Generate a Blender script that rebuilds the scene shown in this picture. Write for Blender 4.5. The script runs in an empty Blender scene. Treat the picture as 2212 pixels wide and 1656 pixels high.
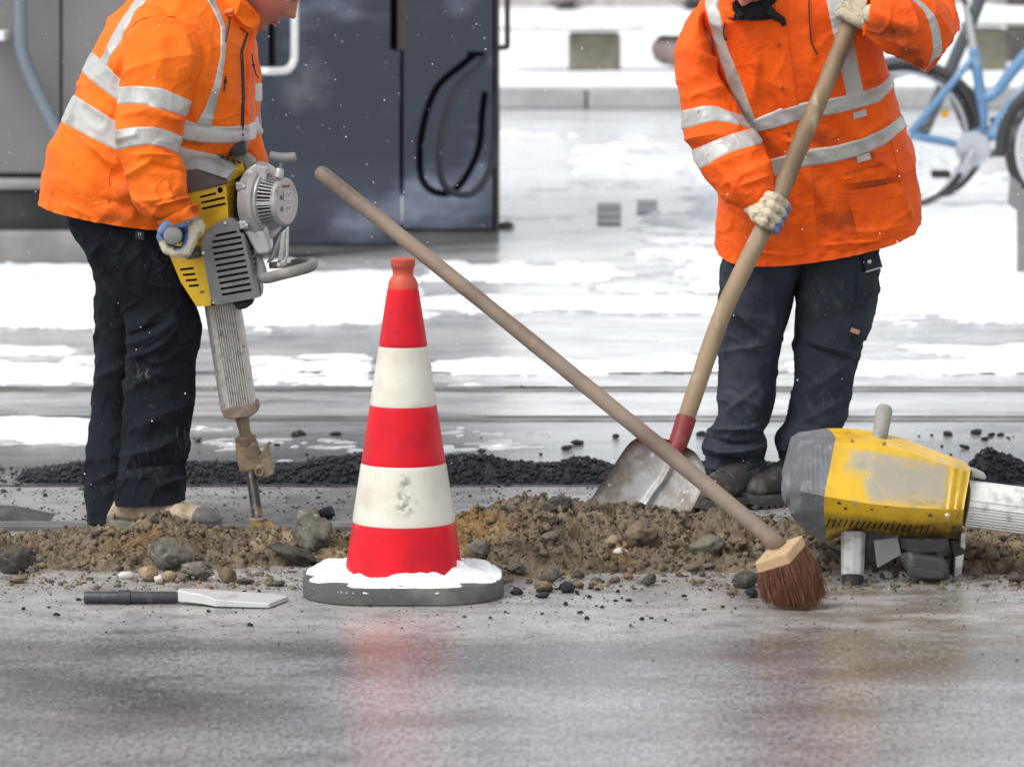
import bpy, bmesh, math, random
import numpy as np
from mathutils import Vector, Matrix

# ------------------------------------------------------------------ camera, sky, sun, exposure
S = bpy.context.scene
COL = S.collection
CAM_H, PITCH, FPX, CX, CY = 1.65, math.radians(6.5), 9120.0, 1106.0, 828.0   # FPX: focal length in 2212-wide photo pixels
cam = bpy.data.cameras.new("camera")
cam.sensor_width = 36.0
cam.lens = 36.0 * FPX / 2212.0
cam.clip_start, cam.clip_end = 0.1, 600.0
cam.dof.use_dof = True
cam.dof.focus_distance = 10.75
cam.dof.aperture_fstop = 5.6
cam_o = bpy.data.objects.new("camera", cam)
COL.objects.link(cam_o)
cam_o.location = (0, 0, CAM_H)
cam_o.rotation_euler = (math.pi / 2 - PITCH, 0, 0)
S.camera = cam_o

SUN_EL, SUN_AZ = math.radians(54), math.radians(232)      # overcast, light from above and a little behind the camera
w = bpy.data.worlds.new("World")
S.world = w
w.use_nodes = True
nt = w.node_tree
sky = nt.nodes.new("ShaderNodeTexSky")
sky.sky_type = 'NISHITA'
sky.sun_disc = False
sky.sun_elevation = SUN_EL
sky.sun_rotation = SUN_AZ
sky.air_density, sky.dust_density, sky.ozone_density = 1.0, 1.0, 1.0
hs = nt.nodes.new("ShaderNodeHueSaturation")
hs.inputs["Saturation"].default_value = 0.22             # an overcast sky is nearly white
nt.links.new(sky.outputs[0], hs.inputs["Color"])
nt.links.new(hs.outputs[0], nt.nodes["Background"].inputs[0])
nt.nodes["Background"].inputs[1].default_value = 0.15
sl = bpy.data.lights.new("sun", 'SUN')
sl.energy, sl.angle, sl.color = 1.5, math.radians(28), (1.0, 0.97, 0.93)
so = bpy.data.objects.new("sun", sl)
COL.objects.link(so)
so.rotation_euler = (math.pi / 2 - SUN_EL, 0, math.pi - SUN_AZ)
S.view_settings.view_transform = 'Standard'
S.view_settings.look = 'None'
S.view_settings.exposure = 0.64
S.view_settings.gamma = 1.0
S.view_settings.use_curve_mapping = False
S.cycles.use_denoising = True
S.cycles.max_bounces = 8
S.cycles.volume_step_rate = 4.0

# ------------------------------------------------------------------ helpers
random.seed(7)
rng = np.random.default_rng(7)
FW = np.array([0, math.cos(PITCH), -math.sin(PITCH)])
UP = np.array([0, math.sin(PITCH), math.cos(PITCH)])
CP = np.array([0, 0, CAM_H])

def P(x, y, Y):
    """the place at depth Y that the photo shows at (x, y)"""
    d = FW + np.array([1.0, 0, 0]) * (x - CX) / FPX + UP * (CY - y) / FPX
    return CP + d * (Y / d[1])

def G(x, y, z=0.0):
    d = FW + np.array([1.0, 0, 0]) * (x - CX) / FPX + UP * (CY - y) / FPX
    return CP + d * ((z - CAM_H) / d[2])

def proj(p):
    q = p - CP
    dz = q @ FW
    return CX + FPX * q[..., 0] / dz, CY - FPX * (q @ UP) / dz

def PX(Y):                       # metres per photo pixel at depth Y
    return Y / FPX

def zmap(x0, y0, k):             # coordinates read off an enlarged detail of the photo
    return lambda x, y: ((x0 + x / k) / 1.1302, (y0 + y / k) / 1.1302)

def _hash(ix, iy, iz):
    h = (ix.astype(np.int64) * 374761393 + iy.astype(np.int64) * 668265263 + iz.astype(np.int64) * 2147483647 + 97) & 0xFFFFFFFF
    h = ((h ^ (h >> 13)) * 1274126177) & 0xFFFFFFFF
    h = ((h ^ (h >> 16)) * 2246822519) & 0xFFFFFFFF
    return ((h ^ (h >> 15)) & 0xFFFFFF) / float(0x7FFFFF) - 1.0

def vn(p):
    p = np.asarray(p, float)
    i = np.floor(p)
    f = p - i
    f = f * f * f * (f * (f * 6 - 15) + 10)
    i = i.astype(np.int64)
    r = 0
    for dx in (0, 1):
        wx = f[..., 0] if dx else 1 - f[..., 0]
        for dy in (0, 1):
            wy = f[..., 1] if dy else 1 - f[..., 1]
            for dz in (0, 1):
                wz = f[..., 2] if dz else 1 - f[..., 2]
                r = r + wx * wy * wz * _hash(i[..., 0] + dx, i[..., 1] + dy, i[..., 2] + dz)
    return r

def fbm(p, o=4, g=0.5):
    a, s, r = 1.0, 0.0, 0
    for k in range(o):
        r = r + a * vn(np.asarray(p) * (2.03 ** k) + 17.3 * k)
        s += a
        a *= g
    return r / s

def sm(a, b, x):
    t = np.clip((x - a) / (b - a), 0, 1)
    return t * t * (3 - 2 * t)

def worg(o):
    v = np.zeros(3)
    while o is not None:
        v = v + np.array(o.location)
        o = o.parent
    return v

def link(name, me, parent=None):
    o = bpy.data.objects.new(name, me)
    COL.objects.link(o)
    if parent is not None:
        o.parent = parent
    return o

def build(name, V, F, mat, parent=None, smooth=True, uv=None, attrs=None, fmat=None, loc=None):
    """one mesh object from world-space vertices"""
    V = np.asarray(V, float)
    org = worg(parent) if parent is not None else (np.asarray(loc, float) if loc is not None else np.zeros(3))
    me = bpy.data.meshes.new(name)
    W = V - org
    if isinstance(F, np.ndarray):
        n, k = F.shape
        me.vertices.add(len(W))
        me.vertices.foreach_set("co", W.astype(np.float32).ravel())
        me.loops.add(n * k)
        me.loops.foreach_set("vertex_index", F.astype(np.int32).ravel())
        me.polygons.add(n)
        me.polygons.foreach_set("loop_start", np.arange(0, n * k, k, dtype=np.int32))
        me.update(calc_edges=True)
    else:
        me.from_pydata([tuple(v) for v in W], [], [tuple(int(i) for i in f) for f in F])
    me.validate()
    for m in (mat if isinstance(mat, (list, tuple)) else [mat]):
        me.materials.append(m)
    if fmat is not None:
        me.polygons.foreach_set("material_index", np.asarray(fmat, np.int32))
    if smooth:
        me.polygons.foreach_set("use_smooth", np.ones(len(me.polygons), bool))
    if uv is not None:
        ul = me.uv_layers.new(name="UVMap")
        li = np.zeros(len(me.loops), np.int32)
        me.loops.foreach_get("vertex_index", li)
        ul.data.foreach_set("uv", np.asarray(uv, np.float32)[li].ravel())
    for k, a in (attrs or {}).items():
        at = me.attributes.new(k, 'FLOAT', 'POINT')
        at.data.foreach_set("value", np.asarray(a, np.float32))
    o = link(name, me, parent)
    if parent is None and loc is not None:
        o.location = loc
    return o

def tag(o, label=None, cat=None, group=None, kind=None):
    if label: o["label"] = label
    if cat: o["category"] = cat
    if group: o["group"] = group
    if kind: o["kind"] = kind
    return o

def thing(name, loc, label, cat, group=None):
    o = link(name, None)
    o.location = tuple(loc)
    o.empty_display_size = 0.1
    return tag(o, label, cat, group)

def grid(nu, nv, closed=False):
    a = np.arange(nu if closed else nu - 1)
    b = np.arange(nv - 1)
    A, B = np.meshgrid(a, b, indexing='ij')
    A2 = (A + 1) % nu
    return np.stack([A * nv + B, A2 * nv + B, A2 * nv + B + 1, A * nv + B + 1], -1).reshape(-1, 4)

class M:                                         # collects pieces of ONE part
    def __init__(s):
        s.v, s.f, s.m = [], [], []
    def add(s, V, F, mi=0):
        n = len(s.v)
        s.v += [np.asarray(v, float) for v in V]
        s.f += [tuple(int(i) + n for i in f) for f in F]
        s.m += [mi] * len(F)
        return s
    def build(s, name, mat, parent=None, smooth=False, bevel=0, seg=2, auto=None, **k):
        o = build(name, s.v, s.f, mat, parent, smooth, fmat=s.m, **k)
        if bevel:
            b = o.modifiers.new("bevel", 'BEVEL')
            b.width, b.segments, b.limit_method, b.angle_limit = bevel, seg, 'ANGLE', math.radians(28)
            b.harden_normals = False
        if auto is not None:
            o.data.polygons.foreach_set("use_smooth", np.ones(len(o.data.polygons), bool))
            o.data.set_sharp_from_angle(angle=math.radians(auto))
        return o

def box_axes(c, ax, ay, az):
    c, ax, ay, az = (np.asarray(q, float) for q in (c, ax, ay, az))
    V = [c + i * ax + j * ay + k * az for k in (-1, 1) for j in (-1, 1) for i in (-1, 1)]
    F = [(0, 2, 3, 1), (4, 5, 7, 6), (0, 1, 5, 4), (2, 6, 7, 3), (0, 4, 6, 2), (1, 3, 7, 5)]
    if np.dot(np.cross(ax, ay), az) < 0:
        F = [f[::-1] for f in F]
    return V, F

def box(c, s):
    return box_axes(c, (s[0] / 2, 0, 0), (0, s[1] / 2, 0), (0, 0, s[2] / 2))

def frame(d, hint=(0, 0, 1)):
    d = np.asarray(d, float) / np.linalg.norm(d)
    h = np.asarray(hint, float)
    if abs(np.dot(d, h)) > 0.97:
        h = np.array([1.0, 0, 0])
    a = np.cross(h, d); a /= np.linalg.norm(a)
    return a, np.cross(d, a), d

def lathe(prof, org=(0, 0, 0), axis=(0, 0, 1), n=32, caps=True):
    """prof: (distance along the axis, radius)"""
    a, b, d = frame(axis)
    org = np.asarray(org, float)
    V, F = [], []
    for z, r in prof:
        for i in range(n):
            t = 2 * math.pi * i / n
            V.append(org + d * z + (a * math.cos(t) + b * math.sin(t)) * r)
    for k in range(len(prof) - 1):
        for i in range(n):
            j = (i + 1) % n
            F.append((k * n + i, k * n + j, (k + 1) * n + j, (k + 1) * n + i))
    if caps:
        F.append(tuple(range(n))[::-1])
        F.append(tuple((len(prof) - 1) * n + i for i in range(n)))
    return V, F

def cyl(p, q, r, r2=None, n=16, cut=0.0):
    p, q = np.asarray(p, float), np.asarray(q, float)
    L = np.linalg.norm(q - p)
    r2 = r if r2 is None else r2
    if cut:
        return lathe([(0, r - cut), (cut, r), (L - cut, r2), (L, r2 - cut)], p, q - p, n)
    return lathe([(0, r), (L, r2)], p, q - p, n)

def smooth_path(pts, n):
    pts = np.asarray(pts, float)
    m = len(pts)
    t = np.linspace(0, m - 1, n)
    return crom(pts, t)

def crom(A, t):
    A = np.asarray(A, float)
    n = len(A)
    t = np.clip(np.asarray(t, float), 0, n - 1 - 1e-9)
    i = np.floor(t).astype(int)
    f = t - i
    if A.ndim > 1:
        f = f[..., None]
    g = lambda k: A[np.clip(k, 0, n - 1)]
    p0, p1, p2, p3 = g(i - 1), g(i), g(i + 1), g(i + 2)
    # end tangents stay one-sided
    m1, m2 = (p2 - p0) / 2, (p3 - p1) / 2
    f2, f3 = f * f, f * f * f
    return (2 * f3 - 3 * f2 + 1) * p1 + (f3 - 2 * f2 + f) * m1 + (-2 * f3 + 3 * f2) * p2 + (f3 - f2) * m2

def tube(path, rad, n=10, caps=True, flat=None):
    """tube along a path; rad number or list; flat=(direction, factor) squashes it"""
    path = np.asarray(path, float)
    m = len(path)
    rad = np.full(m, rad) if np.isscalar(rad) else np.asarray(rad, float)
    T = np.gradient(path, axis=0)
    T /= np.linalg.norm(T, axis=1)[:, None] + 1e-12
    a, b, _ = frame(T[0])
    V, F = [], []
    for k in range(m):
        a = a - T[k] * np.dot(a, T[k]); a /= np.linalg.norm(a)
        b = np.cross(T[k], a)
        for i in range(n):
            t = 2 * math.pi * i / n
            o = (a * math.cos(t) + b * math.sin(t)) * rad[k]
            if flat is not None:
                fd = np.asarray(flat[0], float)
                o = o + fd * np.dot(o, fd) * (flat[1] - 1)
            V.append(path[k] + o)
    for k in range(m - 1):
        for i in range(n):
            j = (i + 1) % n
            F.append((k * n + i, k * n + j, (k + 1) * n + j, (k + 1) * n + i))
    if caps:
        F.append(tuple(range(n))[::-1])
        F.append(tuple((m - 1) * n + i for i in range(n)))
    return V, F

def prism(pts, depth, ang=0.0):
    """pts: world points of an outline facing the camera; extruded away from it (+Y)"""
    pts = [np.asarray(p, float) for p in pts]
    n = len(pts)
    area = sum(pts[i][0] * pts[(i + 1) % n][2] - pts[(i + 1) % n][0] * pts[i][2] for i in range(n))
    if area < 0:
        pts = pts[::-1]
    V = pts + [p + np.array([ang * depth, depth, 0]) for p in pts]
    F = [tuple(range(n)), tuple(range(2 * n - 1, n - 1, -1))]
    for i in range(n):
        j = (i + 1) % n
        F.append((i, i + n, j + n, j))
    return V, F

def facets(pts, faces, back):
    """front facets with a depth at every corner, closed by walls to depth `back`"""
    V = [np.asarray(p, float) for p in pts]
    n = len(V)
    V = V + [np.array([p[0], back, p[2]]) for p in V[:n]]
    F, E = [], {}
    for f in faces:
        q = [V[i] for i in f]
        ar = sum(q[i][0] * q[(i + 1) % len(q)][2] - q[(i + 1) % len(q)][0] * q[i][2] for i in range(len(q)))
        f = tuple(f) if ar > 0 else tuple(f)[::-1]
        F.append(f)
        for i in range(len(f)):
            E[(f[i], f[(i + 1) % len(f)])] = 1
    for (a, b) in list(E):
        if (b, a) not in E:
            F.append((a, a + n, b + n, b))
    for f in list(F[:len(faces)]):
        F.append(tuple(i + n for i in f[::-1]))
    return V, F

def cutout(o, V, F, mat):
    """cut real openings into a part"""
    c = build("cutter", V, F, mat, None, False)
    m = o.modifiers.new("cut", 'BOOLEAN')
    m.operation, m.object, m.solver = 'DIFFERENCE', c, 'EXACT'
    m.material_mode = 'TRANSFER'
    # the cutter sits in world space like the part's vertices plus its origin
    bpy.context.view_layer.update()
    me = bpy.data.meshes.new_from_object(o.evaluated_get(bpy.context.evaluated_depsgraph_get()))
    o.modifiers.clear()
    old = o.data
    o.data = me
    me.name = old.name
    bpy.data.objects.remove(c)

def voxel(V, F, size, smooth=4):
    """fuse overlapping pieces into one continuous surface"""
    me = bpy.data.meshes.new("fuse")
    me.from_pydata([tuple(v) for v in V], [], [tuple(int(i) for i in f) for f in F])
    o = link("fuse", me)
    m = o.modifiers.new("r", 'REMESH'); m.mode = 'VOXEL'; m.voxel_size = size
    if smooth:
        s = o.modifiers.new("s", 'SMOOTH'); s.iterations = smooth; s.factor = 0.5
    bpy.context.view_layer.update()
    e = o.evaluated_get(bpy.context.evaluated_depsgraph_get()).to_mesh()
    n = len(e.vertices)
    W = np.zeros(n * 3, np.float32); e.vertices.foreach_get("co", W)
    Q = np.array([list(p.vertices) for p in e.polygons if len(p.vertices) == 4], np.int32)
    bpy.data.objects.remove(o)
    bpy.data.meshes.remove(me)
    return W.reshape(-1, 3).astype(float), Q

def capsule(p, q, r1, r2=None, n=14, k=4):
    p, q = np.asarray(p, float), np.asarray(q, float)
    r2 = r1 if r2 is None else r2
    L = np.linalg.norm(q - p) + 1e-9
    prof = [(-r1 * math.cos(t), max(r1 * math.sin(t), r1 * 0.02)) for t in np.linspace(0.02, math.pi / 2, k)]
    prof += [(L + r2 * math.sin(t), max(r2 * math.cos(t), r2 * 0.02)) for t in np.linspace(0, math.pi / 2 - 0.02, k)]
    return lathe(prof, p, q - p, n)

# ------------------------------------------------------------------ materials
def srgb(r, g, b):
    f = lambda c: c / 12.92 if c <= 0.04045 else ((c + 0.055) / 1.055) ** 2.4
    return (f(r / 255), f(g / 255), f(b / 255))

class Mat:
    def __init__(s, name, col, rough=0.5, metal=0.0, spec=0.5, coat=0.0):
        s.m = bpy.data.materials.new(name)
        s.m.use_nodes = True
        s.t = s.m.node_tree
        s.b = s.t.nodes["Principled BSDF"]
        s.b.inputs["Roughness"].default_value = rough
        s.b.inputs["Metallic"].default_value = metal
        s.b.inputs["Specular IOR Level"].default_value = spec
        s.b.inputs["Coat Weight"].default_value = coat
        rgb = s.t.nodes.new("ShaderNodeRGB")
        rgb.outputs[0].default_value = (*col, 1)
        s.c = rgb.outputs[0]
        s.r = None
        s.h = None
        s.tc = s.t.nodes.new("ShaderNodeTexCoord")
    def n(s, kind, **k):
        x = s.t.nodes.new(kind)
        for a, v in k.items():
            setattr(x, a, v)
        return x
    def coord(s, scale=(1, 1, 1), rot=(0, 0, 0), src="Object"):
        mp = s.n("ShaderNodeMapping")
        mp.inputs["Scale"].default_value = scale
        mp.inputs["Rotation"].default_value = rot
        s.t.links.new(s.tc.outputs[src], mp.inputs[0])
        return mp.outputs[0]
    def noise(s, scale, detail=4, stretch=(1, 1, 1), rot=(0, 0, 0), rough=0.55, dist=0.0, src="Object"):
        x = s.n("ShaderNodeTexNoise")
        x.inputs["Scale"].default_value = scale
        x.inputs["Detail"].default_value = detail
        x.inputs["Roughness"].default_value = rough
        x.inputs["Distortion"].default_value = dist
        s.t.links.new(s.coord(stretch, rot, src), x.inputs["Vector"])
        return x.outputs[0]
    def voro(s, scale, stretch=(1, 1, 1), feature='F1', out=0):
        x = s.n("ShaderNodeTexVoronoi", feature=feature)
        x.inputs["Scale"].default_value = scale
        s.t.links.new(s.coord(stretch), x.inputs["Vector"])
        return x.outputs[out]
    def wave(s, scale, direction='X', src="UV", dist=0.0):
        x = s.n("ShaderNodeTexWave", bands_direction=direction)
        x.inputs["Scale"].default_value = scale
        x.inputs["Distortion"].default_value = dist
        s.t.links.new(s.coord(src=src), x.inputs["Vector"])
        return x.outputs[1]
    def attr(s, name):
        return s.n("ShaderNodeAttribute", attribute_name=name).outputs["Fac"]
    def ramp(s, f, lo, hi):
        x = s.n("ShaderNodeMapRange", interpolation_type='SMOOTHSTEP')
        x.inputs["From Min"].default_value = lo
        x.inputs["From Max"].default_value = hi
        s.t.links.new(f, x.inputs[0])
        return x.outputs[0]
    def math(s, op, a, b):
        x = s.n("ShaderNodeMath", operation=op)
        for i, v in enumerate((a, b)):
            if isinstance(v, (int, float)):
                x.inputs[i].default_value = v
            else:
                s.t.links.new(v, x.inputs[i])
        return x.outputs[0]
    def mix(s, col, f):
        x = s.n("ShaderNodeMix", data_type='RGBA')
        if isinstance(f, (int, float)):
            x.inputs[0].default_value = f
        else:
            s.t.links.new(f, x.inputs[0])
        s.t.links.new(s.c, x.inputs[6])
        x.inputs[7].default_value = (*col, 1)
        s.c = x.outputs[2]
        return s
    def patch(s, col, scale, lo, hi, **k):
        return s.mix(col, s.ramp(s.noise(scale, **k), lo, hi))
    def rough(s, f, a, b):
        x = s.n("ShaderNodeMapRange")
        x.inputs["To Min"].default_value = a
        x.inputs["To Max"].default_value = b
        s.t.links.new(f, x.inputs[0])
        s.r = x.outputs[0]
        return s
    def bump(s, f, dist, strength=1.0):
        x = s.n("ShaderNodeBump")
        x.inputs["Strength"].default_value = strength
        x.inputs["Distance"].default_value = dist
        s.t.links.new(f, x.inputs["Height"])
        if s.h is not None:
            s.t.links.new(s.h, x.inputs["Normal"])
        s.h = x.outputs[0]
        return s
    def done(s):
        s.t.links.new(s.c, s.b.inputs["Base Color"])
        if s.r is not None:
            s.t.links.new(s.r, s.b.inputs["Roughness"])
        if s.h is not None:
            s.t.links.new(s.h, s.b.inputs["Normal"])
        return s.m

def plain(name, col, rough=0.5, metal=0.0, dirt=None, dlo=0.5, dhi=0.75, dscale=18, bump=0.0, bscale=120, **k):
    m = Mat(name, col, rough, metal, **k)
    if dirt is not None:
        m.patch(dirt, dscale, dlo, dhi, detail=6)
        m.rough(m.noise(dscale * 1.7), max(rough - 0.12, 0.05), min(rough + 0.2, 1))
    if bump:
        m.bump(m.noise(bscale, 3), bump)
    return m.done()
# ------------------------------------------------------------------ shared materials
ORANGE = (0.95, 0.172, 0.006)
def hivis(name, col, dirt=(0.20, 0.045, 0.012)):
    m = Mat(name, col, 0.62, spec=0.25)
    m.mix((col[0] * 0.86, col[1] * 0.72, col[2]), m.ramp(m.noise(7, 5, dist=0.6), 0.45, 0.75))
    d = m.attr("dirt")
    m.mix(dirt, m.math('MULTIPLY', m.ramp(m.math('ADD', m.math('MULTIPLY', d, 0.75), m.math('MULTIPLY', m.noise(26, 6, rough=0.65), 0.62)), 0.40, 1.02), 0.80))
    m.mix(dirt, m.math('MULTIPLY', m.ramp(m.noise(60, 3), 0.70, 0.78), 0.45))
    m.bump(m.noise(30, 6, rough=0.62, dist=0.8), 0.006, 0.8)
    m.bump(m.wave(420, 'X'), 0.0003, 0.5)
    return m.done()
M_ORA = hivis("orange_cloth", ORANGE)
M_ORB = hivis("red_orange_cloth", (0.92, 0.118, 0.004))
def reflective(name):
    m = Mat(name, (0.47, 0.465, 0.44), 0.42, 0.15, 0.5)
    m.patch((0.30, 0.285, 0.25), 9, 0.48, 0.75, detail=6)
    m.patch((0.17, 0.155, 0.125), 34, 0.66, 0.80, detail=4)
    m.bump(m.noise(38, 5, dist=0.4), 0.0035, 0.5)
    m.bump(m.noise(900, 1), 0.0002)
    return m.done()
M_REF = reflective("reflective_tape")
M_STI = plain("seam_thread", (0.45, 0.075, 0.006), 0.8)
M_BLK = plain("black_rubber", (0.018, 0.018, 0.019), 0.55, dirt=(0.10, 0.085, 0.065), dlo=0.55, dhi=0.8, bump=0.001)
M_CORD = plain("dark_cord", (0.02, 0.018, 0.03), 0.7)
def trousers(name, col, cord, light):
    m = Mat(name, col, 0.85, spec=0.2)
    m.patch(light, 5, 0.42, 0.75, detail=6)
    m.mix((0.20, 0.19, 0.18), m.math('MULTIPLY', m.attr("dirt"), m.ramp(m.noise(55, 5, stretch=(1.6, 1.6, 0.5), rough=0.7), 0.52, 0.72)))
    m.mix((0.16, 0.155, 0.15), m.math('MULTIPLY', m.ramp(m.noise(150, 2), 0.70, 0.76), 0.6))
    if cord:
        wv = m.wave(46, 'X')
        m.mix((col[0] * 0.4, col[1] * 0.4, col[2] * 0.4), m.math('MULTIPLY', m.math('SUBTRACT', 1.0, wv), m.math('MULTIPLY', m.noise(12, 4), 0.6)))
        m.bump(wv, 0.0012, 0.4)
    else:
        m.bump(m.noise(700, 2), 0.0006, 0.8)
    m.bump(m.noise(30, 5, dist=0.5), 0.006, 0.5)
    return m.done()
M_CORDU = trousers("black_corduroy", (0.0065, 0.0085, 0.015), True, (0.010, 0.013, 0.021))
M_WORK = trousers("dark_blue_work_cloth", (0.023, 0.029, 0.040), False, (0.046, 0.056, 0.072))
M_SKIN = (lambda m: (m.patch((0.50, 0.155, 0.115), 22, 0.42, 0.7, detail=5), m.bump(m.noise(160, 4), 0.0009), m.done())[2])(Mat("skin", (0.42, 0.17, 0.115), 0.5))
M_GLV = plain("cream_knit_glove", (0.56, 0.49, 0.36), 0.9, dirt=(0.20, 0.16, 0.10), dlo=0.46, dhi=0.72, dscale=40, bump=0.001, bscale=420)
M_GBL = plain("blue_rubber_palm", (0.14, 0.24, 0.46), 0.6, dirt=(0.12, 0.13, 0.16), dlo=0.46, dhi=0.72, dscale=60, bump=0.001, bscale=300)
M_WOOD = (lambda m: (m.patch((0.16, 0.105, 0.058), 9, 0.40, 0.68, stretch=(1, 1, 0.25), detail=6), m.patch((0.40, 0.31, 0.20), 30, 0.56, 0.75, stretch=(1, 1, 0.2), detail=4),
        m.bump(m.noise(90, 4, stretch=(1, 1, 0.15)), 0.0012), m.done())[3])(Mat("worn_wood", (0.29, 0.205, 0.12), 0.62))
M_WOODD = (lambda m: (m.patch((0.13, 0.09, 0.07), 7, 0.40, 0.66, stretch=(0.5, 1, 0.5), detail=6), m.patch((0.30, 0.22, 0.15), 24, 0.60, 0.75, detail=5),
        m.bump(m.noise(80, 4), 0.0012), m.done())[3])(Mat("weathered_wood", (0.26, 0.195, 0.145), 0.55))
M_PINE = plain("pale_pine", (0.47, 0.32, 0.18), 0.6, dirt=(0.22, 0.13, 0.07), dlo=0.5, dhi=0.75, dscale=26, bump=0.001)
def yellow(name):
    m = Mat(name, (0.72, 0.44, 0.010), 0.38, spec=0.5)
    m.patch((0.55, 0.33, 0.012), 12, 0.45, 0.7, detail=6)
    m.patch((0.09, 0.07, 0.04), 34, 0.64, 0.74, stretch=(1, 1, 2.0), detail=6)
    m.mix((0.10, 0.075, 0.04), m.math('MULTIPLY', m.attr("dirt"), m.ramp(m.noise(30, 6, rough=0.7), 0.25, 0.62)))
    m.mix((0.36, 0.345, 0.30), m.math('MULTIPLY', m.ramp(m.math('ADD', m.attr("wear"), m.math('MULTIPLY', m.math('SUBTRACT', m.noise(24, 7, rough=0.75), 0.5), 1.5)), 0.18, 1.05), 0.92))
    m.mix((0.14, 0.115, 0.07), m.math('MULTIPLY', m.ramp(m.noise(16, 7, stretch=(0.5, 1, 1.6), rough=0.75), 0.56, 0.74), 0.55))
    m.rough(m.noise(20, 5), 0.28, 0.58)
    m.bump(m.noise(200, 3), 0.0005)
    return m.done()
M_YEL = yellow("yellow_enamel")
M_GRY = plain("grey_plastic", (0.19, 0.19, 0.185), 0.5, dirt=(0.30, 0.28, 0.24), dlo=0.52, dhi=0.75, dscale=16, bump=0.0006, bscale=160)
M_GRL = plain("pale_grey_plastic", (0.33, 0.33, 0.325), 0.48, dirt=(0.22, 0.21, 0.19), dlo=0.5, dhi=0.75, dscale=14, bump=0.0006, bscale=160)
M_BRN = plain("brown_grey_plastic", (0.125, 0.105, 0.10), 0.5, dirt=(0.2, 0.17, 0.14), dlo=0.55, dhi=0.8, dscale=20)
M_DRK = plain("dark_recess", (0.012, 0.012, 0.014), 0.7)
M_ALU = plain("cast_aluminium", (0.47, 0.465, 0.45), 0.42, 0.55, dirt=(0.20, 0.19, 0.17), dlo=0.5, dhi=0.78, dscale=16, bump=0.0008, bscale=220)
M_STL = plain("bright_screw", (0.6, 0.6, 0.6), 0.3, 0.9)
M_FIN = plain("finned_aluminium", (0.55, 0.53, 0.48), 0.5, 0.25, dirt=(0.24, 0.21, 0.18), dlo=0.50, dhi=0.72, dscale=60, bump=0.0012, bscale=130)
M_MUD = plain("muddy_steel", (0.27, 0.20, 0.125), 0.7, 0.1, dirt=(0.14, 0.10, 0.065), dlo=0.42, dhi=0.7, dscale=24, bump=0.0015, bscale=110)
M_SHK = plain("dark_steel", (0.045, 0.042, 0.04), 0.45, 0.5, dirt=(0.20, 0.16, 0.11), dlo=0.5, dhi=0.72, dscale=24, bump=0.0012)
M_TIP = plain("ochre_muddy_steel", (0.34, 0.22, 0.06), 0.6, 0.1, dirt=(0.14, 0.10, 0.06), dlo=0.5, dhi=0.7, dscale=30, bump=0.0015)
M_SNOW = (lambda m: (m.patch((0.62, 0.635, 0.655), 9, 0.42, 0.78, detail=8, rough=0.7), m.bump(m.noise(60, 6), 0.006, 0.6), m.done())[2])(Mat("snow", (0.88, 0.89, 0.90), 0.6, spec=0.25))

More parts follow.
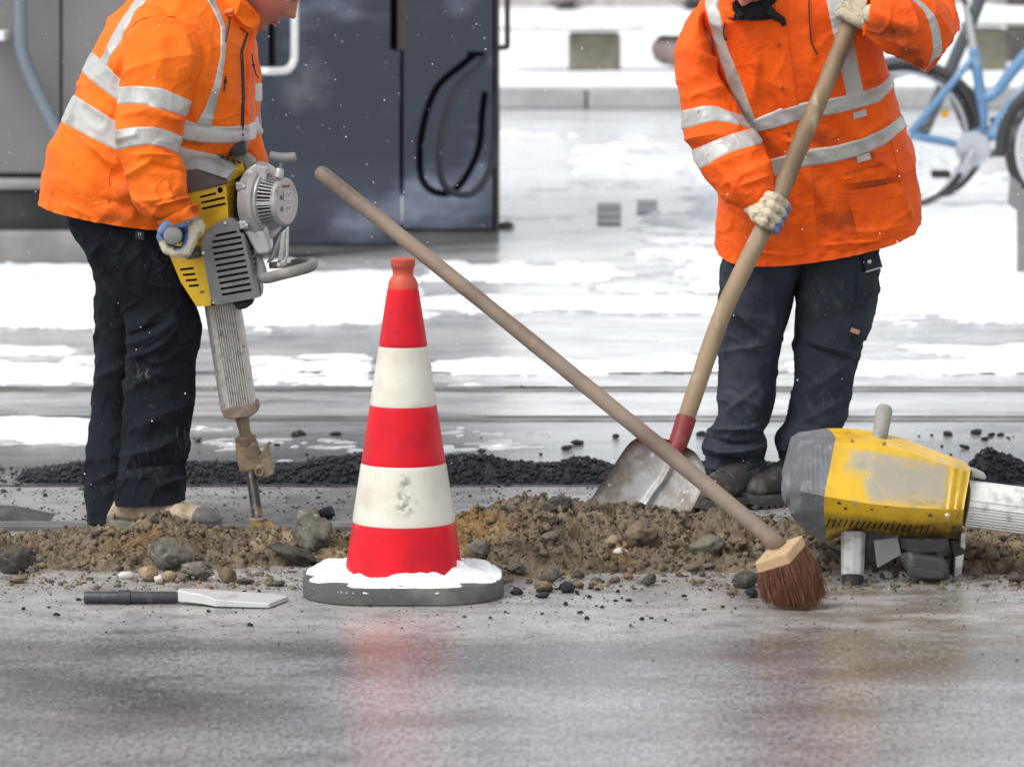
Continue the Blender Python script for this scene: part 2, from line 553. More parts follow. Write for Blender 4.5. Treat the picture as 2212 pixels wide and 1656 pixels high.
# ------------------------------------------------------------------ ground
def ground_mat():
    m = Mat("wet_road", (0.085, 0.088, 0.094), 0.3)
    sx = m.n("ShaderNodeSeparateXYZ"); m.t.links.new(m.coord(), sx.inputs[0])
    wob = m.math('MULTIPLY', m.math('SUBTRACT', m.noise(1.1, 5, stretch=(0.35, 1, 1)), 0.5), 0.55)
    Y = m.math('ADD', sx.outputs[1], wob)
    gy = lambda y: float(G(1106, y)[1])
    grit = m.ramp(m.noise(120, 4, stretch=(0.8, 0.45, 1), rough=0.7), 0.42, 0.66)
    m.mix((0.24, 0.235, 0.225), m.math('MULTIPLY', grit, 0.85))
    dark = m.ramp(m.noise(5, 7, stretch=(0.45, 1, 1), rough=0.68), 0.42, 0.66)
    m.mix((0.045, 0.045, 0.047), m.math('MULTIPLY', dark, 0.5))
    m.mix((0.02, 0.02, 0.021), m.math('MULTIPLY', m.ramp(m.noise(210, 2, stretch=(0.8, 0.4, 1)), 0.60, 0.68), 0.7))
    # sandy film swept around the work
    film = m.math('MULTIPLY', m.ramp(m.math('ADD', sx.outputs[1], m.math('MULTIPLY', wob, 0.35)), gy(1412), gy(1362)), m.ramp(Y, gy(1000), gy(1060)))
    m.mix((0.41, 0.395, 0.375), m.math('MULTIPLY', film, m.ramp(m.noise(11, 8, stretch=(0.7, 1, 1), rough=0.75), 0.24, 0.60)))
    m.mix((0.06, 0.055, 0.05), m.math('MULTIPLY', film, m.ramp(m.noise(150, 3, stretch=(0.8, 0.4, 1)), 0.58, 0.68)))
    brown = m.math('MULTIPLY', m.ramp(sx.outputs[0], 0.35, 0.75), m.math('MULTIPLY', m.ramp(Y, gy(1500), gy(1400)), m.ramp(Y, gy(1180), gy(1260))))
    m.mix((0.13, 0.095, 0.066), m.math('MULTIPLY', m.math('MULTIPLY', brown, 0.75), m.ramp(m.noise(8, 7, stretch=(0.5, 1, 1), rough=0.7), 0.36, 0.60)))
    near = m.math('MAXIMUM', m.ramp(Y, gy(1470), gy(1600)), m.math('MULTIPLY', m.ramp(Y, gy(1385), gy(1425)), m.ramp(m.noise(1.5, 5, stretch=(0.8, 1.2, 1), rough=0.6), 0.40, 0.60)))
    near = m.math('MULTIPLY', near, m.ramp(Y, 5.5, 6.5))
    m.mix((0.36, 0.363, 0.373), m.math('MULTIPLY', near, m.ramp(m.noise(5, 9, stretch=(0.5, 0.8, 1), rough=0.72), 0.20, 0.62)))
    m.mix((0.10, 0.098, 0.095), m.math('MULTIPLY', near, m.math('MULTIPLY', m.ramp(m.noise(130, 4, stretch=(0.9, 0.4, 1), rough=0.7), 0.46, 0.66), 0.7)))
    fore = m.math('MULTIPLY', m.ramp(Y, gy(1340), gy(1400)), m.ramp(Y, 5.5, 6.5))
    m.mix((0.030, 0.029, 0.028), m.math('MULTIPLY', fore, m.math('MULTIPLY', m.ramp(m.noise(75, 5, stretch=(1.0, 0.36, 1), rough=0.75), 0.44, 0.62), 0.55)))
    m.mix((0.50, 0.50, 0.51), m.math('MULTIPLY', fore, m.math('MULTIPLY', m.ramp(m.noise(95, 4, stretch=(1.0, 0.36, 1), rough=0.75), 0.56, 0.68), 0.55)))
    m.mix((0.15, 0.105, 0.095), m.math('MULTIPLY', fore, m.math('MULTIPLY', m.ramp(m.noise(2.2, 6, stretch=(0.45, 1, 1), rough=0.65), 0.50, 0.68), 0.55)))
    # thin grey slush farther out
    sl = m.ramp(Y, gy(1010), gy(860))
    m.mix((0.60, 0.595, 0.585), m.math('MULTIPLY', sl, m.ramp(m.noise(3.4, 9, stretch=(0.45, 1, 1), rough=0.76), 0.26, 0.60)))
    far = m.ramp(Y, gy(620), gy(380))
    m.mix((0.60, 0.605, 0.615), m.math('MULTIPLY', far, m.ramp(m.noise(0.55, 7, stretch=(0.35, 1, 1), rough=0.6), 0.28, 0.58)))
    wet = m.noise(3.2, 6, stretch=(0.3, 1, 1), rough=0.6)
    r = m.math('ADD', m.math('MULTIPLY', m.ramp(wet, 0.35, 0.68), 0.16), 0.09)
    r = m.math('ADD', r, m.math('MULTIPLY', film, 0.12))
    r = m.math('ADD', r, m.math('MULTIPLY', near, 0.05))
    m.r = r
    m.bump(m.noise(230, 3, stretch=(0.9, 0.6, 1)), 0.0014, 0.45)
    m.bump(m.noise(80, 5, stretch=(0.8, 0.5, 1), rough=0.7), 0.0030, 0.35)
    m.bump(m.noise(4, 3, stretch=(0.35, 1, 1)), 0.010, 0.25)
    return m.done()
M_ROAD = ground_mat()
xs = np.concatenate([np.linspace(-260, -6, 12), np.linspace(-4, 4, 17), np.linspace(6, 260, 12)])
ys = np.concatenate([np.linspace(-160, 4, 14), np.linspace(6, 40, 35), np.linspace(45, 260, 14)])
gx, gy_ = np.meshgrid(xs, ys, indexing='ij')
o = build("road", np.stack([gx, gy_, 0 * gx], -1).reshape(-1, 3), grid(len(xs), len(ys)), M_ROAD, None, False)
tag(o, kind="structure")

# snow lying in strips and patches: a low lumpy sheet that dips under the road where the road is bare
SNOW = [  # x0, x1, y0, y1 as read in the photo, weight
    (-900, 215, 905, 955, 1.0), (405, 520, 912, 935, 0.62), (-900, 215, 783, 838, 1.0), (-900, 190, 748, 768, 0.85), (500, 830, 772, 832, 0.9),
    (620, 800, 795, 832, 0.9), (930, 1570, 782, 806, 1.0), (1000, 1240, 772, 790, 0.6), (1690, 3200, 782, 806, 1.0), (1930, 3200, 748, 775, 0.85), (1290, 1560, 775, 800, 0.7),
    (-900, 640, 578, 702, 1.5), (500, 900, 590, 690, 1.2), (900, 1330, 572, 612, 0.85), (880, 1570, 640, 676, 1.1), (1250, 1600, 618, 650, 0.6),
    (1380, 1620, 455, 560, 0.7), (1500, 1900, 540, 660, 0.95), (1830, 3600, 420, 668, 1.6), (1480, 1900, 330, 470, 0.7), (1560, 1720, 690, 720, 0.5),
    (1075, 1450, 245, 300, 0.30), (1230, 1500, 300, 400, 0.42), (930, 1080, 575, 600, 0.6)]
def snow_cover(X, Y):
    p = np.stack([X, Y, 0 * X], -1)
    px, py = proj(p)
    c = np.zeros_like(X)
    for x0, x1, y0, y1, wt in SNOW:
        ex = (x1 - x0) * 0.16 if x1 - x0 < 900 else 60
        ey = (y1 - y0) * 0.34
        c = np.maximum(c, wt * sm(x0 - ex, x0 + ex, px) * (1 - sm(x1 - ex, x1 + ex, px)) * sm(y0 - ey, y0 + ey, py) * (1 - sm(y1 - ey, y1 + ey, py)))
    n = fbm(np.stack([X * 1.5, Y * 3.2, 0 * X], -1), 5, 0.6) * 0.60 + fbm(np.stack([X * 7, Y * 9, 0 * X + 4], -1), 4, 0.6) * 0.35
    return c, n
xs = np.linspace(-6.5, 6.5, 520)
ys = np.geomspace(12.0, 31.0, 460)
X, Y = np.meshgrid(xs, ys, indexing='ij')
c, n = snow_cover(X, Y)
hgt = np.clip((c * 0.95 + n * 1.25 - 0.52), -0.25, 0.9)
lump = fbm(np.stack([X * 9, Y * 9, 0 * X + 9], -1), 4) * 0.5 + 0.5
Z = np.where(hgt > 0, np.minimum(0.012 + 0.03 * hgt, 0.05) * (0.35 + 0.9 * lump) * sm(0, 0.10, hgt) - 0.001, -0.006 + 0.02 * hgt)
F = grid(len(xs), len(ys))
V = np.stack([X, Y, Z], -1).reshape(-1, 3)
keep = (V[F][:, :, 2] > -0.0055).any(1)
F = F[keep]
used = np.unique(F); rm = np.zeros(len(V), int); rm[used] = np.arange(len(used))
o = build("snow", V[used], rm[F], M_SNOW); tag(o, kind="structure")

# thin grey slush round the snow
Z2_ = np.where(hgt > -0.16, 0.0035 + 0.004 * (lump - 0.4) * sm(-0.16, 0.0, hgt), -0.004)
Z2_ = np.where(fbm(np.stack([X * 14, Y * 20, 0 * X + 21], -1), 4, 0.6) + 1.5 * hgt > -0.13, Z2_, -0.004)
F = grid(len(xs), len(ys)); V = np.stack([X, Y, Z2_], -1).reshape(-1, 3)
keep = (V[F][:, :, 2] > -0.0035).any(1); F = F[keep]
used = np.unique(F); rm = np.zeros(len(V), int); rm[used] = np.arange(len(used))
M_SLUSH = (lambda m: (m.patch((0.36, 0.36, 0.365), 9, 0.38, 0.62, detail=7, rough=0.7), m.bump(m.noise(60, 5), 0.004, 0.6), m.done())[2])(Mat("slush", (0.58, 0.585, 0.59), 0.35))
o = build("slush", V[used], rm[F], M_SLUSH); tag(o, kind="structure")

# snow ridge on the other side of the street, behind the camera (the glossy panels mirror it)
xs = np.linspace(-14, 14, 90); ys = np.linspace(-13, -3.6, 40)
X, Y = np.meshgrid(xs, ys, indexing='ij')
Z = 0.10 * sm(-13, -11.5, Y) * (1 - sm(-5.2, -3.8, Y)) + 0.04 * fbm(np.stack([X, Y, 0 * X], -1), 3) - 0.02
o = build("snow_ridge", np.stack([X, Y, Z], -1).reshape(-1, 3), grid(90, 40), M_SNOW); tag(o, kind="structure")

# snow-covered pavement behind its kerb, far side
YK = float(G(0, 236)[1])
def kerb_mat():
    m = Mat("kerb_stone", (0.40, 0.40, 0.395), 0.6)
    m.patch((0.30, 0.29, 0.28), 2.0, 0.4, 0.7, detail=6).patch((0.62, 0.62, 0.63), 1.2, 0.55, 0.7, detail=6)
    m.bump(m.noise(30, 4), 0.01)
    return m.done()
M_KERB = kerb_mat()
hk = float(P(1106, 190, YK)[2])
mm = M(); V, F = box((0, YK + 0.15, hk / 2), (1.18, 0.30, hk)); mm.add(V, F)
kerb0 = None
for k in range(-6, 7):
    if kerb0 is None:
        kerb0 = mm.build("kerb_stone", M_KERB, None, bevel=0.02, loc=(0, 0, 0))
        kk = kerb0
    else:
        kk = kerb0.copy(); COL.objects.link(kk)
    kk.location = (k * 1.2, 0, 0)
    tag(kk, "pale grey kerb stone in the row along the far snowy pavement", "kerb stone", "kerb stones along the far pavement")
xs = np.linspace(-60, 60, 240); ys = np.concatenate([np.linspace(YK + 0.28, YK + 25, 90), np.linspace(YK + 26, 200, 30)])
X, Y = np.meshgrid(xs, ys, indexing='ij')
Z = hk + 0.03 + 0.05 * fbm(np.stack([X * 0.8, Y * 0.5, 0 * X], -1), 4)
Z[:, 0] = hk - 0.02
o = build("snowy_pavement", np.stack([X, Y, Z], -1).reshape(-1, 3), grid(len(xs), len(ys)), M_SNOW); tag(o, kind="structure")
PAV = lambda y: hk + 0.10

# ------------------------------------------------------------------ tram rails set in the road
M_RAIL = plain("rail_steel", (0.17, 0.165, 0.16), 0.35, 0.5, dirt=(0.30, 0.295, 0.29), dlo=0.45, dhi=0.62, dscale=2.4)
M_GROOVE = plain("rail_groove", (0.055, 0.052, 0.045), 0.6, dirt=(0.22, 0.215, 0.21), dlo=0.45, dhi=0.6, dscale=3)
M_JOINT = plain("tar_joint", (0.035, 0.034, 0.033), 0.4)
def rail(y, wd, label, head=0.010):
    Y0 = float(G(1106, y)[1])
    t = thing("tram_rail", (0, Y0, 0), label, "rail")
    # running head, groove, lip: three strips the whole width of the view, each a real profile
    for nm, a, b, z, mt in (("rail_head", -0.030, 0.026, head, M_RAIL), ("rail_groove", 0.027, 0.060, min(0.0035, head * 0.5), M_GROOVE), ("rail_lip", 0.061, 0.078, head * 0.8, M_RAIL)):
        mm = M(); V, F = box((0, Y0 + (a + b) / 2 * wd, z / 2), (16, (b - a) * wd, z)); mm.add(V, F)
        mm.build(nm, mt, t, bevel=0.002)
rail(1143, 1.0, "grooved steel tram rail running just behind the soil heaps and boots", 0.014)
rail(907, 1.3, "wet steel tram rail in the road beside the black gravel strip", 0.004)
rail(843, 1.3, "second wet steel tram rail in the road, nearer the snow strips", 0.004)
def joint(y, hw, label):
    Y0 = float(G(1106, y)[1])
    xs = np.linspace(-5, 5, 200)
    wv = 0.5 * fbm(np.stack([xs * 2.0, 0 * xs, 0 * xs + y], -1), 3)
    V = np.concatenate([np.stack([xs, Y0 - hw * (1 + wv), 0 * xs + 0.004], -1), np.stack([xs, Y0 + hw * (1 + wv[::-1]), 0 * xs + 0.004], -1)])
    o = build("tar_joint", V, np.array([(i, i + 1, i + 201, i + 200) for i in range(199)]), M_JOINT)
    tag(o, kind="structure")
joint(1050, 0.010, "")
joint(806, 0.02, "")

# moss growing along the far rails
M_MOSS = plain("moss", (0.26, 0.20, 0.02), 0.9, dirt=(0.10, 0.10, 0.02), dlo=0.4, dhi=0.7, dscale=30)
def moss(x0, x1, y):
    Y0 = float(G(1106, y)[1]); a, b = P(x0, y, Y0)[0], P(x1, y, Y0)[0]
    V, F = [], []
    for i in range(420):
        x = a + (b - a) * random.random(); yy = Y0 + random.gauss(0, 0.012); s = 0.003 + 0.006 * random.random() * math.sin(math.pi * (x - a) / (b - a))
        n = len(V)
        V += [(x - s, yy, 0), (x + s, yy + s, 0), (x + random.uniform(-1, 1) * s, yy, 0.003 + 0.4 * s)]
        F.append((n, n + 1, n + 2))
    tag(build("moss", V, F, M_MOSS, None, False), kind="stuff")
moss(1385, 1495, 804); moss(1085, 1205, 838); moss(2090, 2300, 780)

# ------------------------------------------------------------------ rocks
def rock_mesh(seed, sub, rough=1.0, flat=0.75):
    bm = bmesh.new(); bmesh.ops.create_icosphere(bm, subdivisions=sub, radius=1)
    V = np.array([v.co for v in bm.verts]); F = np.array([[v.index for v in f.verts] for f in bm.faces]); bm.free()
    r = np.random.default_rng(seed)
    d = 1 + 0.30 * vn(V * 0.9 + seed * 3.1) + rough * (0.20 * fbm(V * 2.4 + seed * 1.7, 3) + 0.13 * (1 - 2.2 * np.abs(fbm(V * 4.5 + seed, 3))) + 0.07 * fbm(V * 13 + seed, 3))
    for k in range(5):                                  # a few broken planes
        q = r.normal(size=3); q /= np.linalg.norm(q)
        t = V @ q
        lim = r.uniform(0.55, 0.85)
        d = np.where(t * d > lim, lim / np.maximum(t, 0.05) * 0.75 + d * 0.25, d)
    W = V * d[:, None]
    W[:, 2] *= flat
    return W, F

def stone_mat(name, a, b, c, rough=0.75, sc=26):
    m = Mat(name, a, rough, spec=0.35)
    m.patch(b, sc, 0.40, 0.66, detail=6).patch(c, sc * 2.4, 0.56, 0.72, detail=5)
    m.bump(m.noise(sc * 4, 5, rough=0.7), 0.006, 0.8)
    return m.done()
M_SOIL = (lambda m: (m.patch((0.085, 0.064, 0.042), 13, 0.47, 0.62, detail=7, rough=0.72), m.patch((0.35, 0.265, 0.155), 8, 0.50, 0.68, detail=7, rough=0.68),
        m.patch((0.28, 0.165, 0.06), 3.0, 0.57, 0.72, detail=6), m.patch((0.045, 0.038, 0.033), 60, 0.60, 0.70, detail=4), m.rough(m.noise(30, 4), 0.45, 0.95),
        m.bump(m.noise(90, 5, rough=0.7), 0.010, 0.9), m.done())[6])(Mat("soil", (0.205, 0.160, 0.105), 0.85, spec=0.25))
M_CLOD = stone_mat("soil_clod", (0.20, 0.15, 0.092), (0.10, 0.075, 0.05), (0.33, 0.255, 0.155))
M_GREY = stone_mat("grey_lump", (0.17, 0.155, 0.125), (0.075, 0.066, 0.052), (0.30, 0.28, 0.23))
M_DARK = stone_mat("dark_lump", (0.085, 0.077, 0.062), (0.036, 0.033, 0.028), (0.17, 0.15, 0.115), 0.7)
M_TAN = stone_mat("tan_stone", (0.34, 0.25, 0.15), (0.22, 0.15, 0.085), (0.45, 0.36, 0.25))
M_RED = stone_mat("reddish_stone", (0.24, 0.12, 0.08), (0.14, 0.07, 0.05), (0.33, 0.2, 0.15))
M_PALE = stone_mat("pale_chip", (0.62, 0.60, 0.55), (0.45, 0.42, 0.36), (0.72, 0.70, 0.66))
M_TAR = stone_mat("tar_crumb", (0.020, 0.022, 0.027), (0.010, 0.011, 0.013), (0.07, 0.074, 0.085), 0.25, 60)

# soil heaps: one dug-up ridge, lumpy, with its crest where the photo shows it
YC = 10.66
CREST = np.array([(-400, 1196), (-150, 1190), (0, 1190), (90, 1184), (180, 1172), (245, 1158), (300, 1134), (340, 1126), (375, 1134), (430, 1166), (480, 1178), (560, 1176), (620, 1166), (700, 1160), (760, 1186),
                  (850, 1196), (940, 1160), (1000, 1118), (1080, 1094), (1165, 1072), (1220, 1084), (1290, 1098), (1380, 1098), (1440, 1116), (1500, 1136), (1560, 1112), (1640, 1130), (1720, 1142),
                  (1800, 1152), (2000, 1165), (2212, 1166), (2500, 1176)], float)
xs = np.arange(-1.75, 1.75, 0.0052); ys = np.arange(9.98, 11.16, 0.0062)
X, Y = np.meshgrid(xs, ys, indexing='ij')
pxx = CX + X / YC * FPX
H = np.array([P(1106, v, YC)[2] for v in CREST[:, 1]])
Hx = np.interp(pxx, CREST[:, 0], H)
edge = 10.24 + 0.09 * vn(np.stack([X * 2.2, 0 * X, 0 * X], -1)) + 0.05 * vn(np.stack([X * 8, 0 * X, 0 * X], -1))
t = np.clip((Y - edge) / (YC - edge), 0, 1)
prof = np.where(Y < YC, 0.30 * t + 0.70 * sm(0.25, 1, t), 1 - sm(YC, 10.97 + 0.04 * vn(np.stack([X * 5, 0 * X, 0 * X + 3], -1)), Y))
inside = np.clip(prof * 4, 0, 1)
q = np.stack([X, Y * 1.0, 0 * X], -1)
rid = lambda s, k, o=3: 1 - np.abs(fbm(q * s + k, o)) * 2.2
lm = 0.020 * fbm(q * 11, 3) + 0.023 * rid(19, 3.3) + 0.020 * rid(44, 8.1) + 0.010 * rid(95, 5.2, 2)
Z = Hx * prof * 0.84 + lm * inside * (0.6 + 0.4 * prof) - 0.016 * (1 - inside) - 0.010 * inside
def soil_z(x, y):
    i = int(round((x - xs[0]) / 0.0052)); j = int(round((y - ys[0]) / 0.0062))
    if 0 <= i < len(xs) and 0 <= j < len(ys):
        return max(0.0, float(Z[i, j]))
    return 0.0
F = grid(len(xs), len(ys)); V = np.stack([X, Y, Z], -1).reshape(-1, 3)
SPLIT = float(P(845, 1300, 10.5)[0])
for side, lab in ((-1, "low heap of brown dug-up soil around the worker's pale boot"), (1, "long heap of ochre brown soil between the cone and the upturned breaker")):
    fx = V[F][:, :, 0].mean(1)
    keep = (V[F][:, :, 2] > -0.004).any(1) & ((fx < SPLIT) if side < 0 else (fx >= SPLIT))
    f2 = F[keep]; used = np.unique(f2); rm = np.zeros(len(V), int); rm[used] = np.arange(len(used))
    tag(build("soil_heap", V[used], rm[f2], M_SOIL), lab, "soil heap", kind="stuff")

def ray_soil(x, y):
    """where the sight line through the photo point meets the heap or the road"""
    for Yv in np.arange(9.0, 13.5, 0.012):
        p = P(x, y, Yv)
        if p[2] <= soil_z(p[0], p[1]) + 0.001:
            return p
    return G(x, y)

ROCKS = [  # x, bottom y, width, height in photo pixels, material, label
    (355, 1240, 108, 78, M_GREY, "largest pale grey lump on the left soil heap, below the boot"),
    (28, 1245, 92, 74, M_DARK, "dark lump on the soil at the left edge of the picture"),
    (668, 1195, 96, 100, M_GREY, "tall brown grey clod between the steel tip and the cone"),
    (628, 1226, 138, 52, M_DARK, "flat tilted slab of dark road surface leaning against the soil left of the cone"),
    (702, 1124, 46, 32, M_TAR, "black crumbly tar lump behind the tall clod beside the cone"),
    (317, 1258, 46, 40, M_TAN, "brown stone at the foot of the soil below the pale grey lump"),
    (364, 1258, 36, 26, M_TAN, "small tan stone right of the white chip below the pale grey lump"),
    (490, 1262, 42, 38, M_CLOD, "brown stone on the road above the blade of the steel chisel"),
    (392, 1258, 22, 24, M_CLOD, "small brown pebble under the right side of the pale grey lump"),
    (424, 1258, 78, 46, M_GREY, "dark grey clod right of the pale grey lump at the foot of the soil"),
    (273, 1252, 38, 18, M_PALE, "white chip lying on the soil left of the brown stone"),
    (342, 1260, 22, 20, M_PALE, "smallest white chip between the brown stone and the tan stone"),
    (66, 1192, 30, 24, M_RED, "reddish stone on top of the soil near the left edge"),
    (604, 1268, 32, 16, M_DARK, "dark chip on the road between chisel blade and cone base"),
    (526, 1263, 46, 14, M_DARK, "flat dark crumb on the road just above the chisel blade"),
    (40, 1262, 46, 20, M_CLOD, "brown clod at the foot of the soil near the left edge"),
    (1200, 1118, 76, 48, M_DARK, "dark grey clod on the ochre crest of the right soil heap"),
    (1295, 1130, 48, 26, M_TAN, "tan stone half buried below the shovel blade"),
    (1374, 1192, 100, 68, M_CLOD, "largest rounded brown stone in the middle of the right soil heap"),
    (1190, 1174, 44, 28, M_GREY, "grey yellow stone in the soil left of the rounded brown stone"),
    (1326, 1186, 42, 32, M_TAN, "tan stone touching the left of the rounded brown stone"),
    (1340, 1200, 40, 18, M_PALE, "pale chip in the soil below the rounded brown stone"),
    (1526, 1216, 90, 60, M_GREY, "large rough grey stone on the soil left of the broom head"),
    (1038, 1216, 64, 54, M_GREY, "dark grey clod against the right side of the cone"),
    (1110, 1244, 54, 32, M_GREY, "grey clod at the foot of the soil right of the cone base"),
    (1188, 1256, 48, 30, M_GREY, "smooth dark grey stone on the road edge of the right soil heap"),
    (1252, 1253, 30, 22, M_DARK, "dark pebble right of the smooth grey stone"),
    (1175, 1280, 44, 28, M_CLOD, "olive brown clod on the wet road below the smooth grey stone"),
    (1251, 1272, 24, 20, M_CLOD, "little brown pebble right of the pointed black crumb"),
    (1226, 1282, 36, 34, M_TAR, "pointed black crumb standing on the wet road"),
    (1175, 1292, 32, 15, M_TAR, "flat black crumb below the olive brown clod"),
    (1117, 1286, 32, 18, M_TAR, "black crumb on the road beside the right end of the cone base"),
    (1402, 1266, 34, 28, M_DARK, "single dark stone on the wet road below the rounded brown stone"),
    (1357, 1252, 24, 15, M_RED, "pinkish chip at the edge of the soil left of the single dark stone"),
    (1330, 1260, 26, 16, M_GREY, "grey chip at the edge of the soil beside the pinkish chip"),
    (1497, 1236, 38, 22, M_GREY, "grey pebble below the large rough grey stone"),
    (1532, 1232, 30, 19, M_GREY, "rounded grey pebble right below the large rough grey stone"),
    (1616, 1274, 66, 42, M_DARK, "dark lump touching the left of the broom bristles"),
    (1627, 1292, 36, 24, M_TAR, "black crumb in front of the dark lump by the broom"),
    (1585, 1286, 32, 15, M_CLOD, "olive flat pebble left of the broom bristles"),
    (1597, 1186, 48, 28, M_CLOD, "brown clod on the soil under the broom handle"),
    (1778, 1222, 46, 36, M_GREY, "grey lump between broom head and grey breaker leg"),
    (2140, 1225, 66, 52, M_CLOD, "brown grey clod behind the upturned breaker at the right"),
    (2196, 1262, 40, 28, M_DARK, "dark crumb on the soil at the right edge of the picture"),
    (2105, 1250, 44, 24, M_CLOD, "small brown clod right of the upturned breaker's bracket"),
]
for k, (x, yb, wd, ht, mt, lab) in enumerate(ROCKS):
    p = ray_soil(x, yb)
    s = PX(p[1]) * 0.53
    Wr, Fr = rock_mesh(40 + k, 4 if wd > 40 else 3, 1.9 if mt in (M_GREY, M_DARK, M_TAR, M_CLOD) else 0.7, 1.0)
    Wr = Wr * np.array([wd, (wd + ht) * 0.5, ht]) * s / np.array([np.abs(Wr[:, 0]).max(), np.abs(Wr[:, 1]).max(), np.abs(Wr[:, 2]).max()]) * 0.97
    if "slab" in lab:
        c, s_ = math.cos(-0.32), math.sin(-0.32)
        Wr[:, 2] *= 0.7
        Wr = Wr @ np.array([[c, 0, -s_], [0, 1, 0], [s_, 0, c]]).T
    c0 = np.array([p[0], p[1] + (wd + ht) * 0.25 * PX(p[1]), p[2]])
    if mt in (M_GREY, M_DARK, M_CLOD, M_TAR):                 # crumbly lumps
        Wr = Wr * (1 + 0.055 * np.random.default_rng(k).uniform(-1, 1, (len(Wr), 1)))
    o = build("stone", Wr + c0 + np.array([0, 0, ht * s * 0.82]), Fr, mt, None, mt in (M_TAN, M_PALE, M_RED), loc=c0)
    tag(o, lab, "stone")

# loose crumbs one can count on the wet road and the slab behind
CR = [rock_mesh(300 + k, 2, 1.4, 0.8) for k in range(7)]
crumb_me = {}
def crumb(x, y, s, mt, lab, grp):
    k = random.randrange(7)
    key = (k, mt.name)
    g = G(x, y)
    if key not in crumb_me:
        o = build("asphalt_crumb", CR[k][0], CR[k][1], mt, None); crumb_me[key] = o.data
    else:
        o = link("asphalt_crumb", crumb_me[key])
    s = s * PX(g[1]) / 2
    o.location = (g[0], g[1], soil_z(g[0], g[1]) + s * 0.45)
    o.scale = (s * random.uniform(0.9, 1.6), s * random.uniform(0.8, 1.4), s * random.uniform(0.6, 1.0))
    o.rotation_euler = (0, 0, random.uniform(0, 6.28))
    tag(o, lab, "crumb", grp)
for i in range(70):
    x = random.choice((random.uniform(20, 640), random.uniform(1000, 1640), random.uniform(1100, 1500)))
    crumb(x, 1268 + abs(random.gauss(0, 1)) * 42, random.choice((5, 7, 8, 10, 12)), M_TAR, "small black crumb lying loose on the wet road in front of the soil", "black crumbs on the wet road")
CL = [(lambda m_: (m_[0] * (1 + 0.10 * rng.uniform(-1, 1, (len(m_[0]), 1))), m_[1]))(rock_mesh(700 + k, 3, 2.0, 0.8)) for k in range(8)]
clod_me = {}
for i in range(130):
    for _ in range(30):
        x = random.uniform(-1.45, 1.45); y = 10.12 + 0.75 * random.random()
        if soil_z(x, y) > 0.012: break
    mt = random.choice((M_SOIL, M_SOIL, M_CLOD, M_GREY, M_SOIL, M_DARK)); kk_ = (random.randrange(8), mt.name)
    if kk_ not in clod_me:
        o = build("soil_clod", CL[kk_[0]][0], CL[kk_[0]][1], mt, None, False); clod_me[kk_] = o.data
    else:
        o = link("soil_clod", clod_me[kk_])
    s = random.choice((8, 9, 10, 12, 14, 17, 21)) * PX(y) * 0.6
    o.location = (x, y, soil_z(x, y) + s * 0.15); o.scale = (s * random.uniform(1, 1.5), s, s * random.uniform(.7, 1)); o.rotation_euler = (random.uniform(-.4, .4), random.uniform(-.4, .4), random.uniform(0, 6.28))
    tag(o, "small rough clod of earth bedded in the brown soil heaps", "clod", "clods bedded in the soil heaps")
for i in range(80):
    crumb(random.uniform(-20, 2230), random.uniform(1052, 1125), random.choice((4, 6, 7, 9, 12)), random.choice((M_TAR, M_DARK, M_GREY)),
          "small dark crumb lying on the gritty slab behind the near rail", "crumbs on the slab behind the near rail")
for i in range(46):
    crumb(random.choice((random.uniform(980, 1520), random.uniform(1960, 2230), random.uniform(400, 760))), random.uniform(938, 985), random.choice((5, 7, 9, 14, 20)), M_TAR,
          "black crumb scattered on the wet road behind the black gravel strip", "black crumbs behind the gravel strip")

def scatter(name, n, pos, size, base, mats, label, cat):
    """masses of pieces too small to pick apart: real little solids in one mesh"""
    Vs, Fs, Ms = [], [], []
    off = 0
    for i in range(n):
        c = pos(i)
        if c is None:
            continue
        s = size(i)
        Vb, Fb = base[i % len(base)]
        a = rng.uniform(0, 6.28); ca, sa = math.cos(a), math.sin(a)
        Wv = Vb * (s * rng.uniform(0.6, 1.4, 3))
        Wv = np.stack([Wv[:, 0] * ca - Wv[:, 1] * sa, Wv[:, 0] * sa + Wv[:, 1] * ca, Wv[:, 2]], -1)
        Vs.append(Wv + np.asarray(c)); Fs.append(Fb + off); off += len(Vb)
        Ms.append(np.full(len(Fb), i % len(mats) if rng.random() < 0.75 else 0))
    o = build(name, np.concatenate(Vs), np.concatenate(Fs), mats, None, False, fmat=np.concatenate(Ms))
    return tag(o, label, cat, kind="stuff")
ICO = [(lambda m_: (m_[0] * (1 + 0.33 * rng.uniform(-1, 1, (len(m_[0]), 1))), m_[1]))(rock_mesh(500 + k, 1, 1.6, 0.85)) for k in range(12)]
def on_heap(i):
    x = rng.uniform(-1.5, 1.5); y = 10.08 + 0.9 * rng.random() ** 1.1
    z = soil_z(x, y)
    if z < 0.004 and rng.random() < 0.80:
        return None
    return (x, y, z + 0.001)
scatter("soil_crumbs", 20000, on_heap, lambda i: 0.0018 + 0.0095 * rng.random() ** 4, ICO, [M_SOIL, M_CLOD, M_SOIL, M_DARK, M_SOIL, M_DARK, M_CLOD, M_GREY], "loose crumbs and grit over the soil heaps", "grit")
def on_slab(i):
    g = G(rng.uniform(-60, 2280), rng.uniform(1054, 1150))
    return (g[0], g[1], 0.001)
scatter("slab_grit", 2600, on_slab, lambda i: 0.0012 + 0.004 * rng.random() ** 3, ICO, [M_DARK, M_GREY, M_CLOD, M_TAR], "fine grit on the slab behind the near rail", "grit")
def on_road(i):
    g = G(rng.uniform(-60, 2280), 1262 + abs(rng.normal()) * 60)
    return (g[0], g[1], 0.0005)
scatter("road_grit", 1500, on_road, lambda i: 0.0008 + 0.0026 * rng.random() ** 3, ICO, [M_DARK, M_GREY, M_TAR], "fine grit on the wet road in front of the soil", "grit")

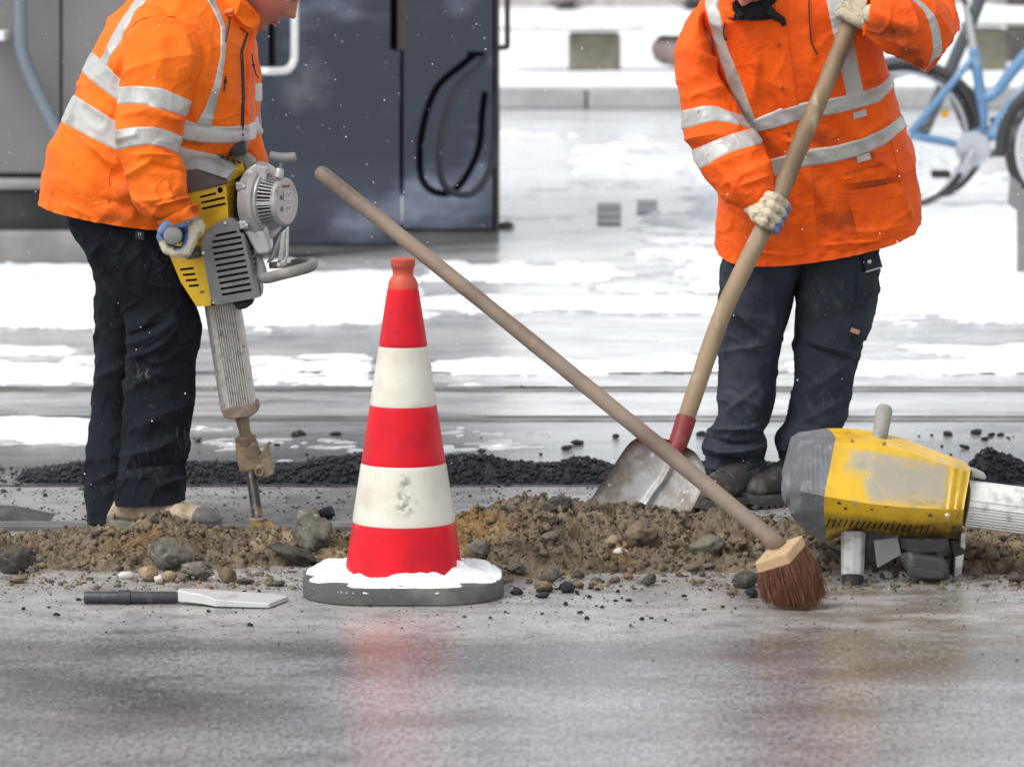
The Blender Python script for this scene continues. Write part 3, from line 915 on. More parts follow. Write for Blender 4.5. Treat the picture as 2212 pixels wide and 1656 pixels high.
# strip of black broken asphalt
TOP = np.array([(-200, 1046), (20, 1046), (90, 1012), (165, 993), (240, 1000), (380, 1004), (520, 1000), (640, 1003), (760, 985), (900, 985), (1000, 982), (1060, 986), (1110, 1000), (1240, 994), (1320, 1004), (1500, 1000), (1640, 992), (1700, 1010), (1900, 1040), (2080, 1040), (2106, 1010), (2140, 976), (2190, 990), (2230, 1004), (2400, 1010)], float)
Y1 = float(G(1106, 1048)[1]); Y2 = Y1 + 0.42; YCB = Y1 + 0.16
HT = np.array([max(0.0, P(1106, v, YCB)[2]) for v in TOP[:, 1]])
def strip_z(x, y):
    h = np.interp(CX + x / YCB * FPX, TOP[:, 0], HT)
    pr = sm(Y1 - 0.02, YCB, y) * (1 - sm(YCB, Y2, y))
    return h * pr * (0.85 + 0.4 * vn(np.stack([x * 9, y * 9, 0 * x], -1)))
xs = np.linspace(-1.9, 1.9, 330); ys = np.linspace(Y1 - 0.03, Y2 + 0.02, 50)
X, Y = np.meshgrid(xs, ys, indexing='ij')
Zs = strip_z(X, Y); Zs = np.where(Zs > 0.003, Zs + 0.006 * fbm(np.stack([X * 60, Y * 60, 0 * X], -1), 2), -0.004)
F = grid(len(xs), len(ys)); V = np.stack([X, Y, Zs], -1).reshape(-1, 3); keep = (V[F][:, :, 2] > -0.003).any(1)
F = F[keep]; used = np.unique(F); rm = np.zeros(len(V), int); rm[used] = np.arange(len(used))
tag(build("asphalt_bed", V[used], rm[F], M_TAR), "long strip of black broken asphalt across the road behind the workers", "asphalt strip", kind="stuff")
def on_strip(i):
    x = rng.uniform(-1.85, 1.85); y = Y1 - 0.02 + 0.44 * rng.random()
    z = float(strip_z(np.array(x), np.array(y)))
    if z < 0.004 and rng.random() < 0.9:
        return None
    return (x, y, z + 0.003)
scatter("asphalt_chips", 17000, on_strip, lambda i: 0.0022 + 0.0070 * rng.random() ** 2.6, ICO, [M_TAR, M_TAR, M_TAR, M_TAR, M_TAR, M_TAR, M_TAR, M_TAR, M_TAR], "loose black asphalt chips on the strip", "asphalt chips")

# dark rubber mat at the left edge, beside the rail
xs = np.linspace(-1, 1, 60); ys = np.linspace(-1, 1, 24)
X, Y = np.meshgrid(xs, ys, indexing='ij')
g = G(-60, 1136); kx = PX(g[1])
Z = 34 * kx * np.clip(1 - X ** 2, 0, 1) ** 0.8 * np.clip(1 - Y ** 2, 0, 1) ** 0.6 * (1 + 0.25 * vn(np.stack([X * 4, Y * 2, 0 * X], -1))) - 0.002
o = build("rubber_mat", np.stack([g[0] + 165 * kx * X, g[1] + 0.13 + 0.12 * Y, Z], -1).reshape(-1, 3), grid(60, 24), plain("wet_dark_rubber", (0.045, 0.042, 0.036), 0.35, dirt=(0.09, 0.08, 0.065), dlo=0.45, dhi=0.7, dscale=20, bump=0.003, bscale=50), None, loc=(g[0], g[1] + 0.13, 0))
tag(o, "dark wet rubber mat humped beside the near rail at the left edge", "mat")
# ------------------------------------------------------------------ background: cabin with dark glossy panels
M_CAB = plain("grey_brown_steel", (0.165, 0.155, 0.15), 0.45, 0.2, dirt=(0.21, 0.20, 0.195), dlo=0.4, dhi=0.75, dscale=1.2)
M_CABL = plain("pale_grey_steel", (0.25, 0.245, 0.24), 0.5, 0.1, dirt=(0.18, 0.17, 0.165), dlo=0.45, dhi=0.7, dscale=2.5)
M_SKIRT = plain("dark_skirt", (0.035, 0.033, 0.032), 0.6, dirt=(0.07, 0.065, 0.06), dlo=0.45, dhi=0.7, dscale=3)
M_PLN = plain("grey_concrete", (0.20, 0.195, 0.19), 0.75, dirt=(0.30, 0.29, 0.28), dlo=0.45, dhi=0.7, dscale=3)
M_GLOSS = (lambda m: (m.patch((0.19, 0.21, 0.265), 1.5, 0.50, 0.70, detail=4, stretch=(0.22, 1, 2.0)), m.rough(m.noise(2.2, 4), 0.04, 0.12), m.bump(m.noise(1.2, 2, stretch=(0.4, 1, 1.6)), 0.010, 0.06), m.done())[3])(Mat("dark_glossy_panel", (0.058, 0.066, 0.086), 0.12, 0.95))  # paler streaks put into the colour stand for reflected bands
M_PIPE = plain("blue_grey_pipe", (0.17, 0.20, 0.235), 0.42, 0.3)
M_WHT = plain("white_rail", (0.72, 0.72, 0.70), 0.4)
M_BRACK = plain("dark_brown_pipe", (0.045, 0.032, 0.028), 0.5)
YB = float(G(1106, 566)[1])
def WB(x, y, out=0.0):
    """on the panel wall: it turns away a little to the right"""
    return P(x, y, YB + 1.15 * max(0.0, (x - 555)) / 520.0 - out)
cab = thing("machine_cabin", P(600, 560, YB), "grey and dark glossy machine cabin with pipes standing behind the left worker", "cabin")
def slab(nm, x0, x1, y0, y1, mt, out=0.0, thick=0.12, bevel=0.01, par=None):
    mm = M(); V, F = prism([WB(x0, y0, out), WB(x1, y0, out), WB(x1, y1, out), WB(x0, y1, out)], thick); mm.add(V, F)
    return mm.build(nm, mt, par or cab, bevel=bevel)
slab("wall_panel", -620, 130, -900, 376, M_CAB, 0.02); slab("wall_panel", 134, 552, -900, 376, M_CAB, 0.02)
slab("ledge", -620, 552, 386, 411, M_CABL, 0.07, 0.2, 0.02)
slab("skirt", -620, 552, 412, 506, M_SKIRT, -0.10, 0.3)
slab("plinth", -620, 552, 500, 574, M_PLN, 0.05, 0.5, 0.02)
d1 = slab("glossy_panel", 557, 866, -900, 530, M_GLOSS, 0.0, 0.06)
d2 = slab("glossy_panel", 870, 1074, -900, 497, M_GLOSS, 0.0, 0.06)
slab("panel_edge", 1070, 1079, -900, 500, M_BRACK, 0.015, 0.12, 0.005)
slab("panel_edge", 552, 558, -900, 545, M_SKIRT, 0.03, 0.12, 0.005)
slab("plinth", 560, 1078, 498, 552, M_PLN, -0.06, 0.5, 0.02)
mm = M()                                                                        # body behind the panels
a, b = WB(-620, 560, -0.14), WB(1074, 550, -0.14)
V = [(a[0], a[1], 0.25), (WB(552, 500)[0], a[1], 0.25), (b[0], b[1], 0.25), (b[0], b[1] + 2.4, 0.25), (a[0], b[1] + 2.4, 0.25)]
V = V + [(v[0], v[1], 3.3) for v in V]
mm.add(V, [(4, 3, 2, 1, 0), (5, 6, 7, 8, 9)] + [(i, (i + 1) % 5, (i + 1) % 5 + 5, i + 5) for i in range(5)]); mm.build("body", M_CAB, cab)
r = 14 * PX(YB)
mm = M(); mm.add(*tube(smooth_path([WB(42, -900, .18), WB(42, -300, .18), WB(44, 40, .18), WB(50, 120, .18), WB(82, 200, .18), WB(122, 280, .18), WB(170, 372, .18), WB(200, 470, .18)], 50), r, 14)); mm.build("drain_pipe", M_PIPE, cab, True)
mm = M(); mm.add(*box_axes(WB(-10, 77, 0.10), (26 * PX(YB), 0, 0), (0, 0.10, 0), (0, 0, 10 * PX(YB)))); mm.build("pipe_clamp", M_WHT, cab, bevel=0.01)
h = lambda pts, rr, nm, mt, par=cab: M().add(*tube(smooth_path(pts, 48), rr, 12)).build(nm, mt, par, True)
rr = 8.5 * PX(YB)
h([WB(636, -400, .10), WB(636, -100, .10), WB(636, 100, .10), WB(634, 132, .10), WB(622, 150, .10), WB(600, 154, .10), WB(575, 154, .10), WB(560, 154, .02)], rr, "grab_handle", M_WHT)
h([WB(598, -300, .03), WB(598, 60, .03), WB(598, 138, .03)], 5 * PX(YB), "handle_shadow", M_SKIRT)  # dark rod put where the grab handle's shadow falls
h([WB(1096, -400, .02), WB(1096, 0, .02), WB(1096, 90, .02), WB(1095, 101, .02), WB(1086, 103, .02), WB(1070, 103, .0)], 6.5 * PX(YB), "mirror_bracket", M_BRACK)
slab("panel_bar", 858, 876, -900, 110, M_BRACK, 0.04, 0.06, 0.01)
reflection = thing("mirrored_loop", WB(1000, 420, 0.1), "dark looped tube standing in for a mirror image on the dark glossy panel", "reflection")  # solid loop added in place of what the glossy panel only mirrors
h([WB(1050, 120, .06), WB(1040, 140, .09), WB(985, 195, .10), WB(955, 290, .10), WB(952, 375, .10), WB(972, 412, .10), WB(1015, 420, .10), WB(1050, 385, .10), WB(1070, 320, .08), WB(1072, 250, .07), WB(1070, 200, .05)], 8 * PX(YB), "loop_tube", plain("grey_blue_loop", (0.022, 0.025, 0.032), 0.6), reflection)
mm = M(); mm.add(*cyl(WB(1053, 118, 0.0), WB(1053, 118, 0.10), 0.012, n=12)); mm.build("loop_holder", M_BRACK, reflection)  # peg added along with the stand-in loop

# ------------------------------------------------------------------ far stone bench, boulder, wall, tree
M_OLV = stone_mat("olive_stone", (0.20, 0.185, 0.145), (0.13, 0.12, 0.095), (0.27, 0.25, 0.21), 0.85, 5)
M_BLD = stone_mat("red_brown_boulder", (0.23, 0.175, 0.165), (0.15, 0.11, 0.10), (0.31, 0.26, 0.25), 0.85, 5)
M_BARK = stone_mat("bark", (0.085, 0.075, 0.065), (0.045, 0.04, 0.035), (0.14, 0.13, 0.10), 0.9, 6)
M_FAR = stone_mat("far_wall_stone", (0.42, 0.40, 0.39), (0.28, 0.26, 0.26), (0.55, 0.54, 0.54), 0.85, 2)
YS = YK + 2.9
SC = PX(YS)
def lump_slab(x0, x1, y0, y1, nm, par, dep=0.5, off=0.0):
    """rounded lump of lying snow"""
    a, b = P(x0, y0, YS), P(x1, y1, YS)
    u = np.linspace(0, 1, 40); v = np.linspace(0, 1, 12)
    U, Vv = np.meshgrid(u, v, indexing='ij')
    e = np.minimum(1, np.minimum(U, 1 - U) * 14) * np.minimum(1, np.minimum(Vv, 1 - Vv) * 5)
    Zt = b[2] + (a[2] - b[2]) * e ** 0.5 * (0.85 + 0.25 * vn(np.stack([U * 9, Vv * 3, 0 * U + x0], -1)))
    W = np.stack([a[0] + (b[0] - a[0]) * U, YS - 0.12 + off + dep * Vv, Zt], -1).reshape(-1, 3)
    return build(nm, W, grid(40, 12), M_SNOW, par)
bench = thing("stone_bench", P(1286, 152, YS), "snow covered stone bench on a single olive grey block behind the road", "bench")
mm = M(); mm.add(*prism([P(1229, 72, YS), P(1341, 72, YS), P(1341, 165, YS), P(1229, 165, YS)], 0.42)); mm.build("block", M_OLV, bench, bevel=0.03)
mm = M(); mm.add(*prism([P(1060, 58, YS - .06), P(1392, 58, YS - .06), P(1392, 66, YS - .06), P(1060, 66, YS - .06)], 0.6)); mm.build("seat_slab", M_PALE, bench, bevel=0.02)
sn = lump_slab(1058, 1395, 36, 59, "snow_layer", bench, 0.62)
bench2 = thing("stone_bench", P(2140, 150, YS), "snow covered stone bench on an olive block behind the blue bicycle", "bench")
mm = M(); mm.add(*prism([P(2102, 62, YS), P(2176, 62, YS), P(2176, 165, YS), P(2102, 165, YS)], 0.42)); mm.build("block", M_OLV, bench2, bevel=0.03)
mm = M(); mm.add(*prism([P(1985, 46, YS - .06), P(2320, 46, YS - .06), P(2320, 56, YS - .06), P(1985, 56, YS - .06)], 0.6)); mm.build("seat_slab", M_PALE, bench2, bevel=0.02)
lump_slab(1983, 2322, 12, 47, "snow_layer", bench2, 0.62)
Wr, Fr = rock_mesh(11, 4, 0.5, 0.9)
c = P(1470, 100, YS)
bld = thing("boulder", P(1470, 150, YS), "red brown boulder under a thick cap of snow beside the stone bench", "boulder")
build("rock", Wr * np.array([66, 60, 58]) * SC + c, Fr, M_BLD, bld)
Wc = Wr * np.array([64, 66, 50]) * SC * 1.04; 
cap = Wr * np.array([70, 64, 62]) * SC + c + np.array([0, 0, 26 * SC]); keep = (Wr[:, 2][Fr].mean(1) > -0.02)
build("snow_layer", cap, Fr[keep], M_SNOW, bld)
YW = YS + 22
wl = thing("far_wall", P(1106, 20, YW), "long grey stone wall far behind the snow, along the top of the picture", "wall")
zb, zt = P(0, 34, YW)[2], P(0, 2, YW)[2] + 0.9
base0 = None
for k in range(-10, 13):
    if base0 is None:
        mm = M(); mm.add(*box_axes((0, YW + 0.25, (zb + zt) / 2 - 0.1), (0.99, 0, 0), (0, 0.2, 0), (0, 0, (zt - zb) / 2 + 0.1)))
        base0 = mm.build("wall_block", M_FAR, wl, bevel=0.03); o = base0
    else:
        o = base0.copy(); COL.objects.link(o); o.parent = wl
    o.location = (k * 2.0, 0.12 * (k % 3 == 0), 0)
mm = M(); mm.add(*box_axes((2, YW + 0.25, zt + 0.08), (26, 0, 0), (0, 0.4, 0), (0, 0, 0.08))); mm.build("snow_layer", M_SNOW, wl, bevel=0.05)
for x, wpx, lab in ((1500, 60, "dark leafless bush before the far wall near the boulder"), (1225, 40, "dark leafless bush before the far wall above the bench")):
    t = thing("bush", P(x, 30, YW - 2), lab, "bush")
    mm = M(); c0 = np.array(P(x, 32, YW - 2)); s = PX(YW) * wpx
    for i in range(70):
        a = random.uniform(0, 6.28); e = random.uniform(0.5, 1.4)
        d = np.array([math.cos(a) * math.cos(e), math.sin(a) * math.cos(e), math.sin(e)])
        L = s * random.uniform(0.6, 1.2)
        k1 = c0 + d * L * 0.5 + np.array([random.gauss(0, .03), 0, 0])
        mm.add(*tube([c0, k1, c0 + d * L + np.array([random.gauss(0, .1), random.gauss(0, .1), 0])], [0.012, 0.008, 0.003], 4))
    mm.build("twigs", M_BARK, t)
YT = YS + 2.2
tr = thing("tree", P(2215, 130, YT), "dark grey tree trunk standing in snow at the top right corner", "tree")
r = 46 * PX(YT)
c0 = P(2215, 150, YT)
mm = M(); V, F = tube(smooth_path([c0 + np.array([0, 0, -.1]), c0 + np.array([0.02, 0, 0.5]), c0 + np.array([0.0, 0, 1.6]), c0 + np.array([0.05, 0, 3.2]), c0 + np.array([0.1, 0.1, 5.0])], 60), np.interp(np.linspace(0, 1, 60), [0, .06, .4, 1], [r * 1.25, r * 1.02, r * 0.95, r * 0.75]), 40)
V = np.array(V); ax = np.array([c0[0], c0[1], 0]); q = V - ax
V[:, :2] += q[:, :2] * (0.07 * (1 - np.abs(fbm(np.stack([np.arctan2(q[:, 1], q[:, 0]) * 4, q[:, 2] * 1.1, 0 * q[:, 2]], -1), 3)) * 2.5))[:, None]
build("trunk", V, F, M_BARK, tr)
mm = M()
for i in range(9):
    a = i * 0.75; b0 = c0 + np.array([0.08, 0.05, 3.3 + 0.2 * i])
    d = np.array([math.cos(a), math.sin(a), 0.8])
    mm.add(*tube(smooth_path([b0, b0 + d * 0.8, b0 + d * 1.7 + np.array([0, 0, 0.5]), b0 + d * 2.6 + np.array([0.2, 0, 1.3])], 14), np.linspace(r * 0.35, r * 0.05, 14), 7))
mm.build("branches", M_BARK, tr, True)

# flat grey plates, darker than the slush round them
M_PLATE = plain("plate_grey", (0.30, 0.305, 0.31), 0.45, 0.1, dirt=(0.45, 0.45, 0.45), dlo=0.5, dhi=0.7, dscale=5)
for x0, x1, y0, y1, lab in ((1290, 1342, 440, 488, "larger dark plate lying flat in the grey slush behind the road"), (1376, 1420, 434, 462, "smaller dark plate lying flat in the grey slush, right of the larger")):
    t = thing("flat_plate", G((x0 + x1) / 2, (y0 + y1) / 2), lab, "cover")
    a, b, c_, d = G(x0, y1), G(x1, y1), G(x1, y0), G(x0, y0)
    for i in range(3):
        f0, f1 = i / 3 + 0.03, (i + 1) / 3 - 0.03
        q = [a + (d - a) * f0, b + (c_ - b) * f0, b + (c_ - b) * f1, a + (d - a) * f1]
        V = [p + np.array([0, 0, 0.004]) for p in q] + [p + np.array([0, 0, 0.009]) for p in q]
        M().add(V, [(3, 2, 1, 0), (4, 5, 6, 7), (0, 1, 5, 4), (1, 2, 6, 5), (2, 3, 7, 6), (3, 0, 4, 7)]).build("plate_strip", M_PLATE, t, bevel=0.004)
Wr, Fr = rock_mesh(71, 3, 1.2, 0.6); g = G(1092, 492)
tag(build("slush_lump", Wr * np.array([.055, .05, .03]) + g + np.array([0, 0, .015]), Fr, M_DARK, None, loc=g), "dirty dark lump of slush at the right foot of the glossy cabin", "slush lump")

# ------------------------------------------------------------------ bicycles
M_TYRE = plain("tyre", (0.030, 0.030, 0.033), 0.7, dirt=(0.22, 0.22, 0.23), dlo=0.46, dhi=0.7, dscale=9)
M_BLUE = plain("light_blue_enamel", (0.125, 0.26, 0.44), 0.35, dirt=(0.30, 0.42, 0.55), dlo=0.5, dhi=0.75, dscale=9)
M_CHR = plain("chrome", (0.6, 0.61, 0.63), 0.3, 0.8)
M_FRST = plain("frosted_metal", (0.50, 0.53, 0.56), 0.6, 0.1, dirt=(0.28, 0.30, 0.33), dlo=0.45, dhi=0.7, dscale=12)
M_RIMW = plain("pale_rim", (0.62, 0.60, 0.62), 0.4, 0.2)
M_REFL = plain("amber_reflector", (0.75, 0.36, 0.01), 0.3)
M_DGRN = plain("dark_grey_enamel", (0.09, 0.10, 0.105), 0.45)
def wheel(par, c, R, rim_mt, spokes=24, tw=0.018):
    c = np.asarray(c, float)
    t = np.linspace(0, 2 * math.pi, 73)[:-1]
    ring = lambda r, wd: (np.stack([c[0] + r * np.cos(t), c[1] + 0 * t, c[2] + r * np.sin(t)], -1))
    def torus(r, rad, sq=1.0):
        V, F, n = [], [], 10
        for i in range(72):
            for j in range(n):
                a = 2 * math.pi * j / n
                rr_ = r + rad * sq * math.cos(a)
                V.append((c[0] + rr_ * math.cos(t[i]), c[1] + rad * math.sin(a), c[2] + rr_ * math.sin(t[i])))
        for i in range(72):
            for j in range(n):
                F.append((i * n + j, i * n + (j + 1) % n, ((i + 1) % 72) * n + (j + 1) % n, ((i + 1) % 72) * n + j))
        return V, F
    ty = M().add(*torus(R - tw, tw)).build("tyre", M_TYRE, par, True)
    M().add(*torus(R - tw * 2.3, tw * 0.62, 1.1)).build("rim", rim_mt, par, True)
    mm = M()
    for k in range(spokes):
        a = 2 * math.pi * k / spokes; s = 0.03 if k % 2 else -0.03
        mm.add(*cyl(c + np.array([0.02 * math.cos(a + .6), s, 0.02 * math.sin(a + .6)]), c + np.array([(R - 2.4 * tw) * math.cos(a), 0, (R - 2.4 * tw) * math.sin(a)]), 0.0016, n=5))
    mm.build("spokes", M_CHR, par)
    M().add(*cyl(c + np.array([0, -.05, 0]), c + np.array([0, .05, 0]), 0.028, n=14)).build("hub", M_SKIRT, par, True)
YBK = float(G(1900, 452)[1])
B = lambda x, y, dy=0.0: P(x, y, YBK + dy)
k = PX(YBK)
bike = thing("bicycle", G(1950, 452), "light blue step-through bicycle standing in the snow behind the right worker", "bicycle")
wheel(bike, B(1948, 297), 157 * k, M_CHR)
bar = lambda pts, rr, nm, mt, par=bike, n=20: M().add(*tube(smooth_path(pts, n), rr * k, 10)).build(nm, mt, par, True)
bar([B(1966, 288, -.06), B(2040, 200, -.05), B(2108, 118, 0)], 8, "seat_stay", M_BLUE)
bar([B(1966, 288, .06), B(2040, 200, .05), B(2108, 118, 0)], 7, "seat_stay", M_BLUE)
bar([B(1966, 292, -.06), B(2040, 306, -.05), B(2096, 320, 0)], 9, "chain_stay", M_BLUE)
bar([B(2104, 105), B(2116, 190), B(2122, 260), B(2100, 318)], 12, "seat_tube", M_BLUE)
bar([B(2112, 215), B(2150, 200), B(2190, 150), B(2240, 95), B(2330, 10)], 13, "down_tube", M_BLUE)
bar([B(2140, 300), B(2165, 255), B(2210, 200), B(2300, 90), B(2345, 30)], 13, "down_tube", M_BLUE)
bar([B(2100, 318), B(2140, 296)], 10, "bottom_bracket", M_BLUE)
bar([B(2103, 110), B(2094, 60), B(2086, 10)], 8, "seat_post", M_CHR)
bar([B(2098, 30, .0), B(2075, -12, 0)], 5, "seat_clamp", M_SKIRT)
sd = M(); sd.add(*tube(smooth_path([B(2050, -22), B(2080, -18), B(2120, -20), B(2150, -26)], 16), np.interp(np.linspace(0, 1, 16), [0, .2, .7, 1], [20, 46, 24, 10]) * k, 12, flat=((0, 0, 1), 0.35))); sd.build("saddle", M_BLK, bike, True)
t = np.linspace(math.radians(-8), math.radians(172), 40); c0 = B(1948, 297)
for s0, s1, mt in ((math.radians(8), math.radians(75), M_SKIRT), (math.radians(75), math.radians(165), M_DGRN)):
    t = np.linspace(s0, s1, 30)
    M().add(*tube(np.stack([c0[0] + 166 * k * np.cos(t), c0[1] + 0 * t, c0[2] + 166 * k * np.sin(t)], -1), 0.026, 10, flat=((0, 1, 0), 1.3))).build("mudguard", mt, bike, True)
mm = M(); cr = B(2103, 322, -.06); mm.add(*cyl(cr, cr + np.array([0, .02, 0]), 38 * k, n=28)); mm.build("chain_guard", M_FRST, bike, True, auto=40)
mm = M(); mm.add(*prism([B(1966, 300, -.05), B(2100, 286, -.05), B(2106, 360, -.05), B(1980, 320, -.05)], 0.015)); 
bar([B(2103, 322, -.09), B(2088, 352, -.10), B(2076, 374, -.10)], 6, "crank", M_FRST)
bar([B(2103, 322, .06), B(2130, 290, .09), B(2146, 270, .10)], 6, "crank", M_FRST)
M().add(*box_axes(B(2032, 376, -.13), (20 * k, 0, 0), (0, .045, 0), (0, 0, 8 * k))).build("pedal", M_BLK, bike, bevel=0.008)
M().add(*box_axes(B(2160, 262, .13), (20 * k, 0, 0), (0, .045, 0), (0, 0, 8 * k))).build("pedal", M_BLK, bike, bevel=0.008)
M().add(*lathe([(0, 9 * k), (0.006, 9 * k), (0.009, 7 * k)], B(2041, 246, -.03), (0, -1, 0), 20)).build("reflector", M_REFL, bike, True, auto=40)
bike.children[-1].scale = (1, 1, 1)
fw = B(2408, 297); wheel(bike, fw, 157 * k, M_CHR)
bar([fw, B(2380, 160), B(2352, 40), B(2335, -60)], 8, "fork", M_BLUE)
bar([B(2335, -60), B(2328, -120), B(2300, -130), B(2270, -118)], 6, "handlebar", M_CHR)
# black diagonal stand-up frame of the parked bicycle behind
bk2 = thing("bicycle", G(2090, 440), "black bicycle parked behind the light blue one, its tubes partly seen", "bicycle")
B2 = lambda x, y, dy=0.7: P(x, y, YBK + dy)
k2 = PX(YBK + 0.7)
bar([B2(2128, -60), B2(2112, 10), B2(2070, 110), B2(2036, 190), B2(1992, 290)], 15, "frame_tube", M_DGRN, bk2)
wheel(bk2, B2(1985, 290), 150 * k2, M_CHR, 16)
wheel(bk2, B2(2420, 290), 150 * k2, M_CHR, 16)
bar([B2(2128, -40), B2(2250, 0), B2(2360, -30)], 10, "frame_tube", M_DGRN, bk2)
bar([B2(2360, -50), B2(2390, 120), B2(2420, 290)], 8, "fork", M_DGRN, bk2)
bar([B2(2050, 190), B2(2150, 330), B2(2360, 0)], 9, "frame_tube", M_DGRN, bk2)
# front wheel with a pale rim at the right edge, and the post it leans on
Y3 = YBK - 1.0
B3 = lambda x, y, dy=0.0: P(x, y, Y3 + dy)
k3 = PX(Y3)
bk3 = thing("bicycle", G(2330, 478), "bicycle with pale wheel rim cut by the right edge of the picture", "bicycle")
wheel(bk3, B3(2318, 322), 148 * k3, M_RIMW, 24, 0.028)
t = np.linspace(math.radians(60), math.radians(186), 36); c0 = B3(2318, 322)
M().add(*tube(np.stack([c0[0] + 156 * k3 * np.cos(t), c0[1] + 0 * t, c0[2] + 156 * k3 * np.sin(t)], -1), 0.03, 10)).build("mudguard", M_SKIRT, bk3, True)
b3 = lambda pts, rr, nm, mt: M().add(*tube(smooth_path(pts, 20), rr * k3, 10)).build(nm, mt, bk3, True)
b3([B3(2318, 322), B3(2345, 180), B3(2365, 60)], 8, "fork", M_SKIRT); b3([B3(2365, 70), B3(2480, 330), B3(2640, 322)], 11, "frame_tube", M_SKIRT)
b3([B3(2360, 90), B3(2480, 110), B3(2560, 100)], 10, "frame_tube", M_SKIRT); b3([B3(2480, 330), B3(2570, 60)], 9, "seat_tube", M_SKIRT)
b3([B3(2640, 322), B3(2550, 110)], 7, "seat_stay", M_SKIRT)
wheel(bk3, B3(2640, 322), 148 * k3, M_RIMW, 24, 0.028)
YP = float(G(2210, 600)[1])
post = thing("grey_post", G(2225, 600), "flat grey steel post in the snow at the right edge", "post")
M().add(*prism([P(2199, 410, YP), P(2250, 410, YP), P(2250, 604, YP), P(2199, 604, YP)], 0.05)).build("plate", M_GRY, post, bevel=0.006)
M().add(*prism([P(2184, 380, YP - .003), P(2206, 398, YP - .003), P(2216, 462, YP - .003), P(2202, 460, YP - .003), P(2178, 440, YP - .003)], 0.04)).build("bracket", M_GRY, post, bevel=0.006)
# ------------------------------------------------------------------ traffic cone
Z5 = zmap(700, 600, 1.8)
YCN = 10.06
cx = Z5(515, 0)[0]
def cz(y): return float(P(cx, Z5(0, y)[1], YCN)[2])
CC = P(cx, 1290, YCN); CC = np.array([CC[0], CC[1], 0])
kC = PX(YCN) / 1.8 / 1.1302
z0 = cz(1560)
cone = thing("traffic_cone", CC, "red and white banded traffic cone on a grey base in the middle of the road", "traffic cone")
M_CRED = (lambda m: (m.patch((0.46, 0.006, 0.016), 9, 0.42, 0.7, detail=6), m.patch((0.70, 0.16, 0.15), 26, 0.66, 0.84, detail=5), m.rough(m.noise(14), 0.32, 0.5), m.bump(m.noise(60, 3), 0.0008), m.done())[4])(Mat("red_reflective_film", (0.66, 0.003, 0.016), 0.42, spec=0.25))
M_CWHT = (lambda m: (m.patch((0.55, 0.505, 0.41), 8, 0.42, 0.7, detail=6), m.patch((0.26, 0.22, 0.165), 34, 0.66, 0.80, detail=6), m.mix((0.22, 0.195, 0.16), m.math('MULTIPLY', m.attr("dirt"), m.ramp(m.noise(70, 5, rough=0.7), 0.44, 0.60))), m.bump(m.noise(60, 3), 0.0006), m.done())[4])(Mat("cream_reflective_film", (0.69, 0.655, 0.565), 0.45))
M_CAPO = plain("orange_cap_plastic", (0.62, 0.085, 0.035), 0.55, dirt=(0.45, 0.07, 0.04), dlo=0.4, dhi=0.7, dscale=20)
M_BASE = plain("grey_rubber_base", (0.075, 0.078, 0.078), 0.75, dirt=(0.14, 0.135, 0.12), dlo=0.45, dhi=0.7, dscale=12, bump=0.0015, bscale=60)
rad = lambda y: (66 + (260 - 66) * (y - 183) / (1430 - 183)) * kC
zt = lambda y: cz(y) - CC[2]
shell = [(55, 50), (58, 54), (88, 54), (92, 52), (97, 47), (124, 45), (132, 47), (150, 60), (165, 65), (183, 67)]
V, F = lathe([(cz(y), r_ * kC) for y, r_ in shell[::-1]] , CC, (0, 0, 1), 64)
M().add(V, F).build("cap", M_CAPO, cone, True, auto=50)
V, F = lathe([(0.03, rad(1480)), (cz(1430), rad(1430)), (cz(183), rad(183))], CC, (0, 0, 1), 64)
M().add(V, F).build("cone_shell", M_CAPO, cone, True, auto=60)
def band(y0, y1, mt, nm, off):
    n, m_ = 96, 24
    ysx = np.linspace(y1, y0, m_)
    V, F = [], []
    for j, yy in enumerate(ysx):
        rr_ = rad(yy) + (off if 0 < j < m_ - 1 else off * 0.2)
        for i in range(n):
            a = 2 * math.pi * i / n
            V.append((CC[0] + rr_ * math.cos(a), CC[1] + rr_ * math.sin(a), cz(yy)))
    for j in range(m_ - 1):
        for i in range(n):
            F.append((j * n + i, j * n + (i + 1) % n, (j + 1) * n + (i + 1) % n, (j + 1) * n + i))
    V = np.array(V)
    px, py = proj(V)
    d = np.zeros(len(V))
    if nm == "white_band" and y0 > 800:
        for (zx, zy, rx, ry) in ((520, 1040, 22, 30), (515, 1100, 34, 26), (520, 1150, 40, 34), (560, 1120, 16, 12)):
            qx, qy = Z5(zx, zy)
            d = np.maximum(d, np.exp(-(((px - qx) / (rx * .49)) ** 2 + ((py - qy) / (ry * .49)) ** 2)))
        d = np.where(V[:, 1] < CC[1], d, 0)
    build(nm, V, F, mt, cone, True, attrs={"dirt": d})
band(186, 438, M_CRED, "red_band", 0.0012)
band(439, 696, M_CWHT, "white_band", 0.0016)
band(697, 950, M_CRED, "red_band", 0.0012)
band(951, 1208, M_CWHT, "white_band", 0.0016)
band(1209, 1470, M_CRED, "red_band", 0.0012)
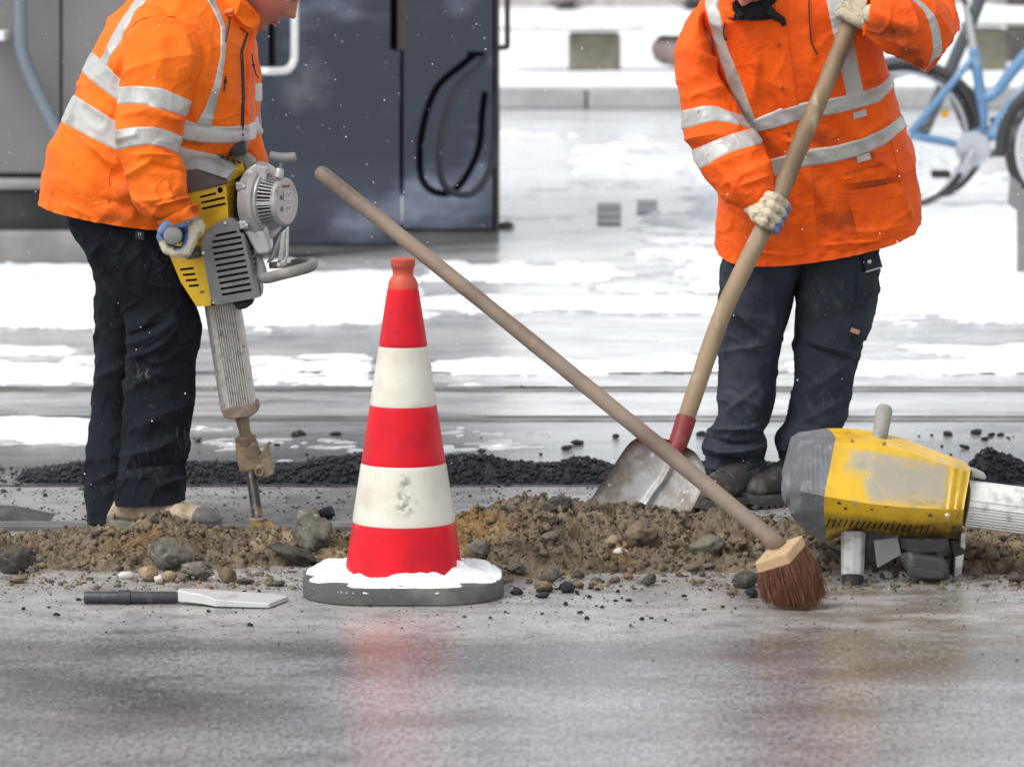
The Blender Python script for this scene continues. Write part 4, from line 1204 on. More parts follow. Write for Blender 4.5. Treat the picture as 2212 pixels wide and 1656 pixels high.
# rounded square base
hw = 444 * kC; hd = 0.225
rc = 0.165
out = []
for qx, qy, a0 in ((1, 1, 0), (-1, 1, 90), (-1, -1, 180), (1, -1, 270)):
    for a in np.linspace(0, 90, 9):
        an = math.radians(a0 + a)
        out.append((qx * (hw - rc) + rc * math.cos(an), qy * (hd - rc) + rc * math.sin(an)))
hb = cz(1502) if False else 0.043
V, F = [], []
n = len(out)
for z, s in ((0.0, 0.985), (0.004, 1.0), (hb - 0.006, 1.0), (hb, 0.985)):
    V += [(CC[0] + a * s, CC[1] + b * s, z) for a, b in out]
for j in range(3):
    F += [(j * n + i, j * n + (i + 1) % n, (j + 1) * n + (i + 1) % n, (j + 1) * n + i) for i in range(n)]
F += [tuple(range(n))[::-1], tuple(3 * n + i for i in range(n))]
M().add(V, F).build("base", M_BASE, cone, True, auto=40)
# snow lying on the base: lumpy, thinner at the corners, gone where the base shows
xs = np.linspace(-hw, hw, 190); ys = np.linspace(-hd, hd, 100)
X, Y = np.meshgrid(xs, ys, indexing='ij')
ax, ay = np.abs(X), np.abs(Y)
ex = np.maximum(ax - (hw - rc), 0); ey = np.maximum(ay - (hd - rc), 0)
dist = np.where((ex > 0) & (ey > 0), rc - np.hypot(ex, ey), np.minimum(hw - ax, hd - ay))
e = sm(0.0, 0.024, dist - 0.010 - 0.012 * fbm(np.stack([X * 22, Y * 22, 0 * X], -1), 3))
Zs = hb - 0.006 + (0.006 + 0.011 * e + 0.014 * fbm(np.stack([X * 18, Y * 18, 0 * X + 2], -1), 4) * e)
rr_ = np.hypot(X, Y)
Zs += 0.022 * np.exp(-((rr_ - rad(1430)) / 0.03) ** 2) * (0.6 + 0.8 * vn(np.stack([X * 16, Y * 16, 0 * X], -1))) * np.where(Y < -.05, 0.45, 1)
for bx, by, br in ((-0.155, -0.16, 0.022), (0.165, -0.165, 0.020), (0.0, -0.192, 0.010), (-0.20, -0.05, 0.014)):
    Zs -= 0.05 * np.exp(-((X - bx) ** 2 / (br * 1.4) ** 2 + (Y - by) ** 2 / br ** 2))
Zs = np.where(dist < 0.004, hb - 0.012, Zs)
V = np.stack([X + CC[0], Y + CC[1], Zs], -1).reshape(-1, 3)
F = grid(len(xs), len(ys)); keep = (V[F][:, :, 2] > hb - 0.004).any(1)
so_ = build("snow_layer", V, F[keep], M_SNOW, None, loc=(CC[0], CC[1], hb))
tag(so_, "lumpy white snow lying on the grey base of the traffic cone", "snow")

# ------------------------------------------------------------------ steel spade chisel on the road
YCH = float(G(400, 1306)[1]) + 0.015
kc = PX(YCH)
ch = thing("spade_chisel", G(400, 1304), "flat steel spade chisel with dark shank lying on the wet road", "chisel")
M_BLADE = plain("worn_bright_steel", (0.62, 0.61, 0.59), 0.42, 0.35, dirt=(0.40, 0.38, 0.34), dlo=0.58, dhi=0.8, dscale=14)
M_SHD = plain("blued_steel", (0.050, 0.054, 0.062), 0.45, 0.4, dirt=(0.20, 0.19, 0.18), dlo=0.55, dhi=0.75, dscale=30)
q = lambda x, y, dy=0.0: P(x, y, YCH + dy)
rz = 13.5 * kc
ctr = lambda x: np.array([q(x, 1290)[0], YCH, rz + 0.001])
V, F = lathe([(0, rz * .9), (0.004, rz), ((268 - 182) * kc, rz), ((268 - 182) * kc + .001, rz * 1.0), ((380 - 182) * kc, rz * 0.98), ((400 - 182) * kc, rz * 0.55)], ctr(182), (1, 0, 0), 20)
M().add(V, F).build("shank", M_SHD, ch, True, auto=40)
V, F = lathe([(0, rz * 1.02), (0.002, rz * 1.22), (0.028, rz * 1.22), (0.030, rz * 1.02)], ctr(256), (1, 0, 0), 20)
cl_ = np.array(V); cl_[:, 2] = np.maximum(cl_[:, 2], 0.0005)
M().add(cl_, F).build("collar", M_SHD, ch, True, auto=40)
top, bot = 0.032, 0.003
xq = [q(x, 1290)[0] for x in (385, 440, 470, 585, 622)]
yb = YCH
outl = [(xq[0], -0.012, 0.030), (xq[1], -0.040, 0.024), (xq[2], -0.064, 0.016), (xq[3], -0.072, 0.008), (xq[4], 0.040, 0.007), (xq[3], 0.064, 0.010), (xq[2], 0.060, 0.018), (xq[1], 0.036, 0.026), (xq[0], 0.012, 0.031)]
V = [(x, yb + b, z + 0.005) for x, b, z in outl] + [(x, yb + b, z * 0.25) for x, b, z in outl]
n = len(outl)
F = [(7, 0, 8), (0, 7, 6, 1), (1, 6, 5, 2), (2, 5, 4, 3)] if False else [tuple(range(n)), tuple(range(2 * n - 1, n - 1, -1))]
F = [(0, 1, 7, 8), (1, 2, 6, 7), (2, 3, 5, 6), (3, 4, 5)] + [tuple(i + n for i in f[::-1]) for f in ((0, 1, 7, 8), (1, 2, 6, 7), (2, 3, 5, 6), (3, 4, 5))]
F += [(i, i + n, (i + 1) % n + n, (i + 1) % n) for i in range(n)]
M().add(V, F).build("blade", M_BLADE, ch, bevel=0.002)

# ------------------------------------------------------------------ broom leaning on the cone
br = thing("broom", G(1716, 1322), "wooden street broom with reddish bristles leaning against the traffic cone", "broom")
Z3 = zmap(1800, 960, 2.957)
YBR = 9.80
tipw = P(692, 372, 10.20); lo = P(1688, 1182, 9.825)
n = 40
path = np.linspace(tipw, lo, n) + np.array([0, 0, 1]) * (0.006 * np.sin(np.linspace(0, math.pi, n)))[:, None]
rad_ = np.linspace(0.0185, 0.0200, n); 
d = (lo - tipw) / np.linalg.norm(lo - tipw)
path = np.concatenate([[tipw - d * 0.010, tipw - d * 0.004], path]); rad_ = np.concatenate([[0.010, 0.0165], rad_])
rad_ = rad_ * (1 + 0.05 * vn(np.stack([np.arange(n + 2) * 0.35, np.zeros(n + 2), np.zeros(n + 2)], -1)))
M().add(*tube(path, rad_, 20)).build("handle", M_WOODD, br, True)
z_ = lambda x, y, dy: P(*Z3(x, y), YBR + dy)
u = PX(YBR) * 0.2992
A = z_(350, 1155, -0.045)
e1 = np.array([-222 * u, 150 * u, -95 * u]); e2 = np.array([132 * u, 165 * u, 115 * u]); e3 = np.array([32 * u, 0.0, -82 * u])
V, F = box_axes(A + (e1 + e2 + e3) / 2, e1 / 2, e2 / 2, e3 / 2)
M().add(V, F).build("broom_block", M_PINE, br, bevel=0.004)
M_BRI = (lambda m: (m.patch((0.10, 0.040, 0.022), 60, 0.42, 0.66, stretch=(1, 1, 0.25), detail=3), m.patch((0.36, 0.19, 0.10), 90, 0.56, 0.72, stretch=(1, 1, 0.2), detail=3), m.done())[2])(Mat("bristle_fibre", (0.21, 0.088, 0.048), 0.6))
V, F = [], []
Tend = z_(400, 1565, -0.01)
zend = 0.004
for i in range(2600):
    a, b = random.random(), random.random()
    p0 = A + e1 * a + e2 * b + e3 * 0.9
    # fans outward and down to the road
    f = 1.0 if random.random() > 0.1 else random.uniform(0.75, 1.1)
    tgt = np.array([Tend[0], Tend[1] + 0.02, zend]) + np.array([(e1 * (a - 0.5) + e2 * (b - 0.5))[0] * 1.30 + 0.008, (e1 * (a - 0.5) + e2 * (b - 0.5))[1] * 0.9, 0])
    tgt += np.array([random.gauss(0, .006), random.gauss(0, .006), 0])
    tgt[2] = zend + max(0, 0.05 * (b - 0.55)) + 0.03 * max(0, a - 0.7) + abs(random.gauss(0, .004))
    mid = (p0 + tgt) / 2 + np.array([(a - .5) * -0.018 + (b - .5) * .02, (-0.012 if a < .6 else .01), 0.006])
    ts = np.linspace(0, f, 5)[:, None]
    pt = (1 - ts) ** 2 * p0 + 2 * ts * (1 - ts) * mid + ts ** 2 * tgt
    w0 = random.uniform(0.0007, 0.0013)
    an = random.uniform(0, 3.14); sd = np.array([math.cos(an), math.sin(an), 0]); sd2 = np.array([-math.sin(an), math.cos(an), 0])
    nb = len(V)
    for j in range(5):
        s = w0 * (1 - 0.5 * j / 4)
        V += [pt[j] + sd * s, pt[j] - sd * s * .5 + sd2 * s * .8, pt[j] - sd * s * .5 - sd2 * s * .8]
    for j in range(4):
        for m_ in range(3):
            F.append((nb + j * 3 + m_, nb + j * 3 + (m_ + 1) % 3, nb + j * 3 + 3 + (m_ + 1) % 3, nb + j * 3 + 3 + m_))
o = build("bristles", V, np.array(F), M_BRI, br); tag(o, kind="stuff")

# ------------------------------------------------------------------ shovel
sh = thing("shovel", G(1400, 1160), "steel shovel with wooden handle and red socket, held by the right worker", "shovel")
Z2 = zmap(1400, 600, 2.435)
Z4 = zmap(1600, 0, 2.509)
S_ = lambda x, y, Y: P(*Z2(x, y), Y)
SH_Y = lambda y: 10.86 + 0.42 * (1105 - y) / 1105.0
def SP(x, y, dy=0.0): return P(x, y, SH_Y(y) + dy)
hp = [Z2(668, 1030), Z2(760, 760), Z2(880, 420), Z2(990, 180)] + [Z4(745, 1230), Z4(880, 900), Z4(1000, 620), Z4(1100, 380), Z4(1190, 150), Z4(1250, 20), Z4(1290, -70)]
pts = np.array([SP(x, y) for x, y in hp])
pth = smooth_path(pts, 80)
rr_ = np.interp(np.linspace(0, 1, 80), [0, .15, .5, .9, 1], [19.0, 20.0, 20.0, 19.0, 17.5]) * PX(11.05)
rr_[-1] *= 0.6
rr_ *= 1 + 0.02 * vn(np.stack([np.arange(80) * 0.4, np.zeros(80), np.zeros(80)], -1))
M().add(*tube(pth, rr_, 22)).build("handle", M_WOOD, sh, True)
M_SOCK = plain("red_paint", (0.21, 0.014, 0.017), 0.45, dirt=(0.20, 0.13, 0.09), dlo=0.5, dhi=0.72, dscale=30)
M_SBL = (lambda m: (m.patch((0.19, 0.16, 0.125), 9, 0.38, 0.62, detail=7, rough=0.68), m.mix((0.24, 0.02, 0.025), m.math('MULTIPLY', m.attr("dirt"), 0.85)), m.patch((0.66, 0.66, 0.66), 40, 0.60, 0.75, detail=6), m.rough(m.noise(14), 0.42, 0.68), m.bump(m.noise(150, 4), 0.0012), m.done())[5])(Mat("scoured_steel", (0.36, 0.355, 0.35), 0.5, 0.35))
s0 = [Z2(672, 1018), Z2(640, 1120), Z2(600, 1230)]
pths = smooth_path(np.array([SP(*p, -0.002) for p in s0]), 24)
M().add(*tube(pths, np.linspace(22.5, 21, 24) * PX(10.9), 22, flat=None)).build("socket", M_SOCK, sh, True, auto=50)
# blade: a dished sheet, its outline traced along both sides
bl = [  # left, right edge at steps down the blade, in the enlarged detail
    ((432, 1118), (560, 1150)), ((380, 1140), (700, 1210)), ((330, 1175), (752, 1265)), ((275, 1250), (783, 1330)), ((205, 1360), (788, 1390)), ((140, 1450), (762, 1450)), ((98, 1520), (715, 1545)), ((70, 1600), (668, 1630)), ((45, 1665), (640, 1700))]
nu, nv = 41, 60
Lp = np.array([Z2(*a) for a, b in bl]); Rp = np.array([Z2(*b) for a, b in bl])
tv = np.linspace(0, len(bl) - 1, nv)
Lc, Rc = crom(Lp, tv), crom(Rp, tv)
def blade(off):
    V = []
    for i in range(nu):
        u = i / (nu - 1)
        for j in range(nv):
            x, y = Lc[j] * (1 - u) + Rc[j] * u
            v = j / (nv - 1)
            dish = 0.030 * (1 - (2 * u - 1) ** 2) * (0.35 + 0.65 * (1 - v)) + 0.018 * math.exp(-(v / 0.10) ** 2) * -1
            rim = -0.008 * math.exp(-((1 - abs(2 * u - 1)) / 0.06) ** 2)
            c = 0.52 + 0.07 * v
            rib = -0.016 * math.exp(-((u - 0.60 + 0.16 * (v - .35)) / 0.030) ** 2) * sm(0.28, 0.45, v) if v > 0.2 else 0
            V.append(SP(x, y, dish + rim + rib + off))
    return V
Vf, Vb = blade(0.0), blade(0.0025)
G1 = grid(nu, nv); N_ = nu * nv
rim = [i * nv for i in range(nu)] + [(nu - 1) * nv + j for j in range(1, nv)] + [i * nv + nv - 1 for i in range(nu - 2, -1, -1)] + [j for j in range(nv - 2, 0, -1)]
F = np.concatenate([G1, G1[:, ::-1] + N_, np.array([(rim[i], rim[(i + 1) % len(rim)], rim[(i + 1) % len(rim)] + N_, rim[i] + N_) for i in range(len(rim))])])
V = np.array(Vf + Vb); px, py = proj(V)
redp = 1 - sm(925, 985, py + 8 * vn(V * 30))
build("blade", V, F, M_SBL, sh, True, attrs={"dirt": redp})
# ------------------------------------------------------------------ breaker held by the left worker
Zb = zmap(350, 320, 3.6)
Zc = zmap(150, 560, 2.178)
b_ = lambda x, y, Y: P(*Zb(x, y), Y)
c_ = lambda x, y, Y=11.10: P(*Zc(x, y), Y)
ub = PX(11.05) * 0.24577          # metres per unit of detail b
uc = PX(11.10) * 0.4062
def slotpoly(p0, p1, h):
    """outline of a slot with rounded ends, in detail coordinates"""
    (x0, y0), (x1, y1) = p0, p1
    L = math.hypot(x1 - x0, y1 - y0); dx, dy = (x1 - x0) / L, (y1 - y0) / L
    nx, ny = -dy * h / 2, dx * h / 2
    pts = []
    for a in np.linspace(-90, 90, 5):
        a = math.radians(a); pts.append((x1 - dx * h / 2 + dx * h / 2 * math.cos(a) + nx * math.sin(a), y1 - dy * h / 2 + dy * h / 2 * math.cos(a) + ny * math.sin(a)))
    for a in np.linspace(90, 270, 5):
        a = math.radians(a); pts.append((x0 + dx * h / 2 + dx * h / 2 * math.cos(a) + nx * math.sin(a), y0 + dy * h / 2 + dy * h / 2 * math.cos(a) + ny * math.sin(a)))
    return pts
def rot_add(mm, poly, Y, depth, zf=None):
    mm.add(*prism([(zf or b_)(x, y, Y) for x, y in poly], depth))
brk = thing("breaker", c_(1045, 1600), "yellow and grey motor breaker held upright by the left worker", "breaker")
# cover of the engine, yellow
yel = M()
pt = [(150, 560), (400, 548), (722, 470), (735, 560), (748, 760), (560, 882), (506, 970), (548, 1190), (592, 1470), (592, 1532), (470, 1545), (330, 1330), (215, 1060), (140, 830),
      (810, 425), (800, 520), (795, 768)]
dp = [10.995, 10.985, 10.985, 10.985, 10.985, 10.985, 10.985, 10.985, 10.985, 10.985, 11.00, 11.01, 11.015, 11.015, 11.05, 11.06, 11.05]
V, F = facets([b_(x, y, d) for (x, y), d in zip(pt, dp)], [tuple(range(14)), (2, 14, 15, 16, 4, 3)], 11.17)
housing = yel.add(V, F).build("housing", M_YEL, brk)
cm = M()
for p0, p1 in (((487, 590), (633, 555)), ((497, 640), (710, 593)), ((503, 693), (718, 645)), ((305, 1235), (433, 1218)), ((330, 1282), (447, 1268)), ((357, 1330), (463, 1318)), ((385, 1378), (478, 1367))):
    rot_add(cm, slotpoly(p0, p1, 20), 10.95, 0.055 if p0[1] < 1000 else 0.085)
rot_add(cm, [(667 + 24 * math.cos(a), 527 + 27 * math.sin(a)) for a in np.linspace(0, 2 * math.pi, 17)[:-1]], 10.95, 0.055)
cutout(housing, cm.v, cm.f, M_DRK)
V, F = facets([b_(*q) for q in ((722, 470, 10.985), (740, 452, 10.99), (812, 335, 11.005), (803, 282, 11.03), (610, 190, 11.03), (640, 180, 11.05), (870, 268, 11.06), (895, 360, 11.06), (812, 426, 11.05))], [(0, 1, 2, 7, 8), (2, 3, 6, 7), (3, 4, 5, 6)], 11.2)
M().add(V, F).build("housing_top", M_YEL, brk, bevel=0.003)
for k in range(5):
    x, y = 640 + k * 48, 190 + k * 19
    M().add(*box_axes(b_(x + 10, y + 8, 11.035), np.array([17, 0, -8]) * ub, (0, .022, 0), (0, 0, 6 * ub))).build("vent_slot", M_DRK, brk)
# angular grey cover above
pts = [(315, 245, 10.97), (470, 188, 11.0), (592, 182, 11.03), (800, 281, 11.03), (811, 335, 11.0), (795, 348, 10.985), (480, 242, 10.968), (742, 450, 10.975), (728, 415, 10.962), (470, 332, 10.955), (345, 350, 10.955)]
V, F = facets([b_(*q) for q in pts], [(0, 1, 2, 6), (2, 3, 4, 5, 6), (0, 6, 9, 10), (6, 5, 8, 9), (5, 4, 7, 8)], 11.17)
M().add(V, F).build("top_cover", M_GRL, brk, bevel=0.0025)
pts = [(345, 351, 10.956), (470, 333, 10.956), (728, 416, 10.963), (740, 451, 10.977), (720, 469, 10.98), (405, 546, 10.978), (380, 470, 10.97)]
V, F = facets([b_(*q) for q in pts], [(0, 1, 2, 3, 4, 5, 6)], 11.15)
M().add(V, F).build("cover_side", M_BRN, brk, bevel=0.002)
# slotted grey guard
pts = [(505, 970), (560, 880), (640, 815), (700, 785), (765, 758), (832, 805), (845, 890), (880, 905), (1000, 1465), (640, 1530), (592, 1475), (545, 1190), (920, 950), (985, 1120), (1036, 1400), (1032, 1455)]
dp = [10.966] * 12 + [11.02, 11.03, 11.03, 11.03]
V, F = facets([b_(x, y, d) for (x, y), d in zip(pts, dp)], [tuple(range(12)), (7, 12, 13, 14, 15, 8)], 11.14)
guard = M().add(V, F).build("guard", M_GRY, brk)
cm = M()
for p0, p1 in (((622, 930), (816, 892)), ((596, 985), (855, 940)), ((592, 1038), (863, 990)), ((604, 1090), (873, 1043)), ((613, 1142), (884, 1095)), ((625, 1195), (893, 1147)), ((635, 1247), (903, 1198)), ((645, 1298), (914, 1250)), ((657, 1350), (925, 1300)), ((668, 1400), (937, 1353)), ((680, 1450), (948, 1405))):
    rot_add(cm, slotpoly(p0, p1, 21), 10.93, 0.06)
for k in range(9):
    x, y = 908 + k * 10.5, 1000 + k * 48
    rot_add(cm, slotpoly((x + 4, y + 4), (x + 34, y), 18), 10.93, 0.10)
cutout(guard, cm.v, cm.f, M_DRK)
def screw(x, y, Y, r, par, zf=b_, u=ub):
    V, F = lathe([(0, r * u), (r * u * .5, r * u), (r * u * .8, r * u * .75), (r * u * .8, r * u * .4), (r * u * .35, r * u * .35)], zf(x, y, Y), (0, -1, 0), 12)
    M().add(V, F).build("screw", M_STL, par, True, auto=40)
for x, y in ((718, 806), (527, 1070)):
    screw(x, y, 10.966, 17, brk)
M().add(*prism([b_(356, 1042, 10.978), b_(490, 1010, 10.978), b_(508, 1106, 10.978), b_(376, 1130, 10.978)], 0.01)).build("data_plate", plain("black_plate", (0.022, 0.022, 0.022), 0.4, dirt=(0.16, 0.15, 0.13), dlo=0.5, dhi=0.66, dscale=120), brk, bevel=0.001)
# crankcase casting
pts = [(900, 350), (975, 288), (1090, 318), (1080, 500), (1090, 800), (1115, 1050), (1095, 1080), (1000, 1085), (945, 960), (880, 890), (838, 760), (852, 610), (818, 480)]
M().add(*prism([b_(x, y, 11.00) for x, y in pts], 0.15)).build("crankcase", M_ALU, brk, bevel=0.008)
M().add(*prism([b_(x, y, 10.985) for x, y in ((885, 880), (960, 870), (1060, 880), (1085, 960), (1115, 1050), (1095, 1080), (1000, 1085))], 0.05)).build("crankcase_foot", M_ALU, brk, bevel=0.006)
M().add(*prism([b_(x, y, 11.075) for x, y in ((690, 200), (730, 165), (900, 200), (965, 255), (985, 300), (900, 360), (880, 280))], 0.10)).build("crankcase_top", M_GRY, brk, bevel=0.005)
M().add(*prism([b_(x, y, 11.06) for x, y in ((790, 400), (870, 375), (850, 480), (850, 800), (830, 800), (795, 765))], 0.10)).build("engine_gap", M_DRK, brk)
for x, y in ((868, 482), (890, 822)):
    M().add(*box_axes(b_(x - 10, y, 10.985), np.array([44, 0, 4]) * ub, (0, .016, 0), np.array([4, 0, -38]) * ub)).build("lug", M_ALU, brk, bevel=0.005)
    screw(x + 14, y, 10.968, 20, brk)
# starter drum: disc, fins and face
ax = np.array([0.88, -0.45, 0.04]); ax /= np.linalg.norm(ax)
a_, bb_, _ = frame(ax)
o0 = b_(1036, 622, 11.05)
rim = [(-0.02, 0.085), (-0.015, 0.098), (0.016, 0.100), (0.022, 0.094), (0.024, 0.080)]
V, F = lathe(rim, o0, ax, 56); M().add(V, F).build("starter_flange", M_ALU, brk, True, auto=35)
V, F = lathe([(0.020, 0.068), (0.070, 0.055)], o0, ax, 40); M().add(V, F).build("starter_core", M_DRK, brk, True, auto=35)
V, F = lathe([(0.022, 0.084), (0.028, 0.082), (0.030, 0.074), (0.028, 0.066)], o0, ax, 56); M().add(V, F).build("starter_ring", M_ALU, brk, True, auto=35)
fins = M()
for k in range(44):
    t = 2 * math.pi * k / 44
    d = a_ * math.cos(t) + bb_ * math.sin(t); s = np.cross(ax, d)
    wd = 0.0013 if (k % 11) else 0.005
    V = []
    for al, r0, r1 in ((0.026, 0.062, 0.0765), (0.070, 0.052, 0.0605)):
        for sg in (-1, 1):
            V += [o0 + ax * al + d * r0 + s * sg * wd, o0 + ax * al + d * r1 + s * sg * wd]
    fins.add(V, [(0, 1, 3, 2), (4, 6, 7, 5), (1, 5, 7, 3), (0, 2, 6, 4), (0, 4, 5, 1), (2, 3, 7, 6)])
fins.build("starter_fins", M_ALU, brk)
V, F = lathe([(0.062, 0.0615), (0.066, 0.0625), (0.074, 0.0620), (0.0775, 0.058), (0.0775, 0.052), (0.0765, 0.051), (0.0765, 0.0005)], o0, ax, 56); M().add(V, F).build("starter_face", M_ALU, brk, True, auto=30)
lab = plain("label_white", (0.62, 0.62, 0.60), 0.45, dirt=(0.35, 0.34, 0.32), dlo=0.5, dhi=0.7, dscale=150)
lbk = plain("label_ink", (0.10, 0.10, 0.10), 0.5)
fr = o0 + ax * 0.0775
hx = np.cross((0, 0, 1.0), ax); hx /= np.linalg.norm(hx); hx = hx if hx[0] > 0 else -hx
hz = np.array([0, 0, 1.0])
def decal(u0, v0, wu, wv, mt, nm, lift=0.0004):
    c = fr + hx * u0 + hz * v0
    M().add(*box_axes(c, hx * wu / 2, hz * wv / 2, ax * lift)).build(nm, mt, brk)
decal(0.006, 0.015, 0.040, 0.024, lab, "label"); decal(0.006, -0.020, 0.040, 0.024, lab, "label")
decal(0.0, 0.040, 0.034, 0.006, lbk, "label_print"); decal(-0.004, -0.041, 0.045, 0.004, lbk, "label_print"); decal(-0.006, -0.0475, 0.03, 0.002, lbk, "label_print")
for u0, v0 in ((-.006, .018), (.002, .021), (.010, .016), (.016, .020), (-.004, .012), (-.006, -.018), (.003, -.015), (.012, -.02), (.016, -.015), (0, -.025)):
    decal(u0, v0, 0.006, 0.0032, lbk, "label_print", 0.0009)
decal(-0.026, 0.012, 0.008, 0.012, lbk, "label_print"); decal(-0.026, -0.018, 0.010, 0.012, lbk, "label_print")
tri = [(888, 558), (918, 607), (864, 612)]
M().add(*prism([b_(x, y, 10.996) for x, y in ((888, 553), (923, 610), (858, 616))], 0.003)).build("warning_frame", lbk, brk)
M().add(*prism([b_(x, y, 10.9955) for x, y in tri], 0.003)).build("warning_sign", M_REFL, brk)
M().add(*prism([b_(943 + 26 * math.cos(a), 358 + 13 * math.sin(a) - 8 * math.cos(a), 10.996) for a in np.linspace(0, 6.28, 21)[:-1]], 0.004)).build("oval_label", lab, brk)
# pull handle
p0, p1 = b_(1192, 395, 11.00), b_(1222, 235, 11.00)
M().add(*lathe([(0, 0.013), (0.018, 0.0115), (0.022, 0.009)], b_(1186, 400, 11.0), p1 - p0, 16)).build("rope_guide", M_ALU, brk, True, auto=40)
M().add(*cyl(p0, p1, 0.0045, 0.0065, 10)).build("pull_stem", M_GRY, brk, True, auto=40)
M().add(*tube(smooth_path([b_(1106, 215, 11.0), b_(1150, 226, 11.0), b_(1222, 236, 11.0), b_(1300, 232, 11.0), b_(1343, 228, 11.0)], 18), np.interp(np.linspace(0, 1, 18), [0, .06, .5, .94, 1], [6, 10.5, 11, 10.5, 6]) * PX(11), 14)).build("pull_handle", M_GRY, brk, True)
V, F = lathe([(-0.016, 0.0285), (-0.014, 0.0300), (0.010, 0.0295), (0.0155, 0.026), (0.0165, 0.012)], b_(812, 148, 11.06), (-0.10, -0.12, 1.0), 28)
V = np.array(V)
M().add(V, F).build("fuel_cap", M_BLK, brk, True, auto=35)
# struts and bumper loop
for poly, Y in (([(1205, 885), (1235, 880), (1140, 1140), (1080, 1165), (1112, 1100)], 11.03), ([(1215, 890), (1262, 850), (1235, 1140), (1178, 1150)], 10.99), ([(1256, 850), (1280, 838), (1272, 1100), (1246, 1150)], 10.97)):
    M().add(*prism([b_(x, y, Y) for x, y in poly], 0.02)).build("strut", M_ALU, brk, bevel=0.004)
lp = [(1005, 1085, 11.02), (1035, 1200, 11.0), (1045, 1275, 10.98), (1090, 1290, 10.955), (1200, 1262, 10.95), (1340, 1228, 10.95), (1455, 1195, 10.97), (1490, 1160, 11.03), (1450, 1142, 11.10), (1370, 1150, 11.14), (1240, 1170, 11.15), (1110, 1180, 11.14)]
rr_ = np.interp(np.linspace(0, 1, 70), [0, .1, .25, .6, .75, 1], [20, 36, 40, 40, 30, 24]) * ub
M().add(*tube(smooth_path([b_(*q) for q in lp], 70), rr_ * 1.25, 16, flat=((0, 1, 0), 0.7))).build("bumper_bar", M_GRY, brk, True)
for x, y, Y in ((1190, 1172, 10.97), (1276, 1140, 10.97)):
    screw(x, y, Y, 22, brk)
M().add(*prism([b_(x, y, 10.985) for x, y in ((1200, 1150), (1260, 1120), (1262, 1180), (1205, 1205))], 0.03)).build("bracket", M_ALU, brk, bevel=0.003)
M().add(*prism([b_(x, y, 11.04) for x, y in ((780, 1512), (965, 1480), (960, 1520), (900, 1560), (840, 1572))], 0.08)).build("rubber_foot", M_BLK, brk, bevel=0.004)
# side handle toward the camera
hv0, hv1 = P(388, 506, 11.02), P(373, 509, 10.81)
M().add(*lathe([(0, .021), (0.16, .0225), (0.205, .0245), (0.210, .0225), (0.212, 0.019)], hv0, hv1 - hv0, 24)).build("handle_grip", M_GRY, brk, True, auto=40)
M().add(*cyl(P(470, 480, 11.28), P(478, 476, 11.44), .021, n=18)).build("handle_grip", M_GRY, brk, True, auto=40)
# finned lower housing
def finned(par, A, Bv, prof, name="finned_housing", mt=None, taper=1.0):
    """extrude a ribbed cross-section (across, depth) along A-B"""
    A, Bv = np.asarray(A, float), np.asarray(Bv, float)
    d = (Bv - A) / np.linalg.norm(Bv - A)
    dep = np.array([0, 1.0, 0]); dep -= d * np.dot(dep, d); dep /= np.linalg.norm(dep)
    ac = np.cross(dep, d); 
    V = [A + ac * x + dep * y for x, y in prof] + [Bv + ac * x * taper + dep * y * taper for x, y in prof]
    n = len(prof)
    F = [tuple(range(n)), tuple(range(2 * n - 1, n - 1, -1))] + [(i, i + n, (i + 1) % n + n, (i + 1) % n) for i in range(n)]
    return M().add(V, F).build(name, mt or M_FIN, par), ac, dep, d
prof = []
for k in range(4):
    x = -.047 + k * .0032; y = -0.002 - k * 0.008
    prof += [(x, y), (x + .0012, y - .003), (x + .0016, y - .0065)]
prof += [(-.034, -.036), (-.0185, -.047)]
for k in range(9):
    x = -.0165 + k * .0062
    prof += [(x, -.0430), (x + .0008, -.0500), (x + .0034, -.0500), (x + .0042, -.0430)]
prof += [(.0455, -.040), (.047, -.03), (.047, .04), (-.047, .04)]
A1, B1 = c_(853, 392), c_(942, 952)
finned(brk, A1, B1, [(-x, y) for x, y in prof])
M().add(*prism([c_(x, y, 11.045) for x, y in ((845, 955), (1035, 922), (1045, 968), (1000, 998), (905, 1010), (862, 1000))], 0.11)).build("end_collar", plain("rusty_mud", (0.20, 0.145, 0.115), 0.75, dirt=(0.28, 0.22, 0.16), dlo=0.45, dhi=0.7, dscale=40, bump=0.001), brk, bevel=0.004)
M().add(*lathe([(0, 38 * uc), (0.012, 37 * uc), (0.040, 31 * uc), (0.055, 34 * uc), (0.062, 44 * uc)], c_(957, 985), c_(985, 1120) - c_(957, 985), 24)).build("neck", M_MUD, brk, True, auto=40)
M().add(*lathe([(0, 50 * uc), (0.004, 57 * uc), (0.020, 57 * uc), (0.024, 54 * uc)], c_(975, 1098), c_(985, 1150) - c_(975, 1098), 24)).build("tool_collar", M_MUD, brk, True, auto=40)
M().add(*prism([c_(x, y, 11.075) for x, y in ((922, 1135), (1033, 1128), (1045, 1165), (1075, 1225), (1062, 1262), (1030, 1288), (946, 1298), (930, 1215))], 0.055)).build("tool_holder", M_MUD, brk, bevel=0.008)
M().add(*prism([c_(x, y, 11.06) for x, y in ((1048, 1215), (1086, 1145), (1098, 1150), (1108, 1220), (1130, 1268), (1128, 1298), (1100, 1318), (1060, 1322), (1034, 1312), (1026, 1285), (1040, 1255), (1062, 1250))], 0.05)).build("latch", M_MUD, brk, bevel=0.006)
M().add(*lathe([(0, 26 * uc), (0.012, 24 * uc), (0.012, 15 * uc), (0.004, 13 * uc), (0.004, 8 * uc), (0.010, 6 * uc)], c_(1052, 1284, 11.062), (0, -1, 0), 20)).build("latch_pin", M_MUD, brk, True, auto=40)
